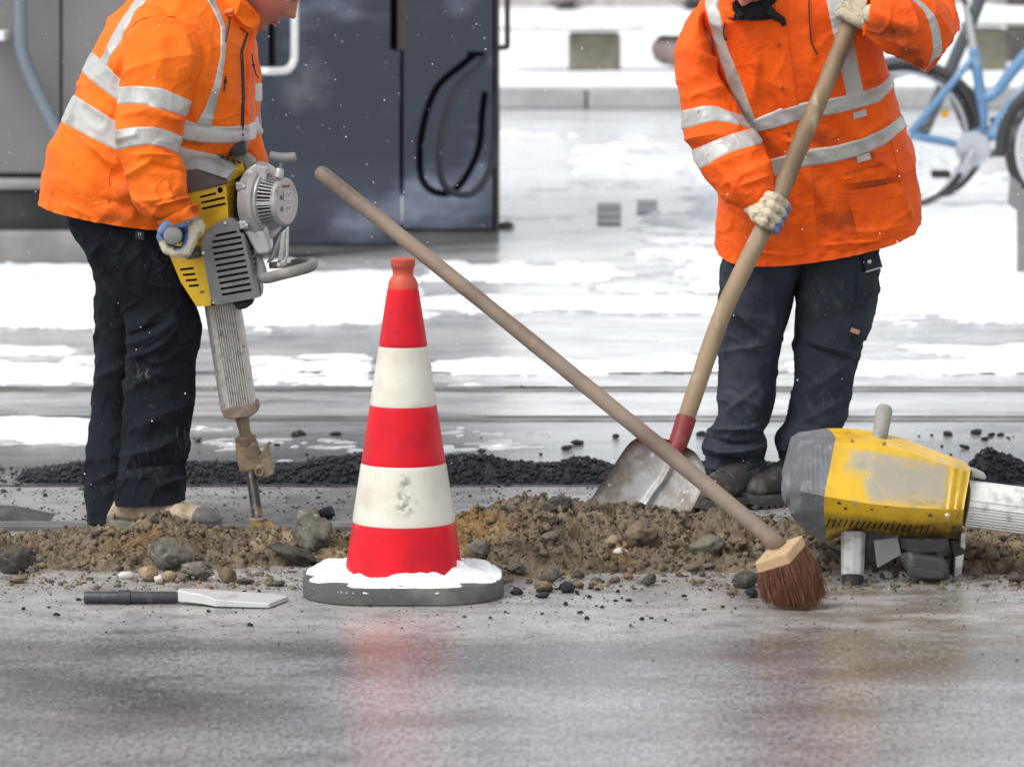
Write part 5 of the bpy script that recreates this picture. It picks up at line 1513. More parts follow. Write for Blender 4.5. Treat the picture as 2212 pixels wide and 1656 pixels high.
M().add(*cyl(c_(1005, 1270), c_(1046, 1545, 11.0), 30 * uc, 29 * uc, 20)).build("chisel_shaft", M_SHK, brk, True, auto=40)
M().add(*lathe([(0, 30 * uc), (0.003, 50 * uc), (0.016, 50 * uc), (0.024, 44 * uc)], c_(1044, 1530, 11.0), (0.06, 0, -1), 22)).build("chisel_collar", M_MUD, brk, True, auto=40)
V, F = facets([c_(*q) for q in ((1005, 1552, 10.985), (1088, 1552, 10.985), (1185, 1618, 10.99), (1180, 1650, 10.99), (980, 1650, 10.99), (988, 1620, 10.985), (1045, 1568, 10.965), (1075, 1640, 10.96))], [(0, 6, 7, 4, 5), (6, 1, 2, 3, 7), (0, 1, 6)], 11.03)
M().add(V, F).build("spade_tip", M_TIP, brk, bevel=0.003)

# ------------------------------------------------------------------ second breaker, lying on its handle at the right
Zd = zmap(1800, 960, 2.957)
d_ = lambda x, y, Y: P(*Zd(x, y), Y)
ud = PX(10.2) * 0.2992
bk = thing("breaker", d_(1000, 1385, 10.2), "worn yellow breaker with grey cap standing upturned on its handle at the right", "breaker")
ST = [[(398, 560), (390, 575), (383, 600), (379, 700), (385, 780), (402, 825)],
      [(452, 352), (442, 362), (428, 400), (376, 690), (384, 870), (425, 932)],
      [(525, 331), (517, 343), (500, 382), (452, 705), (456, 855), (520, 1018)],
      [(712, 315), (709, 330), (702, 358), (628, 742), (625, 842), (642, 1068)],
      [(860, 320), (858, 331), (850, 362), (800, 770), (798, 875), (748, 1028)],
      [(1010, 333), (1005, 345), (1000, 374), (960, 797), (956, 900), (910, 1000)],
      [(1250, 382), (1245, 392), (1235, 422), (1200, 822), (1200, 922), (1160, 1042)],
      [(1440, 452), (1435, 462), (1425, 488), (1400, 832), (1400, 938), (1380, 1052)],
      [(1545, 490), (1541, 499), (1531, 522), (1495, 835), (1495, 940), (1490, 1048)],
      [(1690, 540), (1687, 550), (1680, 572), (1634, 835), (1615, 940), (1622, 1052)]]
DP = np.array([10.30, 10.205, 10.155, 10.105, 10.125, 10.215])
DS = [0.35, 0.75, 0.95, 1.0, 1.03, 1.04, 1.0, 0.93, 0.88, 0.80]
MID = 10.30
def body2(i0, i1, sub, name, mt, ribs=False, swell=0.0):
    rows = []
    for i in range(i0, i1):
        for s in range(sub + (1 if i == i1 - 1 else 0)):
            f = s / sub
            a = np.array(ST[i], float) * (1 - f) + np.array(ST[i + 1], float) * f
            dd = (MID - (MID - DP) * (DS[i] * (1 - f) + DS[i + 1] * f))
            row = []
            for j in range(5):
                for m_ in range(6 + (1 if j == 4 else 0)):
                    g = m_ / 6
                    q = a[j] * (1 - g) + a[j + 1] * g
                    yy = dd[j] * (1 - g) + dd[j + 1] * g
                    k_ = 0.0
                    if ribs and i == 8:
                        k_ = -0.0030 * (1 if (s // 2) % 2 else -0.3)
                    if swell:
                        k_ = -swell * math.sin(math.pi * min(1, (i - i0 + f) / (i1 - i0)))
                    row.append(d_(q[0], q[1], yy + k_))
            n0 = len(row)
            row += [np.array([p[0], 2 * MID - p[1], p[2]]) for p in row[::-1]]
            rows.append(row)
    V = np.array(rows); n, m_ = V.shape[:2]
    Fq = []
    for i in range(n - 1):
        for j in range(m_):
            Fq.append((i * m_ + j, i * m_ + (j + 1) % m_, (i + 1) * m_ + (j + 1) % m_, (i + 1) * m_ + j))
    Fq.append(tuple(range(m_))[::-1]); Fq.append(tuple((n - 1) * m_ + j for j in range(m_)))
    V = V.reshape(-1, 3)
    px, py = proj(V)
    zx = px * 1.1302; zy = py * 1.1302
    zx = (zx - 1800) * 2.957; zy = (zy - 960) * 2.957
    wear = sm(640, 1020, zx - 0.25 * (zy - 560) + 90 * vn(np.stack([zx / 60, zy / 60, 0 * zx], -1))) * (1 - sm(1460, 1600, zx)) * (1 - sm(680, 960, zy)) * sm(330, 480, zy - 0.16 * (zx - 900))
    dirt = sm(830, 1020, zy) + 0.35 * sm(1500, 1600, zx)
    o = build(name, V, Fq, mt, bk, True, attrs={"wear": wear, "dirt": dirt})
    o.data.set_sharp_from_angle(angle=math.radians(42))
    return o
M_CAPG = (lambda m: (m.patch((0.10, 0.105, 0.115), 9, 0.42, 0.72, detail=6), m.mix((0.30, 0.31, 0.32), m.math('MULTIPLY', m.ramp(m.noise(40, 5), 0.52, 0.72), 0.5)), m.bump(m.wave(26, 'X', src="Object"), 0.0010, 0.4), m.bump(m.noise(200, 3), 0.0008), m.done())[4])(Mat("grey_cap_plastic", (0.15, 0.157, 0.17), 0.55))
body2(0, 3, 5, "end_cap", M_CAPG)
body2(3, 9, 10, "housing", M_YEL, True)
M().add(*lathe([(0, 0.04), (0.012, 0.036), (0.02, 0.02)], d_(380, 690, 10.26), (-1, 0, 0), 20)).build("cap_boss", M_CAPG, bk, True, auto=40)
for k in range(19):
    x = 668 + k * 42
    y0 = 905 + (x - 668) * 0.075
    x1, y1 = x - 26, y0 + 58
    if 740 < x < 1060: y1 = y0 + 44
    f = 0.55
    Yq = 10.128
    M().add(*box_axes((d_(x, y0, Yq + .015) + d_(x1, y1, Yq + .048)) / 2 + np.array([0, -.004, 0]), (d_(x1, y1, Yq + .048) - d_(x, y0, Yq + .015)) / 2, np.array([4.5, 0, 2.0]) * ud, (0, 0.004, 0))).build("slot", M_DRK, bk)
for x, y, r, mt in ((735, 788, 13, M_DRK), (970, 830, 13, M_DRK), (1515, 880, 18, M_STL), (1060, 360, 14, M_MUD), (830, 340, 13, M_MUD), (780, 830, 10, M_DRK)):
    V, F = lathe([(0, r * ud), (0.004, r * ud), (0.006, r * ud * .5)], d_(x, y, 10.110 if y > 500 else 10.17), (0, -1, 0), 12)
    M().add(V, F).build("screw", mt, bk, True, auto=40)
# handles: one up, one down to the road
M_HND = plain("pale_worn_grip", (0.27, 0.27, 0.25), 0.6, dirt=(0.13, 0.125, 0.115), dlo=0.48, dhi=0.74, dscale=26, bump=0.001)
M_LEG = plain("pale_leg_tube", (0.42, 0.42, 0.42), 0.45, dirt=(0.24, 0.23, 0.21), dlo=0.48, dhi=0.72, dscale=22, bump=0.0008)
p0, p1 = d_(1022, 345, 10.34), d_(1066, 70, 10.38)
M().add(*lathe([(0, 55 * ud), (0.06, 61 * ud), (0.083, 62 * ud), (0.092, 52 * ud), (0.096, 34 * ud)], d_(1024, 350, 10.34), p1 - p0, 22)).build("handle_grip", M_HND, bk, True, auto=45)
p0, p1 = d_(838, 1000, 10.2), d_(830, 1384, 10.165)
M().add(*tube([p0, p0 * .5 + p1 * .5, p1 * .82 + p0 * .18], np.array([92, 88, 84]) * ud, 8)).build("handle_leg", M_LEG, bk, bevel=0.003)
M().add(*lathe([(0, 82 * ud), (0.012, 78 * ud), (0.024, 74 * ud), (0.028, 60 * ud)], p1 * .84 + p0 * .16, p1 - p0, 18)).build("leg_foot", M_BLK, bk, True, auto=40)
# engine underneath
eng = plain("dusty_dark_engine", (0.055, 0.055, 0.052), 0.65, 0.15, dirt=(0.20, 0.185, 0.155), dlo=0.5, dhi=0.74, dscale=22, bump=0.002, bscale=60)
M().add(*prism([d_(x, y, 10.20) for x, y in ((930, 990), (1170, 1010), (1180, 1180), (1010, 1240), (920, 1200))], 0.14)).build("engine_block", eng, bk, bevel=0.006)
M().add(*prism([d_(x, y, 10.165) for x, y in ((985, 1060), (1160, 1040), (1184, 1165), (1010, 1262))], 0.012)).build("flap", M_GRY, bk, bevel=0.002)
M().add(*prism([d_(x, y, 10.18) for x, y in ((1165, 1045), (1510, 1050), (1505, 1150), (1300, 1160), (1180, 1130))], 0.15)).build("carburettor", eng, bk, bevel=0.006)
M().add(*prism([d_(x, y, 10.16) for x, y in ((1150, 1160), (1250, 1150), (1490, 1190), (1532, 1235), (1525, 1330), (1400, 1342), (1230, 1300))], 0.17)).build("muffler", eng, bk, bevel=0.012)
M().add(*prism([d_(x, y, 10.152) for x, y in ((1225, 1245), (1500, 1285), (1500, 1345), (1390, 1345), (1225, 1325))], 0.15)).build("muffler_base", M_SKIRT, bk, bevel=0.006)
M().add(*prism([d_(x, y, 10.22) for x, y in ((1530, 1060), (1610, 1060), (1655, 1150), (1600, 1250), (1590, 1330), (1545, 1320), (1560, 1180))], 0.05)).build("stay", M_SKIRT, bk, bevel=0.006)
M().add(*prism([d_(x, y, 10.19) for x, y in ((1615, 1010), (1650, 1000), (1648, 1130), (1610, 1110))], 0.03)).build("stay_plate", M_ALU, bk, bevel=0.003)
M().add(*prism([d_(x, y, 10.20) for x, y in ((1575, 1180), (1640, 1160), (1620, 1310), (1565, 1330))], 0.03)).build("stay_plate", M_ALU, bk, bevel=0.003)
for i in range(4):
    M().add(*cyl(d_(640 + 30 * i, 1100 + 12 * i, 10.3), d_(760, 1200 + 30 * i, 10.22), 0.003, n=6)).build("cable", M_SKIRT, bk, True)
# finned tube to the right, out of the picture
prof = [(-.054, .0), (-.054, -.02), (-.040, -.046), (-.039, -.047), (-.016, -.058), (-.0155, -.056), (.0, -.059)]
for k in range(7):
    x = .003 + k * .0072
    y = -.058 + 0.016 * (k / 6) ** 2
    prof += [(x, y + .004), (x + .001, y), (x + .0042, y), (x + .0052, y + .004)]
prof += [(.054, -.03), (.054, .03), (-.04, .05), (-.054, .03)]
A2, B2_ = d_(1645, 790, 10.24), d_(2560, 908, 10.26)
finned(bk, A2, B2_, prof, mt=plain("pale_finned_alloy", (0.70, 0.69, 0.66), 0.5, 0.1, dirt=(0.42, 0.39, 0.34), dlo=0.5, dhi=0.72, dscale=26, bump=0.001))
M().add(*prism([d_(x, y, 10.26) for x, y in ((1688, 545), (1740, 560), (1798, 590), (1796, 625), (1690, 605))], 0.05)).build("side_rib", M_GRL, bk, bevel=0.004)
M().add(*cyl(B2_, d_(2800, 940, 10.26), 0.032, n=20)).build("neck", M_MUD, bk, True, auto=40)
M().add(*prism([d_(x, y, 10.22) for x, y in ((2780, 850), (2990, 880), (2985, 1020), (2775, 1010))], 0.08)).build("tool_holder", M_MUD, bk, bevel=0.01)
M().add(*cyl(d_(2985, 955, 10.26), d_(3400, 1010, 10.27), 0.016, n=16)).build("chisel_shaft", M_SHK, bk, True, auto=40)
# ------------------------------------------------------------------ clothing: surfaces spun through rings read off the photo
class Cloth:
    """rings: (left point, right point, depth Y, half depth m, front drop m, squareness); theta 0 = right, 90 = front, 180 = left"""
    def __init__(s, rings, wr=(), folds=(), stains=(), amp=1.0, seed=0.0):
        s.L = np.array([r[0] for r in rings], float)
        s.R = np.array([r[1] for r in rings], float)
        s.Y = np.array([r[2] for r in rings], float)
        s.d = np.array([r[3] for r in rings], float)
        s.t = np.array([r[4] if len(r) > 4 else 0.0 for r in rings], float)
        s.e = np.array([r[5] if len(r) > 5 else 0.9 for r in rings], float)
        s.n = len(rings)
        s.wr, s.folds, s.stains, s.amp, s.seed = wr, folds, stains, amp, seed
    def base(s, th, v):
        L, R = crom(s.L, v), crom(s.R, v)
        Y, d, t, e = crom(s.Y, v), crom(s.d, v), crom(s.t, v), crom(s.e, v)
        def PP(q):
            a = (q[..., 0] - CX) / FPX; b = (CY - q[..., 1]) / FPX
            dx = a; dy = FW[1] + UP[1] * b; dz = FW[2] + UP[2] * b
            k = Y / dy
            return np.stack([dx * k, dy * k, CAM_H + dz * k], -1)
        A, B = PP(L), PP(R)
        c, h = (A + B) / 2, (B - A) / 2
        ct, st = np.cos(th), np.sin(th)
        x = np.sign(ct) * np.abs(ct) ** e; y = np.sign(st) * np.abs(st) ** e
        p = c + h * x[..., None]
        p[..., 1] -= d * y
        p[..., 2] -= t * y
        return p, c
    def pt(s, th, v, off=0.0):
        th, v = np.broadcast_arrays(np.asarray(th, float), np.asarray(v, float))
        p, c = s.base(th, v)
        e1, e2 = 0.02, 0.03
        du = s.base(th + e1, v)[0] - s.base(th - e1, v)[0]
        dv = s.base(th, np.clip(v + e2, 0, s.n - 1))[0] - s.base(th, np.clip(v - e2, 0, s.n - 1))[0]
        N = np.cross(du, dv)
        N /= np.linalg.norm(N, axis=-1)[..., None] + 1e-12
        N *= np.sign(np.sum(N * (p - c), -1) + 1e-9)[..., None]
        D = np.zeros(th.shape)
        for kind, amp, fr, rot in s.wr:
            ca, sa = math.cos(rot), math.sin(rot)
            q = np.stack([(p[..., 0] * ca + p[..., 2] * sa) * fr[0], p[..., 1] * fr[1], (-p[..., 0] * sa + p[..., 2] * ca) * fr[2]], -1) + s.seed
            if kind == 'n':
                D += amp * fbm(q, 3)
            else:                                   # creases: ridges between flat cloth
                wq = q + 0.35 * np.stack([vn(q * 0.7 + 5), vn(q * 0.7 + 11), vn(q * 0.7 + 19)], -1)
                D += amp * (np.clip(1 - np.abs(vn(wq)) * 2.6, 0, 1) ** 1.5 - 0.28)
        px, py = proj(p)
        fr_ = sm(0.25, -0.15, N[..., 1])
        for f in s.folds:
            (x0, y0), (x1, y1), wd, hg = f[:4]
            dx, dy = x1 - x0, y1 - y0
            L = math.hypot(dx, dy)
            t = ((px - x0) * dx + (py - y0) * dy) / (L * L)
            bend = (f[4] if len(f) > 4 else 0.0)
            dd = ((px - x0) * -dy + (py - y0) * dx) / L - bend * 4 * np.clip(t, 0, 1) * (1 - np.clip(t, 0, 1))
            asym = np.where(dd > 0, wd, wd * 0.55)
            D += hg * np.exp(-(np.abs(dd) / asym) ** 1.5) * sm(-0.15, 0.25, t) * (1 - sm(0.75, 1.15, t)) * fr_
        return p + N * (D * s.amp + off)[..., None]
    def grid(s, name, mat, parent, nu=160, nv=200, v0=0.0, v1=None, cap0=False, cap1=False, off=0.0, hem=None):
        v1 = s.n - 1 if v1 is None else v1
        th = np.linspace(0, 2 * np.pi, nu + 1)
        v = np.linspace(v0, v1, nv)
        T, Vv = np.meshgrid(th, v, indexing='ij')
        W = s.pt(T, Vv, off if hem is None else off + hem(T, Vv))
        W[-1] = W[0]
        rr = np.linalg.norm(np.diff(W[:, nv // 2], axis=0), axis=-1).sum()
        ll = np.concatenate([[0], np.cumsum(np.linalg.norm(np.diff(W[nu // 4], axis=0), axis=-1))])
        uv = np.stack([T / (2 * np.pi) * rr, np.broadcast_to(ll, T.shape)], -1).reshape(-1, 2)
        F = grid(nu + 1, nv)
        V = W.reshape(-1, 3)
        px, py = proj(V)
        d = np.zeros(len(V))
        Nf = (V - s.base(T, Vv)[1].reshape(-1, 3))[:, 1] < 0.02
        for x, y, rx, ry, a in s.stains:
            d = np.maximum(d, a * np.exp(-((px - x) / rx) ** 2 - ((py - y) / ry) ** 2))
        d = d * Nf
        if cap0 or cap1:
            F = F.tolist()
            if cap0: F.append([i * nv for i in range(nu)])
            if cap1: F.append([i * nv + nv - 1 for i in range(nu)][::-1])
            return build(name, V, F, mat, parent, True, uv=uv, attrs={"dirt": d})
        return build(name, V, F, mat, parent, True, uv=uv, attrs={"dirt": d})
    # --- pieces sewn on: follow the cloth between two lines read off the photo
    def _line_v(s, th, line, swap, vlim):
        """for every theta, where the surface crosses the line (y over x, or x over y)"""
        line = np.array(line, float)
        vs = np.linspace(vlim[0], vlim[1], 240)
        T, Vv = np.meshgrid(th, vs, indexing='ij')
        px, py = proj(s.pt(T, Vv))
        a, b = (py, px) if swap else (px, py)
        o_ = np.argsort(line[:, 1] if swap else line[:, 0])
        ln = line[o_]
        lx, ly = (ln[:, 1], ln[:, 0]) if swap else (ln[:, 0], ln[:, 1])
        f = np.interp(a, lx, ly)
        sl0 = (ly[1] - ly[0]) / (lx[1] - lx[0]); sl1 = (ly[-1] - ly[-2]) / (lx[-1] - lx[-2])
        f = np.where(a < lx[0], ly[0] + sl0 * (a - lx[0]), f); f = np.where(a > lx[-1], ly[-1] + sl1 * (a - lx[-1]), f)
        g = b - f
        out = np.full(len(th), np.nan)
        for i in range(len(th)):
            z = np.where(np.sign(g[i][:-1]) != np.sign(g[i][1:]))[0]
            if len(z):
                k = z[0]; t = g[i][k] / (g[i][k] - g[i][k + 1])
                out[i] = vs[k] + t * (vs[1] - vs[0])
        return out
    def band(s, name, mat, parent, lo, hi, swap=False, vlim=None, th0=0.0, th1=2 * math.pi, off=0.0026, n=200, m=14):
        """a tape round the garment; lo and hi are its two edges"""
        vlim = vlim or (0, s.n - 1)
        th = np.linspace(th0, th1, n)
        ed = []
        for ln in (lo, hi):
            front = (np.mod(th, 2 * np.pi) > 0.12) & (np.mod(th, 2 * np.pi) < np.pi - 0.12)
            v = np.full(n, np.nan)
            v[front] = s._line_v(th[front], ln, swap, vlim)
            ok = ~np.isnan(v)
            # round the back the tape joins its two ends
            v = np.interp(th, np.concatenate([th[ok], [th[ok][0] + 2 * np.pi]]), np.concatenate([v[ok], [v[ok][0]]]))
            k_ = np.ones(7) / 7
            v = np.convolve(np.pad(v, 3, mode='edge'), k_, 'valid')
            ed.append(v)
        return s._tape(name, mat, parent, th[:, None] + np.zeros(m), ed[0][:, None] + (ed[1] - ed[0])[:, None] * np.linspace(0, 1, m)[None], off)
    def _tape(s, name, mat, parent, T, Vv, off):
        n, m = T.shape
        offs = np.full((n, m), off); offs[:, 0] = offs[:, -1] = -0.0008
        W = s.pt(T, Vv, offs)
        u = np.linspace(0, 1, n)[:, None] + 0 * T; w_ = np.linspace(0, 0.05, m)[None] + 0 * T
        return build(name, W.reshape(-1, 3), grid(n, m), mat, parent, True, uv=np.stack([u, w_], -1).reshape(-1, 2), attrs={"dirt": np.zeros(n * m)})
    def strip(s, name, mat, parent, left, right, v0, v1, off=0.003, n=160, m=12, extra=0.0):
        """a tape running along the garment between two lines given as x over y, front side"""
        vs = np.linspace(v0, v1, n)
        ths = np.linspace(0.02, np.pi - 0.02, 200)
        T, Vv = np.meshgrid(ths, vs, indexing='ij')
        px, py = proj(s.pt(T, Vv))
        ed = []
        for ln in (left, right):
            ln = np.array(ln, float); ln = ln[np.argsort(ln[:, 1])]
            f = np.interp(py, ln[:, 1], ln[:, 0])
            g = px - f
            th = np.full(n, np.nan)
            for j in range(n):
                z = np.where(np.sign(g[:-1, j]) != np.sign(g[1:, j]))[0]
                if len(z):
                    k = z[0]; t = g[k, j] / (g[k, j] - g[k + 1, j]); th[j] = ths[k] + t * (ths[1] - ths[0])
            ok = ~np.isnan(th)
            if ok.sum() < 2:
                return None
            th = np.interp(np.arange(n), np.arange(n)[ok], th[ok])
            th = np.convolve(np.pad(th, 3, mode='edge'), np.ones(7) / 7, 'valid')
            ed.append(th)
        return s._tape(name, mat, parent, ed[0][:, None] + (ed[1] - ed[0])[:, None] * np.linspace(0, 1, m)[None], vs[:, None] + np.zeros(m), off + extra)

def onpts(cl, pts, off=0.004):
    """photo points dropped on the front of a garment"""
    T, Vv = np.meshgrid(np.linspace(0.05, np.pi - 0.05, 120), np.linspace(0, cl.n - 1, 200), indexing='ij')
    W = cl.pt(T, Vv, off); px, py = proj(W)
    out = []
    for x, y in pts:
        k = np.argmin((px - x) ** 2 + (py - y) ** 2)
        i, j = np.unravel_index(k, px.shape)
        Yd = W[i, j][1]
        out.append(P(x, y, Yd))
    return np.array(out)
def cord(cl, pts, r, name, mat, parent, n=40, off=0.004, knots=()):
    path = smooth_path(onpts(cl, pts, off), n)
    mm = M().add(*tube(path, r, 8))
    for t in knots:
        c = path[int(t * (n - 1))]; mm.add(*capsule(c - np.array([0, 0, r * 1.2]), c + np.array([0, 0, r * 1.2]), r * 2.0, n=8, k=3))
    return mm.build(name, mat, parent, True)

# ------------------------------------------------------------------ gloved fist round a bar
def fist(person, c, zaxis, wrist, r, wp, heel=-.052, blue_tips=True, thumb_sign=1, name="glove", scale=1.0, hint=None, wrap=1.0, tipr=.019):
    c, z = np.asarray(c, float), np.asarray(zaxis, float)
    z = z / np.linalg.norm(z)
    wv = np.asarray(wrist, float); wv = wv - z * np.dot(wv, z); wv /= np.linalg.norm(wv)
    y = -wv; x = np.cross(y, z)
    back_to = np.asarray(hint if hint is not None else (0, -1, 0), float)
    if np.dot(-x, back_to) < 0:
        x, z = -x, -z
        thumb_sign = -thumb_sign
    k = scale
    V, F = [], []
    def cap(p, q, a, b=None):
        nonlocal V, F
        v, f = capsule(p, q, a * k, (b or a) * k, 12, 4)
        n0 = len(V); V += [np.asarray(q_) for q_ in v]; F += [tuple(i + n0 for i in g) for g in f]
    pol = lambda a, d, zz: np.array([d * math.cos(math.radians(a)), d * math.sin(math.radians(a)), zz])
    wl = np.stack([x, y, z], 0) @ (np.asarray(wp, float) - c)
    wr0 = np.array([-(r + 0.020 * k), heel * k, float(np.clip(wl[2] * 0.5, -.035, .035))])
    tips, mids = [], []
    for i in range(4):
        zz = (0.034 - i * 0.0225) * k * thumb_sign
        ln = (0.98, 1.06, 1.0, 0.84)[i] * wrap; fr_ = (0.0108, 0.0112, 0.0108, 0.0097)[i]
        d0 = r + 0.017 * k
        mcp = pol(128, d0 + 0.006 * k, zz); 
        pip = pol(128 - 66 * ln, r + 0.0145 * k, zz * 0.97)
        dip = pol(128 - 118 * ln, r + 0.0115 * k, zz * 0.95)
        tip = pol(128 - 165 * ln, r + 0.0105 * k, zz * 0.93)
        cap(wr0 + np.array([0, 0.006 * k, zz * 0.45]), mcp, 0.0175, 0.0130)
        m1 = pol(128 - 33 * ln, r + 0.0165 * k, zz)
        cap(mcp, m1, fr_ * 1.12, fr_ * 1.05); cap(m1, pip, fr_ * 1.05, fr_ * 1.06); cap(pip, dip, fr_ * 1.04, fr_ * .96); cap(dip, tip, fr_ * .96, fr_ * .88)
        tips.append(tip); mids.append(dip)
    cap(wr0, pol(180, r + 0.012 * k, 0.02 * k * thumb_sign), 0.019, 0.016); cap(wr0, pol(180, r + 0.012 * k, -0.022 * k * thumb_sign), 0.019, 0.016)
    tb = np.array([-(r + 0.010 * k), -0.050 * k, 0.026 * k * thumb_sign])
    t1 = pol(-112, r + 0.016 * k, 0.046 * k * thumb_sign); t2 = pol(-55, r + 0.0125 * k, 0.050 * k * thumb_sign); t3 = pol(-15, r + 0.0115 * k, 0.046 * k * thumb_sign)
    cap(wr0 + np.array([0.004, 0.012, 0.012 * thumb_sign]) * k, tb, 0.016, 0.0150); cap(tb, t1, 0.0150, 0.0128); cap(t1, t2, 0.0128, 0.0120); cap(t2, t3, 0.0118, 0.0100)
    cap(wr0, wl, 0.0245, 0.0255)
    W, Q = voxel(V, F, 0.0021, 4)
    # blue dipped palm, thumb and finger ends; cream knit back
    ang = np.degrees(np.arctan2(W[:, 1], W[:, 0])); dd = np.hypot(W[:, 0], W[:, 1])
    db = np.min([np.linalg.norm(W - t_, axis=1) for t_ in tips], axis=0)
    dm = np.min([np.linalg.norm(W - t_, axis=1) for t_ in mids], axis=0)
    dt = np.min([np.linalg.norm(W - t_, axis=1) for t_ in (t2, t3, t1 * .35 + t2 * .65)], axis=0)
    blue = (db < tipr * k) | (dm < 0.0125 * k) | (dt < 0.021 * k) | ((dd < r + 0.010 * k) & (W[:, 0] < 0))
    blue |= (W[:, 1] > -0.05 * k) & (W[:, 1] < 0) & (np.abs(W[:, 0]) < r + 0.013 * k) & (W[:, 0] > -(r + 0.006 * k))
    fm = blue[Q].sum(1) >= 2
    R_ = np.stack([x, y, z], 0)
    N_ = W @ R_ + c
    N_ += 0.0012 * fbm(N_ * 70, 3)[:, None]
    F_ = Q if np.linalg.det(R_) > 0 else Q[:, ::-1]
    o = build(name, N_, F_, [M_GLV, M_GBL], person, True, fmat=fm.astype(int))
    return o, c + wr0 @ R_ + 0.0 * c

# ------------------------------------------------------------------ heads and hidden bodies
def head_mesh(c, fwd, up, s=1.0):
    """an adult head: fwd = where the face looks"""
    f = np.asarray(fwd, float); f /= np.linalg.norm(f)
    u = np.asarray(up, float); u -= f * np.dot(u, f); u /= np.linalg.norm(u)
    l = np.cross(u, f)
    nu, nv = 110, 84
    T, Q = np.meshgrid(np.linspace(0, 2 * np.pi, nu + 1)[:-1], np.linspace(0.02, np.pi - 0.02, nv), indexing='ij')
    z = np.cos(Q); rr_ = np.sin(Q)
    X = rr_ * np.cos(T); Yl = rr_ * np.sin(T)
    low = sm(0.0, -0.95, z)
    X3 = X * (0.098 - 0.010 * low) + 0.010 * low; Y3 = Yl * (0.077 - 0.026 * low); Z3 = z * 0.118
    front = np.clip(np.cos(T), 0, 1) ** 1.0 * (rr_ > 0.05)
    g = lambda y0, z0, sy, sz: np.exp(-((Y3 - y0) / sy) ** 2 - ((Z3 - z0) / sz) ** 2) * (X > 0)
    dx = 0.0
    for zz, a, wd in ((0.020, 0.006, 0.007), (0.008, 0.010, 0.0075), (-0.004, 0.014, 0.009), (-0.016, 0.019, 0.0115), (-0.024, 0.016, 0.012)):
        dx = dx + a * g(0, zz, wd, 0.0085)
    dx += 0.007 * (g(0.013, -0.024, 0.006, 0.006) + g(-0.013, -0.024, 0.006, 0.006))
    dx -= 0.011 * (g(0.031, 0.012, 0.016, 0.011) + g(-0.031, 0.012, 0.016, 0.011))
    dx += 0.005 * (g(0.03, 0.030, 0.022, 0.008) + g(-0.03, 0.030, 0.022, 0.008))
    dx += 0.0065 * g(0, -0.049, 0.019, 0.0048) + 0.0060 * g(0, -0.0615, 0.017, 0.0050) - 0.0050 * g(0, -0.0553, 0.021, 0.0022) - 0.004 * g(0, -0.073, 0.018, 0.006)
    dx += 0.014 * g(0, -0.092, 0.021, 0.014)
    dx += 0.006 * (g(0.040, -0.020, 0.017, 0.022) + g(-0.040, -0.020, 0.017, 0.022))
    X3 = X3 + dx
    V = (np.stack([X3, Y3, Z3], -1) * s).reshape(-1, 3)
    R_ = np.stack([f, l, u], 0)
    F = grid(nu, nv, True).tolist()
    F.append([i * nv for i in range(nu)]); F.append([i * nv + nv - 1 for i in range(nu)][::-1])
    loc = lambda p: np.asarray(p, float) * s @ R_ + c
    W = V @ R_ + c
    ears = []
    for sg in (-1, 1):
        ears.append(capsule(loc((-0.004, sg * 0.073, 0.020)), loc((-0.010, sg * 0.079, -0.018)), 0.012 * s, 0.008 * s, 10))
    return W, F, ears, loc

def body(person, head, chain, loc_):
    """one continuous figure under the clothes"""
    W, F, ears, loc = head
    V = [np.asarray(v) for v in W]; Fs = [tuple(f) for f in F]
    def add(v, f):
        n0 = len(V); V.extend(np.asarray(q) for q in v); Fs.extend(tuple(i + n0 for i in g) for g in f)
    for v, f in ears: add(v, f)
    for p, q, a, b in chain: add(*capsule(p, q, a, b, 18, 5))
    Wv, Q = voxel(V, Fs, 0.0042, 3)
    return build("body", Wv, Q, M_SKIN, person, True)

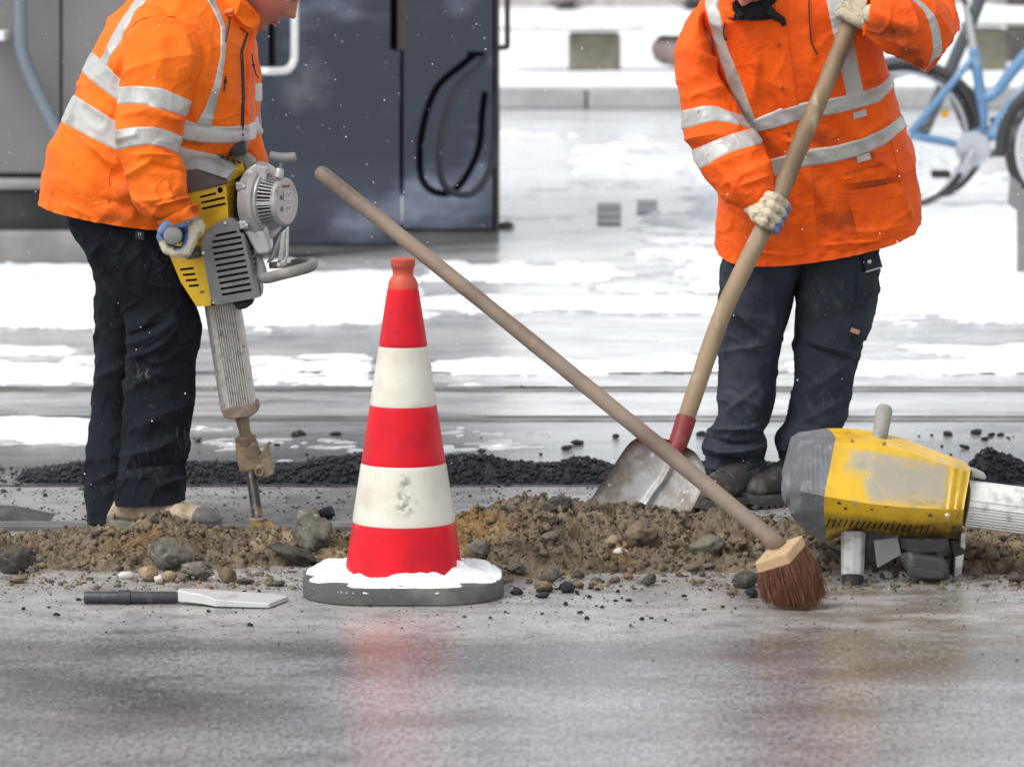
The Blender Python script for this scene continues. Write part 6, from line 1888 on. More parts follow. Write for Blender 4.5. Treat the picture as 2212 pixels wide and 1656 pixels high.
# ------------------------------------------------------------------ boots
def boot(person, heel, fwd, L, h, mats, toe_cap=True, lace=True):
    """heel: ground point under the heel; fwd: level direction to the toe"""
    f = np.asarray(fwd, float); f[2] = 0; f /= np.linalg.norm(f)
    s = np.array([-f[1], f[0], 0]); heel = np.asarray(heel, float)
    X = np.array([0.0, .03, .10, .22, .34, .42, .52, .64, .76, .87, .95, 1.0]) * L
    zt = np.array([.46, .60, .93, 1.0, 1.0, .96, .86, .79, .72, .66, .52, .30]) * h
    hw = np.array([.022, .032, .037, .039, .039, .040, .043, .047, .050, .047, .036, .014]) * L / 0.30
    zb = np.array([.030] * 8 + [.030, .031, .034, .040])
    tt = np.linspace(0, len(X) - 1, 90)
    x_, z_, h_, b_z = crom(X, tt), crom(zt, tt), crom(hw, tt), crom(zb, tt)
    th = np.linspace(0, 2 * np.pi, 49)[:-1]
    T, J = np.meshgrid(th, np.arange(90), indexing='ij')
    ct, st = np.cos(T), np.sin(T)
    e = 0.78
    yy = np.sign(ct) * np.abs(ct) ** e * h_[J]; vv = np.sign(st) * np.abs(st) ** e
    yy = yy * np.where(vv > 0.3, 1 - 0.25 * (vv - 0.3), 1)
    zz = (z_[J] + b_z[J]) / 2 + (z_[J] - b_z[J]) / 2 * vv
    W = heel + f * x_[J][..., None] + s * yy[..., None] + np.array([0, 0, 1.0]) * zz[..., None]
    q = W.reshape(-1, 3)
    cr = 0.004 * np.exp(-((x_[J] / L - .60) / .05) ** 2) * np.sin(x_[J] / L * 120) * (vv > 0)
    W = W + ((W - (heel + f * x_[J][..., None] + np.array([0, 0, 1.0]) * ((z_[J] + b_z[J]) / 2)[..., None])) * 0.10 * fbm(W * 26, 3)[..., None]) + np.array([0, 0, 1.0]) * cr[..., None]
    F = grid(48, 90, True).tolist(); F.append([i * 90 for i in range(48)]); F.append([i * 90 + 89 for i in range(48)][::-1])
    bt = build("boot", W.reshape(-1, 3), F, mats[0], person, True)
    # sole with cleats
    xs = np.linspace(-0.012 * L, 1.015 * L, 60)
    hw2 = np.interp(xs, X, hw) * 1.10 + 0.003; hw2[0] *= 0.7; hw2[-1] = 0.012
    mm = M()
    outl = [(x, y) for x, y in zip(xs, hw2)] + [(x, -y) for x, y in zip(xs[::-1], hw2[::-1])]
    n = len(outl)
    lift = lambda x: 0.010 * max(0, (x / L - .8) / .2) ** 2
    V = []
    for z0, k_ in ((0.010, .97), (0.016, 1.0), (0.032, 1.0), (0.037, .95)):
        V += [heel + f * x + s * y * k_ + np.array([0, 0, z0 + lift(x)]) for x, y in outl]
    Fq = [tuple(range(n)), tuple(3 * n + i for i in range(n))[::-1]]
    for j in range(3):
        Fq += [(j * n + i, j * n + (i + 1) % n, (j + 1) * n + (i + 1) % n, (j + 1) * n + i) for i in range(n)]
    mm.add(V, Fq)
    for i in range(13):
        x = L * (0.02 + 0.075 * i)
        if 0.40 < x / L < 0.47: continue
        w2 = float(np.interp(x, X, hw)) * 1.08
        for sg in (-1, 1):
            mm.add(*box_axes(heel + f * x + s * sg * (w2 - .013) + np.array([0, 0, 0.006 + lift(x)]), f * 0.0082 * L / .3, s * 0.0165, (0, 0, 0.006)))
    mm.build("sole", mats[1], bt, bevel=0.0015)
    if toe_cap:
        Wc = W[:, 70:] ; c_ = heel + f * (0.85 * L) + np.array([0, 0, .03])
        Wc = c_ + (Wc - c_) * 1.05 + np.array([0, 0, .001])
        n2 = Wc.shape[1]
        Fc = grid(48, n2, True).tolist(); Fc.append([i * n2 + n2 - 1 for i in range(48)][::-1])
        build("toe_cap", Wc.reshape(-1, 3), Fc, mats[1], bt, True)
        Wc = W[:, :16]; c_ = heel + f * (0.06 * L) + np.array([0, 0, .02])
        Wc = c_ + (Wc - c_) * np.array([1.06, 1.06, 0.55]) - np.array([0, 0, 0.0])
        n2 = 16
        Fc = grid(48, n2, True).tolist(); Fc.append([i * n2 for i in range(48)])
        build("heel_cap", Wc.reshape(-1, 3), Fc, mats[1], bt, True)
    if lace:
        for i in range(6):
            j = 40 + i * 5
            zc = z_[j] - 0.004
            a, b = heel + f * (x_[j] - .012) + s * .026 + np.array([0, 0, zc - .018]), heel + f * (x_[j] + .012) - s * .026 + np.array([0, 0, zc - .018])
            mid = heel + f * x_[j] + np.array([0, 0, zc + .004])
            M().add(*tube(smooth_path([a, mid, b], 12), 0.0028, 6)).build("lace", mats[2], bt, True)
    return bt

# ================================================================== left worker
g1 = G(330, 1152)
w1 = thing("person", (g1[0], g1[1], 0), "worker in orange high visibility jacket and black corduroys bending over the breaker", "person")
BR = math.radians
CR1 = [('c', 0.008, (5, 5, 6.5), 0.7), ('c', 0.0032, (15, 13, 11), -0.5), ('n', 0.006, (7, 7, 7), 0.0), ('c', 0.0016, (30, 28, 26), 0.9)]
torso1 = Cloth([
    ((86, 436), (430, 492), 11.18, .225, .01, .85), ((92, 408), (438, 470), 11.18, .228, .01, .85), ((109, 331), (470, 410), 11.18, .232, .0, .85), ((133, 265), (508, 350), 11.18, .232, .0, .85),
    ((162, 205), (545, 305), 11.17, .232, .0, .88), ((179, 156), (552, 262), 11.17, .235, .0, .88), ((199, 113), (552, 215), 11.17, .242, .0, .88), ((232, 50), (550, 160), 11.17, .245, .0, .9),
    ((276, 0), (548, 112), 11.17, .235, .0, .95), ((318, -38), (546, 74), 11.17, .205, .0, 1.0), ((368, -66), (540, 52), 11.17, .150, .0, 1.0), ((420, -80), (532, 30), 11.17, .095, 0, 1.0)],
    CR1, [((190, 290), (255, 360), 18, .014, 8), ((205, 330), (250, 395), 12, -.010), ((300, 380), (285, 480), 16, .010), ((235, 395), (340, 470), 20, .013, -10), ((120, 380), (200, 420), 30, .008), ((215, 430), (330, 455), 14, -.009),
          ((120, 300), (110, 420), 22, .008), ((180, 215), (240, 250), 12, .010), ((480, 60), (470, 260), 12, .006), ((440, 150), (420, 260), 16, .010), ((505, 120), (500, 290), 9, .006), ((400, 270), (530, 285), 12, -.006), ((236, 95), (262, 160), 14, .010), ((140, 440), (200, 470), 8, .006)],
    [(300, 420, 55, 55, .75), (240, 330, 35, 40, .35), (440, 300, 80, 20, .9), (250, 470, 60, 18, .6), (400, 300, 60, 16, .8), (470, 280, 80, 26, .4), (430, 240, 50, 30, .35)])
hemf = lambda T, V: 0.0020 * np.sin(T * 31 + 3 * np.sin(T * 7)) * sm(0.55, 0.0, V)
jk = torso1.grid("jacket", M_ORA, w1, 260, 320, hem=hemf)
lining = torso1.grid("lining", plain("dark_lining", (0.10, 0.03, 0.015), 0.8), jk, 90, 10, 0.02, 1.2, off=-0.008)
bnd = lambda cl, lo, hi, par, **k_: cl.band("reflective_stripe", M_REF, par, lo, hi, **k_)
bnd(torso1, [(128, 262), (206, 303), (262, 332), (400, 380), (520, 400)], [(160, 204), (252, 262), (262, 268), (400, 320), (520, 345)], jk, vlim=(1.2, 5.2))
bnd(torso1, [(179, 158), (210, 186), (262, 224), (385, 300), (425, 308), (480, 311), (535, 306), (556, 300)], [(201, 113), (232, 140), (262, 176), (385, 252), (425, 268), (480, 274), (535, 270), (556, 258)], jk, vlim=(2.5, 8), off=.003)
torso1.strip("reflective_stripe", M_REF, jk, [(214, 132), (228, 112), (238, 85), (262, 45), (290, 5), (304, -25)], [(228, 148), (240, 120), (262, 92), (268, 70), (290, 38), (320, -5)], 5.6, 9.6, off=.0035)
torso1.strip("reflective_stripe", M_REF, jk, [(424, 266), (440, 240), (463, 180), (476, 120), (477, 60), (462, 25), (444, -5)], [(456, 272), (463, 250), (478, 180), (486, 120), (487, 60), (476, 30), (464, -2)], 4.0, 10.2, off=.0035)
# zip, flap and drawcords
torso1.strip("zip", M_CORD, jk, [(519, 300), (522, 200), (519, 110), (533, 70)], [(525, 300), (528, 200), (524, 110), (537, 70)], 4.0, 9.4, off=.003)
torso1.strip("zip_flap", M_ORB, jk, [(526, 300), (530, 200), (530, 110), (542, 70)], [(545, 310), (548, 200), (546, 120), (548, 75)], 5.3, 9.2, off=.004)
for i in range(2):
    cord(torso1, [(520, 118), (521, 128)], .0032, "zip_pull", M_STI, jk, 6, .008)
cord(torso1, [(497, 36), (496, 52), (490, 78), (487, 90)], .0018, "drawcord", M_CORD, jk)
cord(torso1, [(488, 165), (487, 180), (484, 199)], .0019, "drawcord", M_CORD, jk, knots=(.4,))
cord(torso1, [(545, 118), (547, 138), (552, 158), (559, 169)], .0018, "drawcord", M_CORD, jk, knots=(.4,), off=.012)
# seams
cord(torso1, [(256, 334), (240, 365), (236, 400), (235, 430), (232, 470)], .0011, "seam", M_STI, jk, off=.0006)
slv1 = Cloth([
    ((322, 6), (396, 20), 11.03, .055, 0, 1), ((298, 18), (416, 46), 11.00, .075, 0, 1), ((281, 50), (434, 88), 10.975, .092, 0, 1), ((273, 116), (435, 142), 10.95, .095, 0, .95), ((262, 189), (416, 196), 10.93, .092, 0, .95),
    ((252, 262), (396, 275), 10.91, .090, 0, .95), ((250, 315), (386, 330), 10.90, .088, 0, .95), ((264, 364), (397, 358), 10.89, .085, 0, .95), ((285, 431), (405, 404), 10.875, .076, 0, .95), ((306, 462), (411, 434), 10.87, .066, 0, .95), ((345, 480), (420, 444), 10.865, .052, 0, .95)],
    [('c', 0.006, (7, 7, 7), 0.4), ('c', 0.0025, (18, 16, 14), -0.7), ('n', 0.005, (8, 8, 8), 0), ('c', 0.0014, (32, 30, 28), 0.2)],
    [((300, 60), (290, 180), 22, .010, 10), ((390, 60), (410, 170), 18, .010, -8), ((345, 70), (350, 170), 26, .008), ((262, 250), (330, 235), 10, .010), ((330, 232), (398, 258), 12, .012, 8), ((300, 290), (250, 305), 10, .008), ((290, 335), (390, 345), 10, .013, -6), ((320, 350), (398, 372), 10, -.010), ((270, 380), (330, 345), 12, .012), ((300, 430), (380, 420), 10, .010, 5),
     ((330, 400), (350, 450), 10, .010), ((360, 395), (372, 440), 9, .009), ((380, 345), (402, 420), 12, .008), ((340, 440), (415, 425), 8, .012), ((285, 420), (345, 470), 12, .010)],
    [(395, 425, 30, 18, .7), (330, 440, 40, 26, .5), (370, 265, 40, 20, .35), (350, 475, 50, 16, .6), (300, 420, 20, 50, .4)])
sv = slv1.grid("sleeve", M_ORA, jk, 150, 300, cap0=True)
bnd(slv1, [(258, 226), (311, 227), (345, 236), (400, 252)], [(263, 187), (300, 185), (350, 190), (404, 214)], jk, vlim=(2.5, 6.5))
bnd(slv1, [(250, 326), (285, 318), (318, 313), (350, 318), (386, 333)], [(251, 280), (290, 274), (330, 273), (365, 282), (390, 293)], jk, vlim=(4.2, 7.2))
cord(slv1, [(284, 60), (300, 45), (330, 36), (365, 36), (398, 43), (425, 62), (437, 86), (434, 130)], .0012, "seam", M_STI, jk, 60, off=.0008)
cuff1 = Cloth([((341, 477), (420, 438), 10.866, .056, 0, .95), ((345, 484), (425, 448), 10.865, .056, 0, .95), ((352, 492), (431, 463), 10.865, .053, 0, .95)], [('c', .003, (20, 20, 20), 0)], (), [(420, 452, 12, 12, 1.0), (370, 478, 40, 14, .6)])
cuff1.grid("cuff", M_ORA, jk, 90, 30, off=.003)
# far sleeve
far1 = Cloth([((470, 40), (548, 60), 11.36, .06, 0, 1), ((478, 80), (556, 100), 11.36, .08, 0, 1), ((480, 150), (560, 158), 11.34, .08, 0, 1), ((484, 205), (566, 212), 11.32, .078, 0, 1), ((486, 245), (562, 252), 11.31, .078, 0, 1), ((486, 290), (566, 290), 11.3, .075, 0, 1), ((490, 312), (573, 314), 11.3, .07, 0, 1), ((498, 360), (581, 362), 11.31, .062, 0, 1), ((505, 400), (580, 402), 11.34, .055, 0, 1)],
    [('c', .007, (10, 10, 10), .4), ('n', .004, (12, 12, 12), 0)])
far1.grid("sleeve", M_ORA, jk, 100, 160, cap0=True)
bnd(far1, [(540, 222), (570, 220)], [(540, 178), (570, 180)], jk, vlim=(1.5, 6))
bnd(far1, [(530, 288), (570, 292)], [(530, 250), (570, 252)], jk, vlim=(2.5, 7))
# collar: a stand-up band wrapping the chin, folded open at the front
col1 = Cloth([((452, -4), (549, 78), 11.16, .115, 0, 1), ((462, -22), (556, 66), 11.16, .108, 0, 1), ((474, -46), (561, 50), 11.16, .100, 0, 1), ((484, -66), (566, 34), 11.16, .096, 0, 1)],
    [('c', .005, (14, 14, 14), .3), ('n', .003, (16, 16, 16), 0)], [((500, 10), (548, 58), 9, .008), ((478, 0), (520, 60), 8, -.006)])
cg = col1.grid("collar", M_ORA, jk, 140, 60)
col1.grid("collar_lining", plain("black_lining", (0.012, 0.012, 0.014), 0.8), jk, 90, 30, off=-0.006)
flapP = [P(505, -8, 11.035), P(520, 4, 11.02), P(545, 22, 11.03), P(562, 42, 11.06), P(560, 55, 11.06), P(546, 64, 11.05), P(528, 56, 11.03), P(508, 34, 11.02), P(494, 10, 11.03)]
M().add(*prism(flapP, 0.012)).build("collar_flap", M_ORA, jk, bevel=0.004, seg=3)
M().add(*capsule(P(488, 28, 11.015), P(500, 24, 11.00), .0075, .0085)).build("toggle", plain("orange_toggle", (0.75, 0.16, 0.05), .5), jk, True)

# trousers: two legs meeting at the hip
TW = [('c', 0.008, (9, 9, 9), 0.5), ('c', 0.004, (20, 18, 20), -0.6), ('n', 0.005, (10, 10, 10), 0)]
leg1 = Cloth([((134, 440), (410, 462), 11.14, .150, 0, .95), ((150, 478), (402, 494), 11.13, .148, 0, .95), ((166, 506), (398, 520), 11.12, .142, 0, .95), ((194, 548), (402, 556), 11.11, .130, 0, .95), ((234, 610), (412, 612), 11.11, .115, 0, .95), ((266, 660), (426, 662), 11.11, .103, 0, .95),
    ((276, 705), (431, 706), 11.10, .098, 0, .95), ((280, 740), (428, 740), 11.10, .096, 0, .95), ((273, 782), (425, 780), 11.10, .094, 0, .95), ((267, 861), (422, 850), 11.09, .092, 0, .95), ((263, 942), (411, 930), 11.07, .090, 0, .95), ((255, 1000), (400, 1000), 11.045, .092, 0, .95), ((250, 1050), (398, 1040), 11.025, .094, 0, .95), ((247, 1088), (402, 1078), 11.02, .098, 0, .95)],
    TW, [((275, 745), (380, 690), 16, .012, 8), ((272, 775), (360, 735), 12, .014, 6), ((280, 725), (340, 700), 10, -.010), ((268, 850), (350, 800), 16, .009), ((262, 985), (380, 945), 14, .014, 10), ((270, 1010), (400, 1000), 14, -.010), ((255, 1040), (330, 1020), 12, .012), ((340, 1050), (400, 1030), 10, .010), ((280, 930), (400, 890), 20, .007), ((200, 540), (270, 650), 22, .010, 10), ((300, 520), (310, 640), 18, .006), ((330, 560), (420, 640), 22, .008), ((390, 700), (300, 830), 16, .006)],
    [(315, 810, 26, 26, .9), (390, 940, 22, 36, .8), (320, 1000, 40, 30, .55), (350, 560, 40, 40, .5), (420, 690, 20, 30, .4)], seed=3.0)
t1 = leg1.grid("trousers", M_CORDU, w1, 200, 340)
leg1b = Cloth([((138, 452), (330, 470), 11.22, .10, 0, 1), ((160, 490), (330, 500), 11.23, .10, 0, 1), ((185, 545), (330, 552), 11.24, .10, 0, 1), ((206, 621), (330, 625), 11.25, .098, 0, 1), ((206, 739), (330, 739), 11.25, .094, 0, 1), ((200, 820), (322, 820), 11.25, .092, 0, 1), ((194, 902), (312, 902), 11.25, .09, 0, 1),
    ((185, 985), (300, 985), 11.19, .09, 0, 1), ((181, 1056), (292, 1050), 11.14, .088, 0, 1), ((187, 1094), (290, 1090), 11.11, .084, 0, 1), ((187, 1124), (288, 1120), 11.09, .082, 0, 1)],
    TW, [((190, 1050), (250, 1020), 10, .012), ((185, 1000), (255, 985), 12, .010), ((200, 820), (262, 790), 12, .008), ((210, 700), (260, 760), 14, .008)], [(235, 1030, 30, 30, .6)], seed=8.0)
leg1b.grid("trouser_leg", M_CORDU, t1, 110, 220)
beltp = onpts(leg1, [(302, 508)], .004)[0]
M().add(*box_axes(beltp, (.012, 0, -.002), (0, .0015, 0), (0, 0, .012))).build("belt_tag", plain("tag_black", (0.02, 0.02, 0.022), .6), t1, bevel=.001)
for dx_ in (-.003, .002):
    M().add(*box_axes(beltp + np.array([dx_, -.0022, .003]), (.0012, 0, 0), (0, .0004, 0), (0, 0, .004))).build("tag_print", lab, t1)
M().add(*box_axes(beltp + np.array([0, -.0022, -.006]), (.005, 0, 0), (0, .0004, 0), (0, 0, .001))).build("tag_print", plain("tag_red", (.4, .05, .05), .6), t1)
M_SUE = plain("pale_suede", (0.42, 0.335, 0.245), 0.85, dirt=(0.25, 0.185, 0.115), dlo=0.42, dhi=0.7, dscale=20, bump=0.0015, bscale=150)
M_SOLE = plain("grey_sole", (0.125, 0.12, 0.115), 0.7, dirt=(0.22, 0.19, 0.15), dlo=0.48, dhi=0.72, dscale=26, bump=0.0012)
M_LACE = plain("tan_lace", (0.33, 0.24, 0.17), 0.8)
hl = G(240, 1146); toe = G(476, 1160)
boot(w1, hl, toe - hl, np.linalg.norm(toe - hl) * 0.99, 0.110, (M_SUE, M_SOLE, M_LACE))
hl = G(192, 1137)
boot(w1, hl, np.array([0.95, -0.05, 0]), 0.285, 0.095, (M_SUE, M_SOLE, M_LACE))
# head, looking down over the machine
face = np.array([0.80, -0.06, -0.60]); upv = np.array([0.60, -0.03, 0.80])
hc = P(563, -38, 11.17)
hd1 = head_mesh(hc, face, upv, 1.06)
p_ = lambda x, y, Y: P(x, y, Y)
nk = P(470, -20, 11.17); ch = P(430, 60, 11.17)
body(w1, hd1, [(nk, hd1[3]((-.02, 0, -.05)), .055, .052), (P(300, 330, 11.17), ch, .15, .13), (P(300, 440, 11.17), P(300, 330, 11.17), .15, .15), (P(330, 90, 11.17), P(470, 80, 11.17), .09, .07), (ch, nk, .09, .056),
    (P(300, 500, 11.15), P(345, 700, 11.11), .085, .06), (P(345, 700, 11.11), P(325, 1000, 11.06), .06, .05), (P(325, 1000, 11.06), P(295, 1115, 11.03), .045, .03), (P(295, 1118, 11.03), P(400, 1135, 10.98), .02, .018),
    (P(275, 520, 11.25), P(268, 700, 11.26), .06, .05), (P(268, 700, 11.26), P(240, 1000, 11.26), .05, .045), (P(240, 1000, 11.26), P(240, 1110, 11.26), .04, .035),
    (P(370, 70, 11.0), P(328, 300, 10.91), .06, .05), (P(328, 300, 10.91), P(385, 455, 10.87), .045, .026),
    (P(510, 90, 11.34), P(530, 280, 11.31), .05, .045), (P(530, 280, 11.31), P(540, 400, 11.34), .045, .03)], g1)
M_KNIT = plain("dark_knit", (0.02, 0.021, 0.026), 0.95, bump=0.003, bscale=160)
Wh, Fh, _, _ = hd1
def capkit(person, hd, c, up, mt, lo=0.018, k_=1.09):
    W, F, _, loc = hd
    V = c + (W - c) * k_
    u = up / np.linalg.norm(up)
    hgt_ = (W - c) @ u
    F = [f for f in F if min(hgt_[i] for i in f) > lo]
    return build("knit_cap", V, F, mt, person, True)
capkit(w1, hd1, hc, upv - face * np.dot(upv, face), M_KNIT, 0.03)
for sg in (-1, 1):
    M().add(*capsule(hd1[3]((.077, sg * .031, .012)), hd1[3]((.0775, sg * .031, .0125)), .0115, n=14)).build("eye", plain("eye_white", (.6, .58, .55), .2), w1, True)
    M().add(*tube(smooth_path([hd1[3]((.097, sg * .012, .030)), hd1[3]((.095, sg * .032, .035)), hd1[3]((.082, sg * .048, .030))], 10), .0035, 6)).build("eyebrow", M_KNIT, w1, True)
M().add(*tube(smooth_path([hd1[3]((.082, .023, -.056)), hd1[3]((.0925, .010, -.0535)), hd1[3]((.0945, 0, -.0545)), hd1[3]((.0925, -.010, -.0535)), hd1[3]((.082, -.023, -.056))], 20), np.interp(np.linspace(0, 1, 20), [0, .5, 1], [.001, .0042, .001]), 8)).build("lip", plain("lip", (0.42, 0.13, 0.10), .4), w1, True)
M().add(*tube(smooth_path([hd1[3]((.080, .021, -.060)), hd1[3]((.0895, .010, -.0635)), hd1[3]((.0915, 0, -.0645)), hd1[3]((.0895, -.010, -.0635)), hd1[3]((.080, -.021, -.060))], 20), np.interp(np.linspace(0, 1, 20), [0, .5, 1], [.001, .0046, .001]), 8)).build("lip", bpy.data.materials["lip"], w1, True)
# hands on the breaker's grips
fist(w1, P(380, 508, 10.88), (0.03, -1.0, 0.02), (0.12, 0.1, 1.0), .0235, P(392, 462, 10.865), thumb_sign=1, hint=(1, -.2, 0), scale=1.16, heel=-.022)
fist(w1, P(474, 478, 11.37), (0.03, 1.0, 0.02), (0.5, 0.0, 0.75), .022, P(530, 400, 11.34), thumb_sign=1, hint=(1, .2, 0))

# ================================================================== right worker
g2 = G(1690, 1092)
w2 = thing("person", (g2[0], g2[1], 0), "worker in red orange high visibility jacket and dark work trousers leaning on a shovel", "person")
CR2 = [('c', 0.009, (5, 5, 4), 0.5), ('c', 0.0038, (13, 12, 10), -0.6), ('n', 0.006, (7, 7, 7), 0), ('c', 0.0018, (28, 28, 24), 0.3)]
torso2 = Cloth([
    ((1551, 540), (1993, 472), 11.56, .185, .058, .85), ((1551, 515), (1994, 452), 11.56, .186, .050, .85), ((1552, 455), (1988, 410), 11.55, .188, .036, .85), ((1550, 390), (1976, 350), 11.53, .188, .024, .85), ((1546, 340), (1960, 292), 11.51, .186, .012, .85),
    ((1542, 290), (1944, 246), 11.49, .185, .004, .85), ((1540, 230), (1928, 190), 11.47, .182, 0, .72), ((1536, 160), (1912, 132), 11.45, .178, 0, .66), ((1524, 90), (1906, 70), 11.43, .172, 0, .66), ((1506, 36), (1908, 14), 11.41, .160, 0, .72),
    ((1506, 12), (1900, -40), 11.40, .135, 0, .95), ((1528, -6), (1850, -64), 11.39, .110, 0, 1.0), ((1556, -14), (1720, -40), 11.385, .09, 0, 1.0)],
    CR2, [((1640, 120), (1625, 230), 16, .010), ((1600, 60), (1640, 150), 18, .010), ((1745, 60), (1760, 140), 10, .008), ((1700, 300), (1760, 330), 12, .007), ((1720, 380), (1735, 520), 12, .010), ((1850, 300), (1930, 250), 14, .008), ((1900, 130), (1880, 180), 12, .010), ((1590, 470), (1700, 540), 20, .008), ((1820, 500), (1960, 480), 16, .008, 8), ((1940, 400), (1970, 470), 14, .012), ((1660, 200), (1700, 260), 14, -.008),
          ((1770, 530), (1900, 520), 7, .006), ((1620, 545), (1720, 552), 7, .006), ((1860, 210), (1930, 160), 10, .008), ((1780, 400), (1800, 470), 16, .006)],
    [(1890, 420, 60, 60, .9), (1870, 470, 60, 40, 1.0), (1660, 470, 60, 70, .75), (1760, 420, 40, 70, .55), (1800, 480, 90, 40, .6), (1770, 300, 60, 30, .65), (1640, 310, 40, 30, .6), (1710, 170, 30, 60, .4), (1750, 220, 30, 40, .5), (1650, 190, 30, 40, .4), (1890, 190, 30, 26, .4), (1850, 335, 60, 14, .8)], seed=20.0)
hemf2 = lambda T, V: 0.0020 * np.sin(T * 33 + 3 * np.sin(T * 9)) * sm(0.7, 0.0, V)
jk2 = torso2.grid("jacket", M_ORB, w2, 280, 340, hem=hemf2)
torso2.grid("lining", bpy.data.materials["dark_lining"], jk2, 90, 10, 0.02, 1.2, off=-0.008)
bnd(torso2, [(1606, 297), (1640, 284), (1684, 276), (1733, 260), (1768, 254), (1830, 241), (1900, 222), (1932, 186)], [(1600, 272), (1640, 253), (1684, 235), (1733, 222), (1768, 216), (1830, 206), (1900, 186), (1928, 155)], jk2, vlim=(4, 9), off=.0042)
bnd(torso2, [(1600, 400), (1677, 381), (1733, 362), (1800, 352), (1860, 336), (1910, 315), (1948, 282)], [(1600, 362), (1660, 346), (1733, 323), (1800, 316), (1860, 300), (1910, 278), (1946, 250)], jk2, vlim=(2.5, 7.5), off=.0042)
torso2.strip("reflective_stripe", M_REF, jk2, [(1602, 268), (1586, 220), (1568, 170), (1551, 120), (1535, 60), (1522, 12), (1528, -10)], [(1632, 258), (1614, 210), (1595, 160), (1570, 100), (1560, 50), (1552, 12), (1556, -10)], 5.2, 11.4, off=.0035)
torso2.strip("reflective_stripe", M_REF, jk2, [(1828, 206), (1816, 150), (1803, 90), (1792, 40), (1783, -5), (1772, -50)], [(1866, 194), (1856, 150), (1846, 90), (1838, 40), (1826, -5), (1815, -50)], 5.6, 11.4, off=.0035)
# front flap with studs
torso2.strip("front_flap", M_ORB, jk2, [(1738, 566), (1726, 450), (1714, 330), (1690, 250), (1677, 150), (1672, 60)], [(1772, 562), (1762, 450), (1752, 330), (1730, 240), (1716, 150), (1704, 60)], 0.0, 10.2, off=.0032, n=240)
for x, y in ((1687, 190), (1680, 96), (1700, 285)):
    q = onpts(torso2, [(x, y)], .006)[0]
    M().add(*lathe([(0, .0065), (.002, .006), (.003, .003)], q, (0, -1, 0.1), 14)).build("stud", M_STI, jk2, True)
torso2.strip("pocket", M_ORB, jk2, [(1822, 378), (1834, 440), (1855, 512)], [(1944, 352), (1950, 400), (1961, 470)], 0.85, 2.75, off=.0045, m=30)
torso2.strip("pocket_flap", M_ORB, jk2, [(1812, 350), (1820, 374)], [(1930, 312), (1936, 336)], 2.95, 3.35, off=.006, m=30)
cord(torso2, [(1822, 374), (1850, 369), (1880, 360), (1908, 348)], .0020, "pocket_seam", M_STI, jk2, off=.007)
cord(torso2, [(1924, 300), (1940, 370), (1955, 440), (1962, 470)], .0011, "seam", M_STI, jk2, off=.0008)
cord(torso2, [(1555, 530), (1640, 546), (1740, 552), (1840, 538), (1920, 508), (1985, 468)], .0011, "seam", M_STI, jk2, 80, off=.0008)
for x, y in ((1857, 247), (1866, 341)):
    q = onpts(torso2, [(x, y)], .005)[0]
    M().add(*box_axes(q, (.018, .0, .005), (0, .0012, 0), (-.002, 0, .009))).build("care_tag", plain("tag_grey", (.42, .41, .38), .6, dirt=(.25, .24, .22), dscale=200), jk2, bevel=.001)
cord(torso2, [(1748, -4), (1748, 30), (1750, 62), (1754, 95), (1766, 118)], .0018, "drawcord", M_CORD, jk2, off=.008)
cord(torso2, [(1566, 48), (1563, 74), (1570, 88)], .0018, "drawcord", M_CORD, jk2, off=.008, knots=(.8,))
# his right sleeve, hanging, forearm across the front
slv2 = Cloth([
    ((1512, 14), (1530, 30), 11.36, .05, 0, 1), ((1497, 26), (1520, 50), 11.35, .07, 0, 1), ((1470, 80), (1534, 104), 11.33, .085, 0, 1), ((1462, 152), (1552, 160), 11.31, .088, 0, 1), ((1474, 240), (1586, 226), 11.28, .088, 0, 1), ((1480, 292), (1614, 270), 11.25, .088, 0, 1),
    ((1502, 330), (1634, 292), 11.22, .088, 0, 1), ((1520, 374), (1652, 322), 11.19, .085, 0, 1), ((1560, 424), (1668, 352), 11.16, .075, 0, 1), ((1592, 444), (1674, 384), 11.145, .062, 0, 1), ((1616, 452), (1674, 398), 11.14, .050, 0, 1)],
    [('c', 0.007, (7, 7, 7), 0.9), ('c', 0.003, (18, 16, 14), -0.4), ('n', 0.005, (8, 8, 8), 0), ('c', 0.0015, (32, 30, 28), 0.5)],
    [((1500, 110), (1560, 130), 12, .012, 8), ((1495, 150), (1560, 200), 16, .010), ((1480, 90), (1490, 200), 18, .008), ((1480, 300), (1560, 290), 9, .012), ((1500, 320), (1600, 285), 10, -.008), ((1530, 360), (1640, 320), 10, .010), ((1560, 400), (1660, 350), 12, .010), ((1545, 350), (1600, 420), 12, .008), ((1600, 400), (1660, 380), 8, .010), ((1570, 250), (1600, 280), 8, .010)],
    [(1640, 300, 30, 20, .8), (1500, 300, 40, 30, .4), (1600, 430, 40, 20, .4), (1540, 115, 20, 12, .5)], seed=31.0)
slv2.grid("sleeve", M_ORB, jk2, 150, 300, cap0=True)
bnd(slv2, [(1478, 280), (1510, 270), (1545, 262), (1570, 264), (1600, 272)], [(1474, 238), (1520, 228), (1545, 228), (1575, 240), (1598, 247)], jk2, vlim=(2.8, 6.6))
bnd(slv2, [(1520, 363), (1545, 345), (1590, 325), (1618, 318)], [(1500, 322), (1540, 304), (1575, 290), (1597, 284)], jk2, vlim=(4.8, 8.2))
cf2 = Cloth([((1606, 450), (1668, 394), 11.142, .055, 0, 1), ((1616, 454), (1672, 400), 11.14, .054, 0, 1), ((1624, 446), (1674, 408), 11.14, .047, 0, 1)], [('c', .003, (20, 20, 20), 0)])
cf2.grid("cuff", M_ORB, jk2, 90, 24, off=.002)
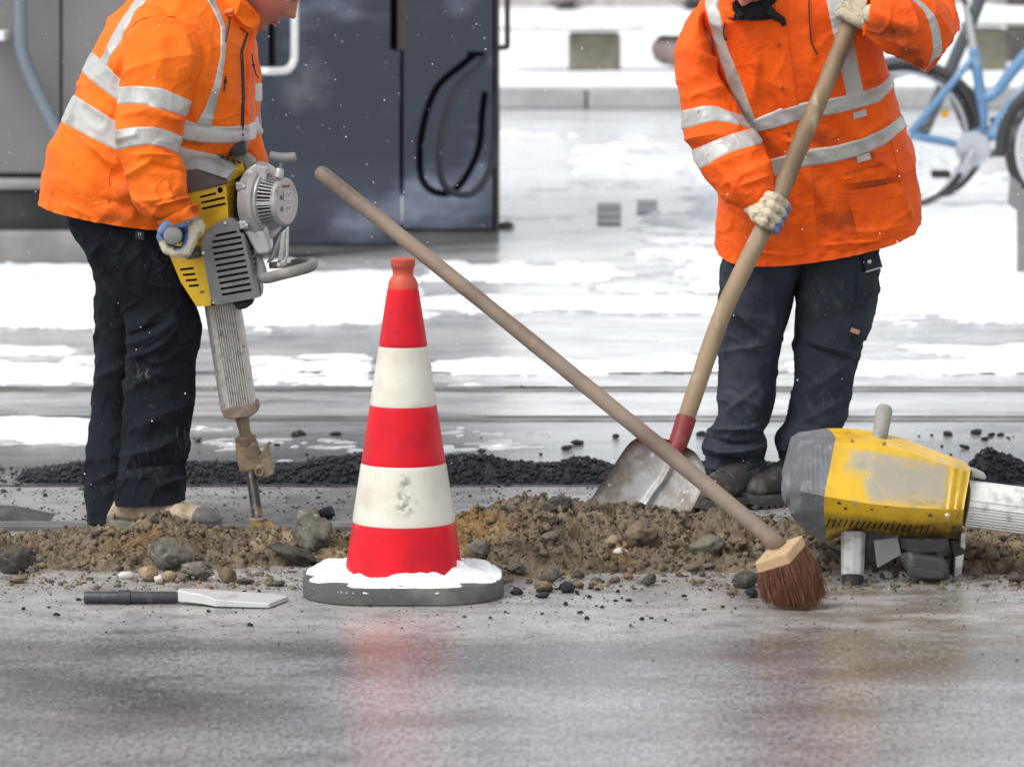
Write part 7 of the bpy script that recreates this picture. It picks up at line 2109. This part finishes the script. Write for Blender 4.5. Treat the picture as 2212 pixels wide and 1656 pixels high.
# his left sleeve: upper arm from above, forearm back to the grip
slv2b = Cloth([
    ((1850, -60), (1920, -150), 11.40, .07, 0, 1), ((1890, 0), (1960, -130), 11.38, .09, 0, 1), ((1940, 40), (2020, -90), 11.33, .095, 0, 1), ((1980, 100), (2060, -10), 11.27, .095, 0, 1), ((2000, 152), (2068, 62), 11.22, .092, 0, 1), ((1994, 154), (2044, 10), 11.17, .088, 0, 1), ((1966, 140), (2010, -22), 11.14, .086, 0, 1), ((1930, 122), (1960, -34), 11.12, .082, 0, 1), ((1892, 98), (1910, -30), 11.11, .072, 0, 1), ((1866, 78), (1880, -12), 11.11, .058, 0, 1)],
    [('c', 0.007, (7, 7, 7), 1.2), ('c', 0.003, (18, 16, 14), -0.2), ('n', 0.005, (8, 8, 8), 0), ('c', 0.0015, (32, 30, 28), 0.5)],
    [((1880, 20), (1960, 60), 16, .010), ((1900, 80), (1990, 110), 14, .010), ((1960, 0), (1990, 70), 14, .012), ((2020, 20), (2060, 80), 10, .010), ((1925, 60), (1940, 110), 10, -.008), ((1975, 40), (1985, 110), 9, .009)],
    [(1920, 70, 70, 24, 1.0), (1960, 110, 40, 26, .9), (1983, 136, 14, 10, 1.4), (1890, 60, 40, 20, .8)], seed=44.0)
slv2b.grid("sleeve", M_ORB, jk2, 150, 300, cap0=True)
bnd(slv2b, [(2030, 148), (2036, 110), (2030, 60), (2012, 22), (1988, 4)], [(2002, 148), (2016, 110), (2010, 60), (1996, 24), (1976, 6)], jk2, swap=True, vlim=(4.2, 7.6))
# collar, gaiter and face
col2 = Cloth([((1530, 24), (1722, 30), 11.36, .115, .02, 1), ((1540, 8), (1714, 14), 11.36, .110, .02, 1), ((1552, -14), (1704, -10), 11.36, .105, .01, 1), ((1560, -36), (1696, -34), 11.37, .10, 0, 1)], [('c', .006, (14, 14, 14), .3)], [((1640, 30), (1710, 18), 7, .008), ((1560, 20), (1620, 44), 7, .006)])
col2.grid("collar", M_ORB, jk2, 140, 50)
gtr = Cloth([((1556, 36), (1702, 30), 11.33, .095, .012, 1), ((1562, 10), (1698, 4), 11.33, .092, .004, 1), ((1566, -22), (1694, -26), 11.34, .09, 0, 1), ((1574, -60), (1690, -62), 11.36, .088, 0, 1)], [('c', .010, (22, 22, 22), .3), ('n', .008, (40, 40, 40), 0)])
M_FLC = plain("black_fleece", (0.010, 0.010, 0.014), 0.95, bump=0.008, bscale=130)
gtr.grid("gaiter", M_FLC, w2, 150, 70)
fz = M()
T_, V_ = rng.uniform(0, math.pi, 900), rng.uniform(0.0, 2.2, 900)
A_ = gtr.pt(T_, V_); B_ = gtr.pt(T_ + rng.normal(0, .05, 900), V_ + rng.normal(0, .1, 900), 0.010)
for a, b in zip(A_, B_):
    s_ = np.array([.0012, 0, .0008])
    fz.add([a - s_, a + s_, b], [(0, 1, 2)])
tag(fz.build("gaiter_fuzz", M_FLC, w2), kind="stuff")
M().add(*tube(onpts(gtr, [(1660, 20), (1672, 34), (1690, 44), (1694, 56)], .01), [.012, .012, .010, .006], 8)).build("gaiter_strap", M_FLC, w2, True)
face2 = np.array([-0.22, -0.62, -0.76]); up2 = np.array([-0.1, -0.76, 0.66]); up2 = np.array([-.12, -.60, .70])
hc2 = P(1622, -78, 11.27)
hd2 = head_mesh(hc2, face2, up2, 1.06)
upo = up2 - face2 / np.linalg.norm(face2) * np.dot(up2, face2 / np.linalg.norm(face2))
body(w2, hd2, [(P(1640, 20, 11.40), hd2[3]((-.03, 0, -.05)), .055, .052), (P(1760, 440, 11.54), P(1730, 120, 11.44), .13, .13), (P(1600, 70, 11.44), P(1840, 30, 11.44), .06, .06), (P(1600, 70, 11.44), P(1506, 90, 11.34), .05, .036), (P(1730, 120, 11.44), P(1640, 20, 11.4), .10, .056), (P(1770, 440, 11.55), P(1740, 530, 11.57), .12, .10),
    (P(1650, 590, 11.57), P(1625, 780, 11.57), .07, .055), (P(1625, 780, 11.57), P(1600, 1040, 11.57), .055, .04), (P(1810, 590, 11.57), P(1780, 780, 11.57), .07, .055), (P(1780, 780, 11.57), P(1760, 1020, 11.57), .055, .04),
    (P(1506, 90, 11.34), P(1535, 290, 11.26), .036, .036), (P(1535, 290, 11.26), P(1632, 412, 11.15), .040, .026), (P(1900, -50, 11.39), P(2020, 80, 11.22), .05, .045), (P(2015, 75, 11.22), P(1890, 35, 11.11), .042, .026)], g2)
capkit(w2, hd2, hc2, upo, M_KNIT, 0.03)
for sg in (-1, 1):
    M().add(*capsule(hd2[3]((.077, sg * .031, .012)), hd2[3]((.0775, sg * .031, .0125)), .0115, n=14)).build("eye", bpy.data.materials["eye_white"], w2, True)
# trousers
TW2 = [('c', 0.009, (8, 8, 8), 0.6), ('c', 0.004, (18, 18, 18), -0.5), ('n', 0.005, (9, 9, 9), 0)]
lgA = Cloth([((1556, 505), (1772, 505), 11.56, .135, 0, .9), ((1558, 560), (1742, 560), 11.56, .130, 0, .9), ((1555, 620), (1720, 622), 11.56, .118, 0, .9), ((1551, 660), (1712, 664), 11.56, .110, 0, .9), ((1552, 715), (1700, 712), 11.56, .104, 0, .9), ((1554, 760), (1686, 755), 11.56, .100, 0, .95), ((1553, 815), (1676, 812), 11.56, .095, 0, .95),
    ((1550, 858), (1674, 862), 11.56, .094, 0, .95), ((1545, 905), (1660, 905), 11.56, .092, 0, .95), ((1532, 932), (1650, 932), 11.56, .094, 0, .95), ((1520, 960), (1655, 960), 11.55, .098, 0, .95), ((1526, 985), (1647, 988), 11.55, .092, 0, .95), ((1530, 1010), (1650, 1010), 11.55, .088, 0, .95), ((1545, 1040), (1648, 1034), 11.55, .082, 0, .95)],
    TW2, [((1555, 670), (1690, 700), 16, .010), ((1560, 760), (1670, 740), 14, .010), ((1560, 845), (1650, 880), 14, .010), ((1650, 840), (1630, 910), 12, .010), ((1533, 928), (1640, 915), 7, .016, 6), ((1540, 944), (1640, 950), 6, -.016, 8), ((1522, 966), (1650, 962), 8, .018, 10), ((1530, 984), (1645, 990), 6, -.014, 6), ((1535, 1006), (1645, 1000), 8, .014, 10), ((1580, 1020), (1645, 1022), 6, -.010), ((1600, 640), (1640, 720), 18, .007), ((1570, 890), (1640, 830), 12, .008)],
    [(1600, 930, 50, 60, .5), (1590, 600, 40, 30, .4), (1630, 720, 50, 50, .4)], seed=50)
t2 = lgA.grid("trousers", M_WORK, w2, 150, 340)
lgB = Cloth([((1700, 500), (1904, 490), 11.56, .135, 0, .9), ((1712, 560), (1900, 545), 11.56, .130, 0, .9), ((1719, 625), (1894, 620), 11.56, .118, 0, .9), ((1716, 690), (1882, 690), 11.57, .110, 0, .9), ((1715, 735), (1860, 735), 11.57, .104, 0, .95), ((1715, 790), (1848, 800), 11.57, .098, 0, .95), ((1709, 860), (1838, 860), 11.57, .096, 0, .95),
    ((1702, 905), (1828, 900), 11.57, .094, 0, .95), ((1678, 942), (1812, 935), 11.57, .096, 0, .95), ((1682, 970), (1806, 962), 11.57, .094, 0, .95), ((1694, 1000), (1800, 994), 11.57, .09, 0, .95), ((1704, 1040), (1800, 1034), 11.57, .084, 0, .95)],
    TW2, [((1740, 735), (1850, 765), 7, .012), ((1745, 750), (1850, 780), 7, -.010), ((1730, 850), (1840, 780), 14, .010), ((1720, 920), (1840, 850), 14, .009), ((1700, 950), (1800, 935), 7, .014), ((1690, 968), (1800, 960), 6, -.012), ((1700, 990), (1790, 985), 8, .012), ((1880, 590), (1850, 720), 10, .008), ((1760, 600), (1800, 680), 20, .007)],
    [(1780, 640, 60, 40, .45), (1780, 850, 50, 60, .3), (1750, 960, 40, 30, .4)], seed=61)
lgB.grid("trouser_leg", M_WORK, t2, 150, 320)
cord(lgB, [(1742, 732), (1790, 745), (1838, 760), (1858, 742)], .0014, "knee_seam", M_CORD, t2, off=.001)
lgB.strip("cargo_pocket", M_WORK, t2, [(1850, 560), (1850, 640), (1842, 720)], [(1890, 556), (1890, 640), (1872, 716)], 1.4, 3.9, off=.012, m=16)
q = onpts(lgB, [(1847, 715)], .014)[0]
M().add(*box_axes(q, (.012, -.002, -.004), (0, .0015, 0), (.002, 0, .006))).build("worn_corner", plain("worn_orange_edge", (.50, .26, .17), .8), t2, bevel=.001)
M().add(*prism([P(x, y, 11.43) for x, y in ((1862, 548), (1896, 536), (1907, 577), (1870, 588))], .02)).build("tool_flap", M_WORK, t2, bevel=.003)
M().add(*prism([P(x, y, 11.428) for x, y in ((1870, 586), (1907, 575), (1907, 578), (1871, 589))], .02)).build("flap_edge", M_REF, t2)
M().add(*lathe([(0, .0065), (.002, .006), (.003, .003)], P(1878, 565, 11.429), (0, -1, 0), 14)).build("stud", plain("brass_stud", (.65, .58, .42), .35, .5), t2, True)
M().add(*prism([P(x, y, 11.50) for x, y in ((1880, 590), (1896, 584), (1903, 628), (1896, 640), (1888, 628))], .03)).build("tool_loop", M_WORK, t2, bevel=.004)
M().add(*prism([P(x, y, 11.49) for x, y in ((1860, 604), (1876, 600), (1880, 625), (1872, 700), (1850, 722), (1858, 660))], .04)).build("tool_pocket", M_WORK, t2, bevel=.006)
M_DBT = plain("dark_leather", (0.035, 0.030, 0.028), 0.7, dirt=(0.11, 0.092, 0.072), dlo=0.52, dhi=0.7, dscale=22, bump=0.0015)
M_DSO = plain("dark_sole", (0.055, 0.05, 0.048), 0.75, dirt=(0.16, 0.14, 0.11), dlo=0.46, dhi=0.7, dscale=30, bump=0.001)
hl = G(1648, 1086); tt_ = G(1500, 1112)
boot(w2, hl, tt_ - hl, 0.30, 0.135, (M_DBT, M_DSO, M_CORD), toe_cap=False)
hl = G(1770, 1078)
boot(w2, hl, np.array([-0.75, -0.62, 0]), 0.30, 0.135, (M_DBT, M_DSO, M_CORD), toe_cap=False)
# hands on the shovel
def hpt(y):
    k_ = np.argmin(np.abs(proj(pth)[1] - y)); return pth[k_], pth[min(k_ + 1, 79)] - pth[max(k_ - 1, 0)]
c0, dz = hpt(466)
fist(w2, c0, dz, (-0.4, 0.9, 0.1), .0225, P(1641, 420, 11.14), thumb_sign=1, hint=(-1.0, -.25, 0.0), wrap=0.62, tipr=.031, scale=1.1)
c0, dz = hpt(22)
fist(w2, c0, dz, (0.9, 0.25, 0.1), .0225, P(1884, 30, 11.11), thumb_sign=1, hint=(0.3, -1.0, 0.1), scale=1.06, wrap=.9, tipr=.024)
# ------------------------------------------------------------------ the air: breath and falling snow
M_FLK = plain("snowflake", (0.9, 0.92, 0.95), 0.6)
V, F = [], []
oc = np.array([(1, 0, 0), (-1, 0, 0), (0, 1, 0), (0, -1, 0), (0, 0, 1), (0, 0, -1)], float)
of = [(0, 2, 4), (2, 1, 4), (1, 3, 4), (3, 0, 4), (2, 0, 5), (1, 2, 5), (3, 1, 5), (0, 3, 5)]
for i in range(1500):
    Yf = 9.3 + 9.5 * rng.random()
    c = np.array([rng.uniform(-1.6, 1.6) * Yf / 11, Yf, rng.uniform(0.05, 2.3)])
    s = 0.0011 + 0.0013 * rng.random() ** 2
    n0 = len(V); V += list(c + oc * s); F += [tuple(k + n0 for k in f) for f in of]
tag(build("falling_snow", V, np.array(F), M_FLK, None, False), "fine snowflakes drifting in front of the dark cabin", "snowflakes", kind="stuff")

m = bpy.data.materials.new("breath"); m.use_nodes = True
t = m.node_tree; t.nodes.clear()
ou = t.nodes.new("ShaderNodeOutputMaterial"); pv = t.nodes.new("ShaderNodeVolumePrincipled")
tc = t.nodes.new("ShaderNodeTexCoord"); nz = t.nodes.new("ShaderNodeTexNoise"); nz.inputs["Scale"].default_value = 13; nz.inputs["Detail"].default_value = 3
ln = t.nodes.new("ShaderNodeVectorMath"); ln.operation = 'LENGTH'
mp = t.nodes.new("ShaderNodeMapping"); mp.inputs["Scale"].default_value = (1 / .095, 1 / .06, 1 / .105)
m1 = t.nodes.new("ShaderNodeMapRange"); m1.inputs["From Min"].default_value = 1.0; m1.inputs["From Max"].default_value = 0.25
m2 = t.nodes.new("ShaderNodeMapRange"); m2.inputs["From Min"].default_value = 0.42; m2.inputs["From Max"].default_value = 0.72
mu = t.nodes.new("ShaderNodeMath"); mu.operation = 'MULTIPLY'; mk = t.nodes.new("ShaderNodeMath"); mk.operation = 'MULTIPLY'; mk.inputs[1].default_value = 7.0
t.links.new(tc.outputs["Object"], nz.inputs["Vector"]); t.links.new(tc.outputs["Object"], mp.inputs[0]); t.links.new(mp.outputs[0], ln.inputs[0])
t.links.new(ln.outputs["Value"], m1.inputs[0]); t.links.new(nz.outputs[0], m2.inputs[0]); t.links.new(m1.outputs[0], mu.inputs[0]); t.links.new(m2.outputs[0], mu.inputs[1])
t.links.new(mu.outputs[0], mk.inputs[0]); t.links.new(mk.outputs[0], pv.inputs["Density"]); pv.inputs["Color"].default_value = (.95, .95, .97, 1)
t.links.new(pv.outputs[0], ou.inputs["Volume"])
c = P(655, 180, 11.45)
bm = bmesh.new(); bmesh.ops.create_icosphere(bm, subdivisions=3, radius=1)
V = np.array([v.co for v in bm.verts]) * np.array([.097, .062, .107]); F = np.array([[v.index for v in f.verts] for f in bm.faces]); bm.free()
tag(build("breath", V + c, F, m, None, loc=c), "small white cloud of breath in front of the bending worker's chest", "breath", kind="stuff")
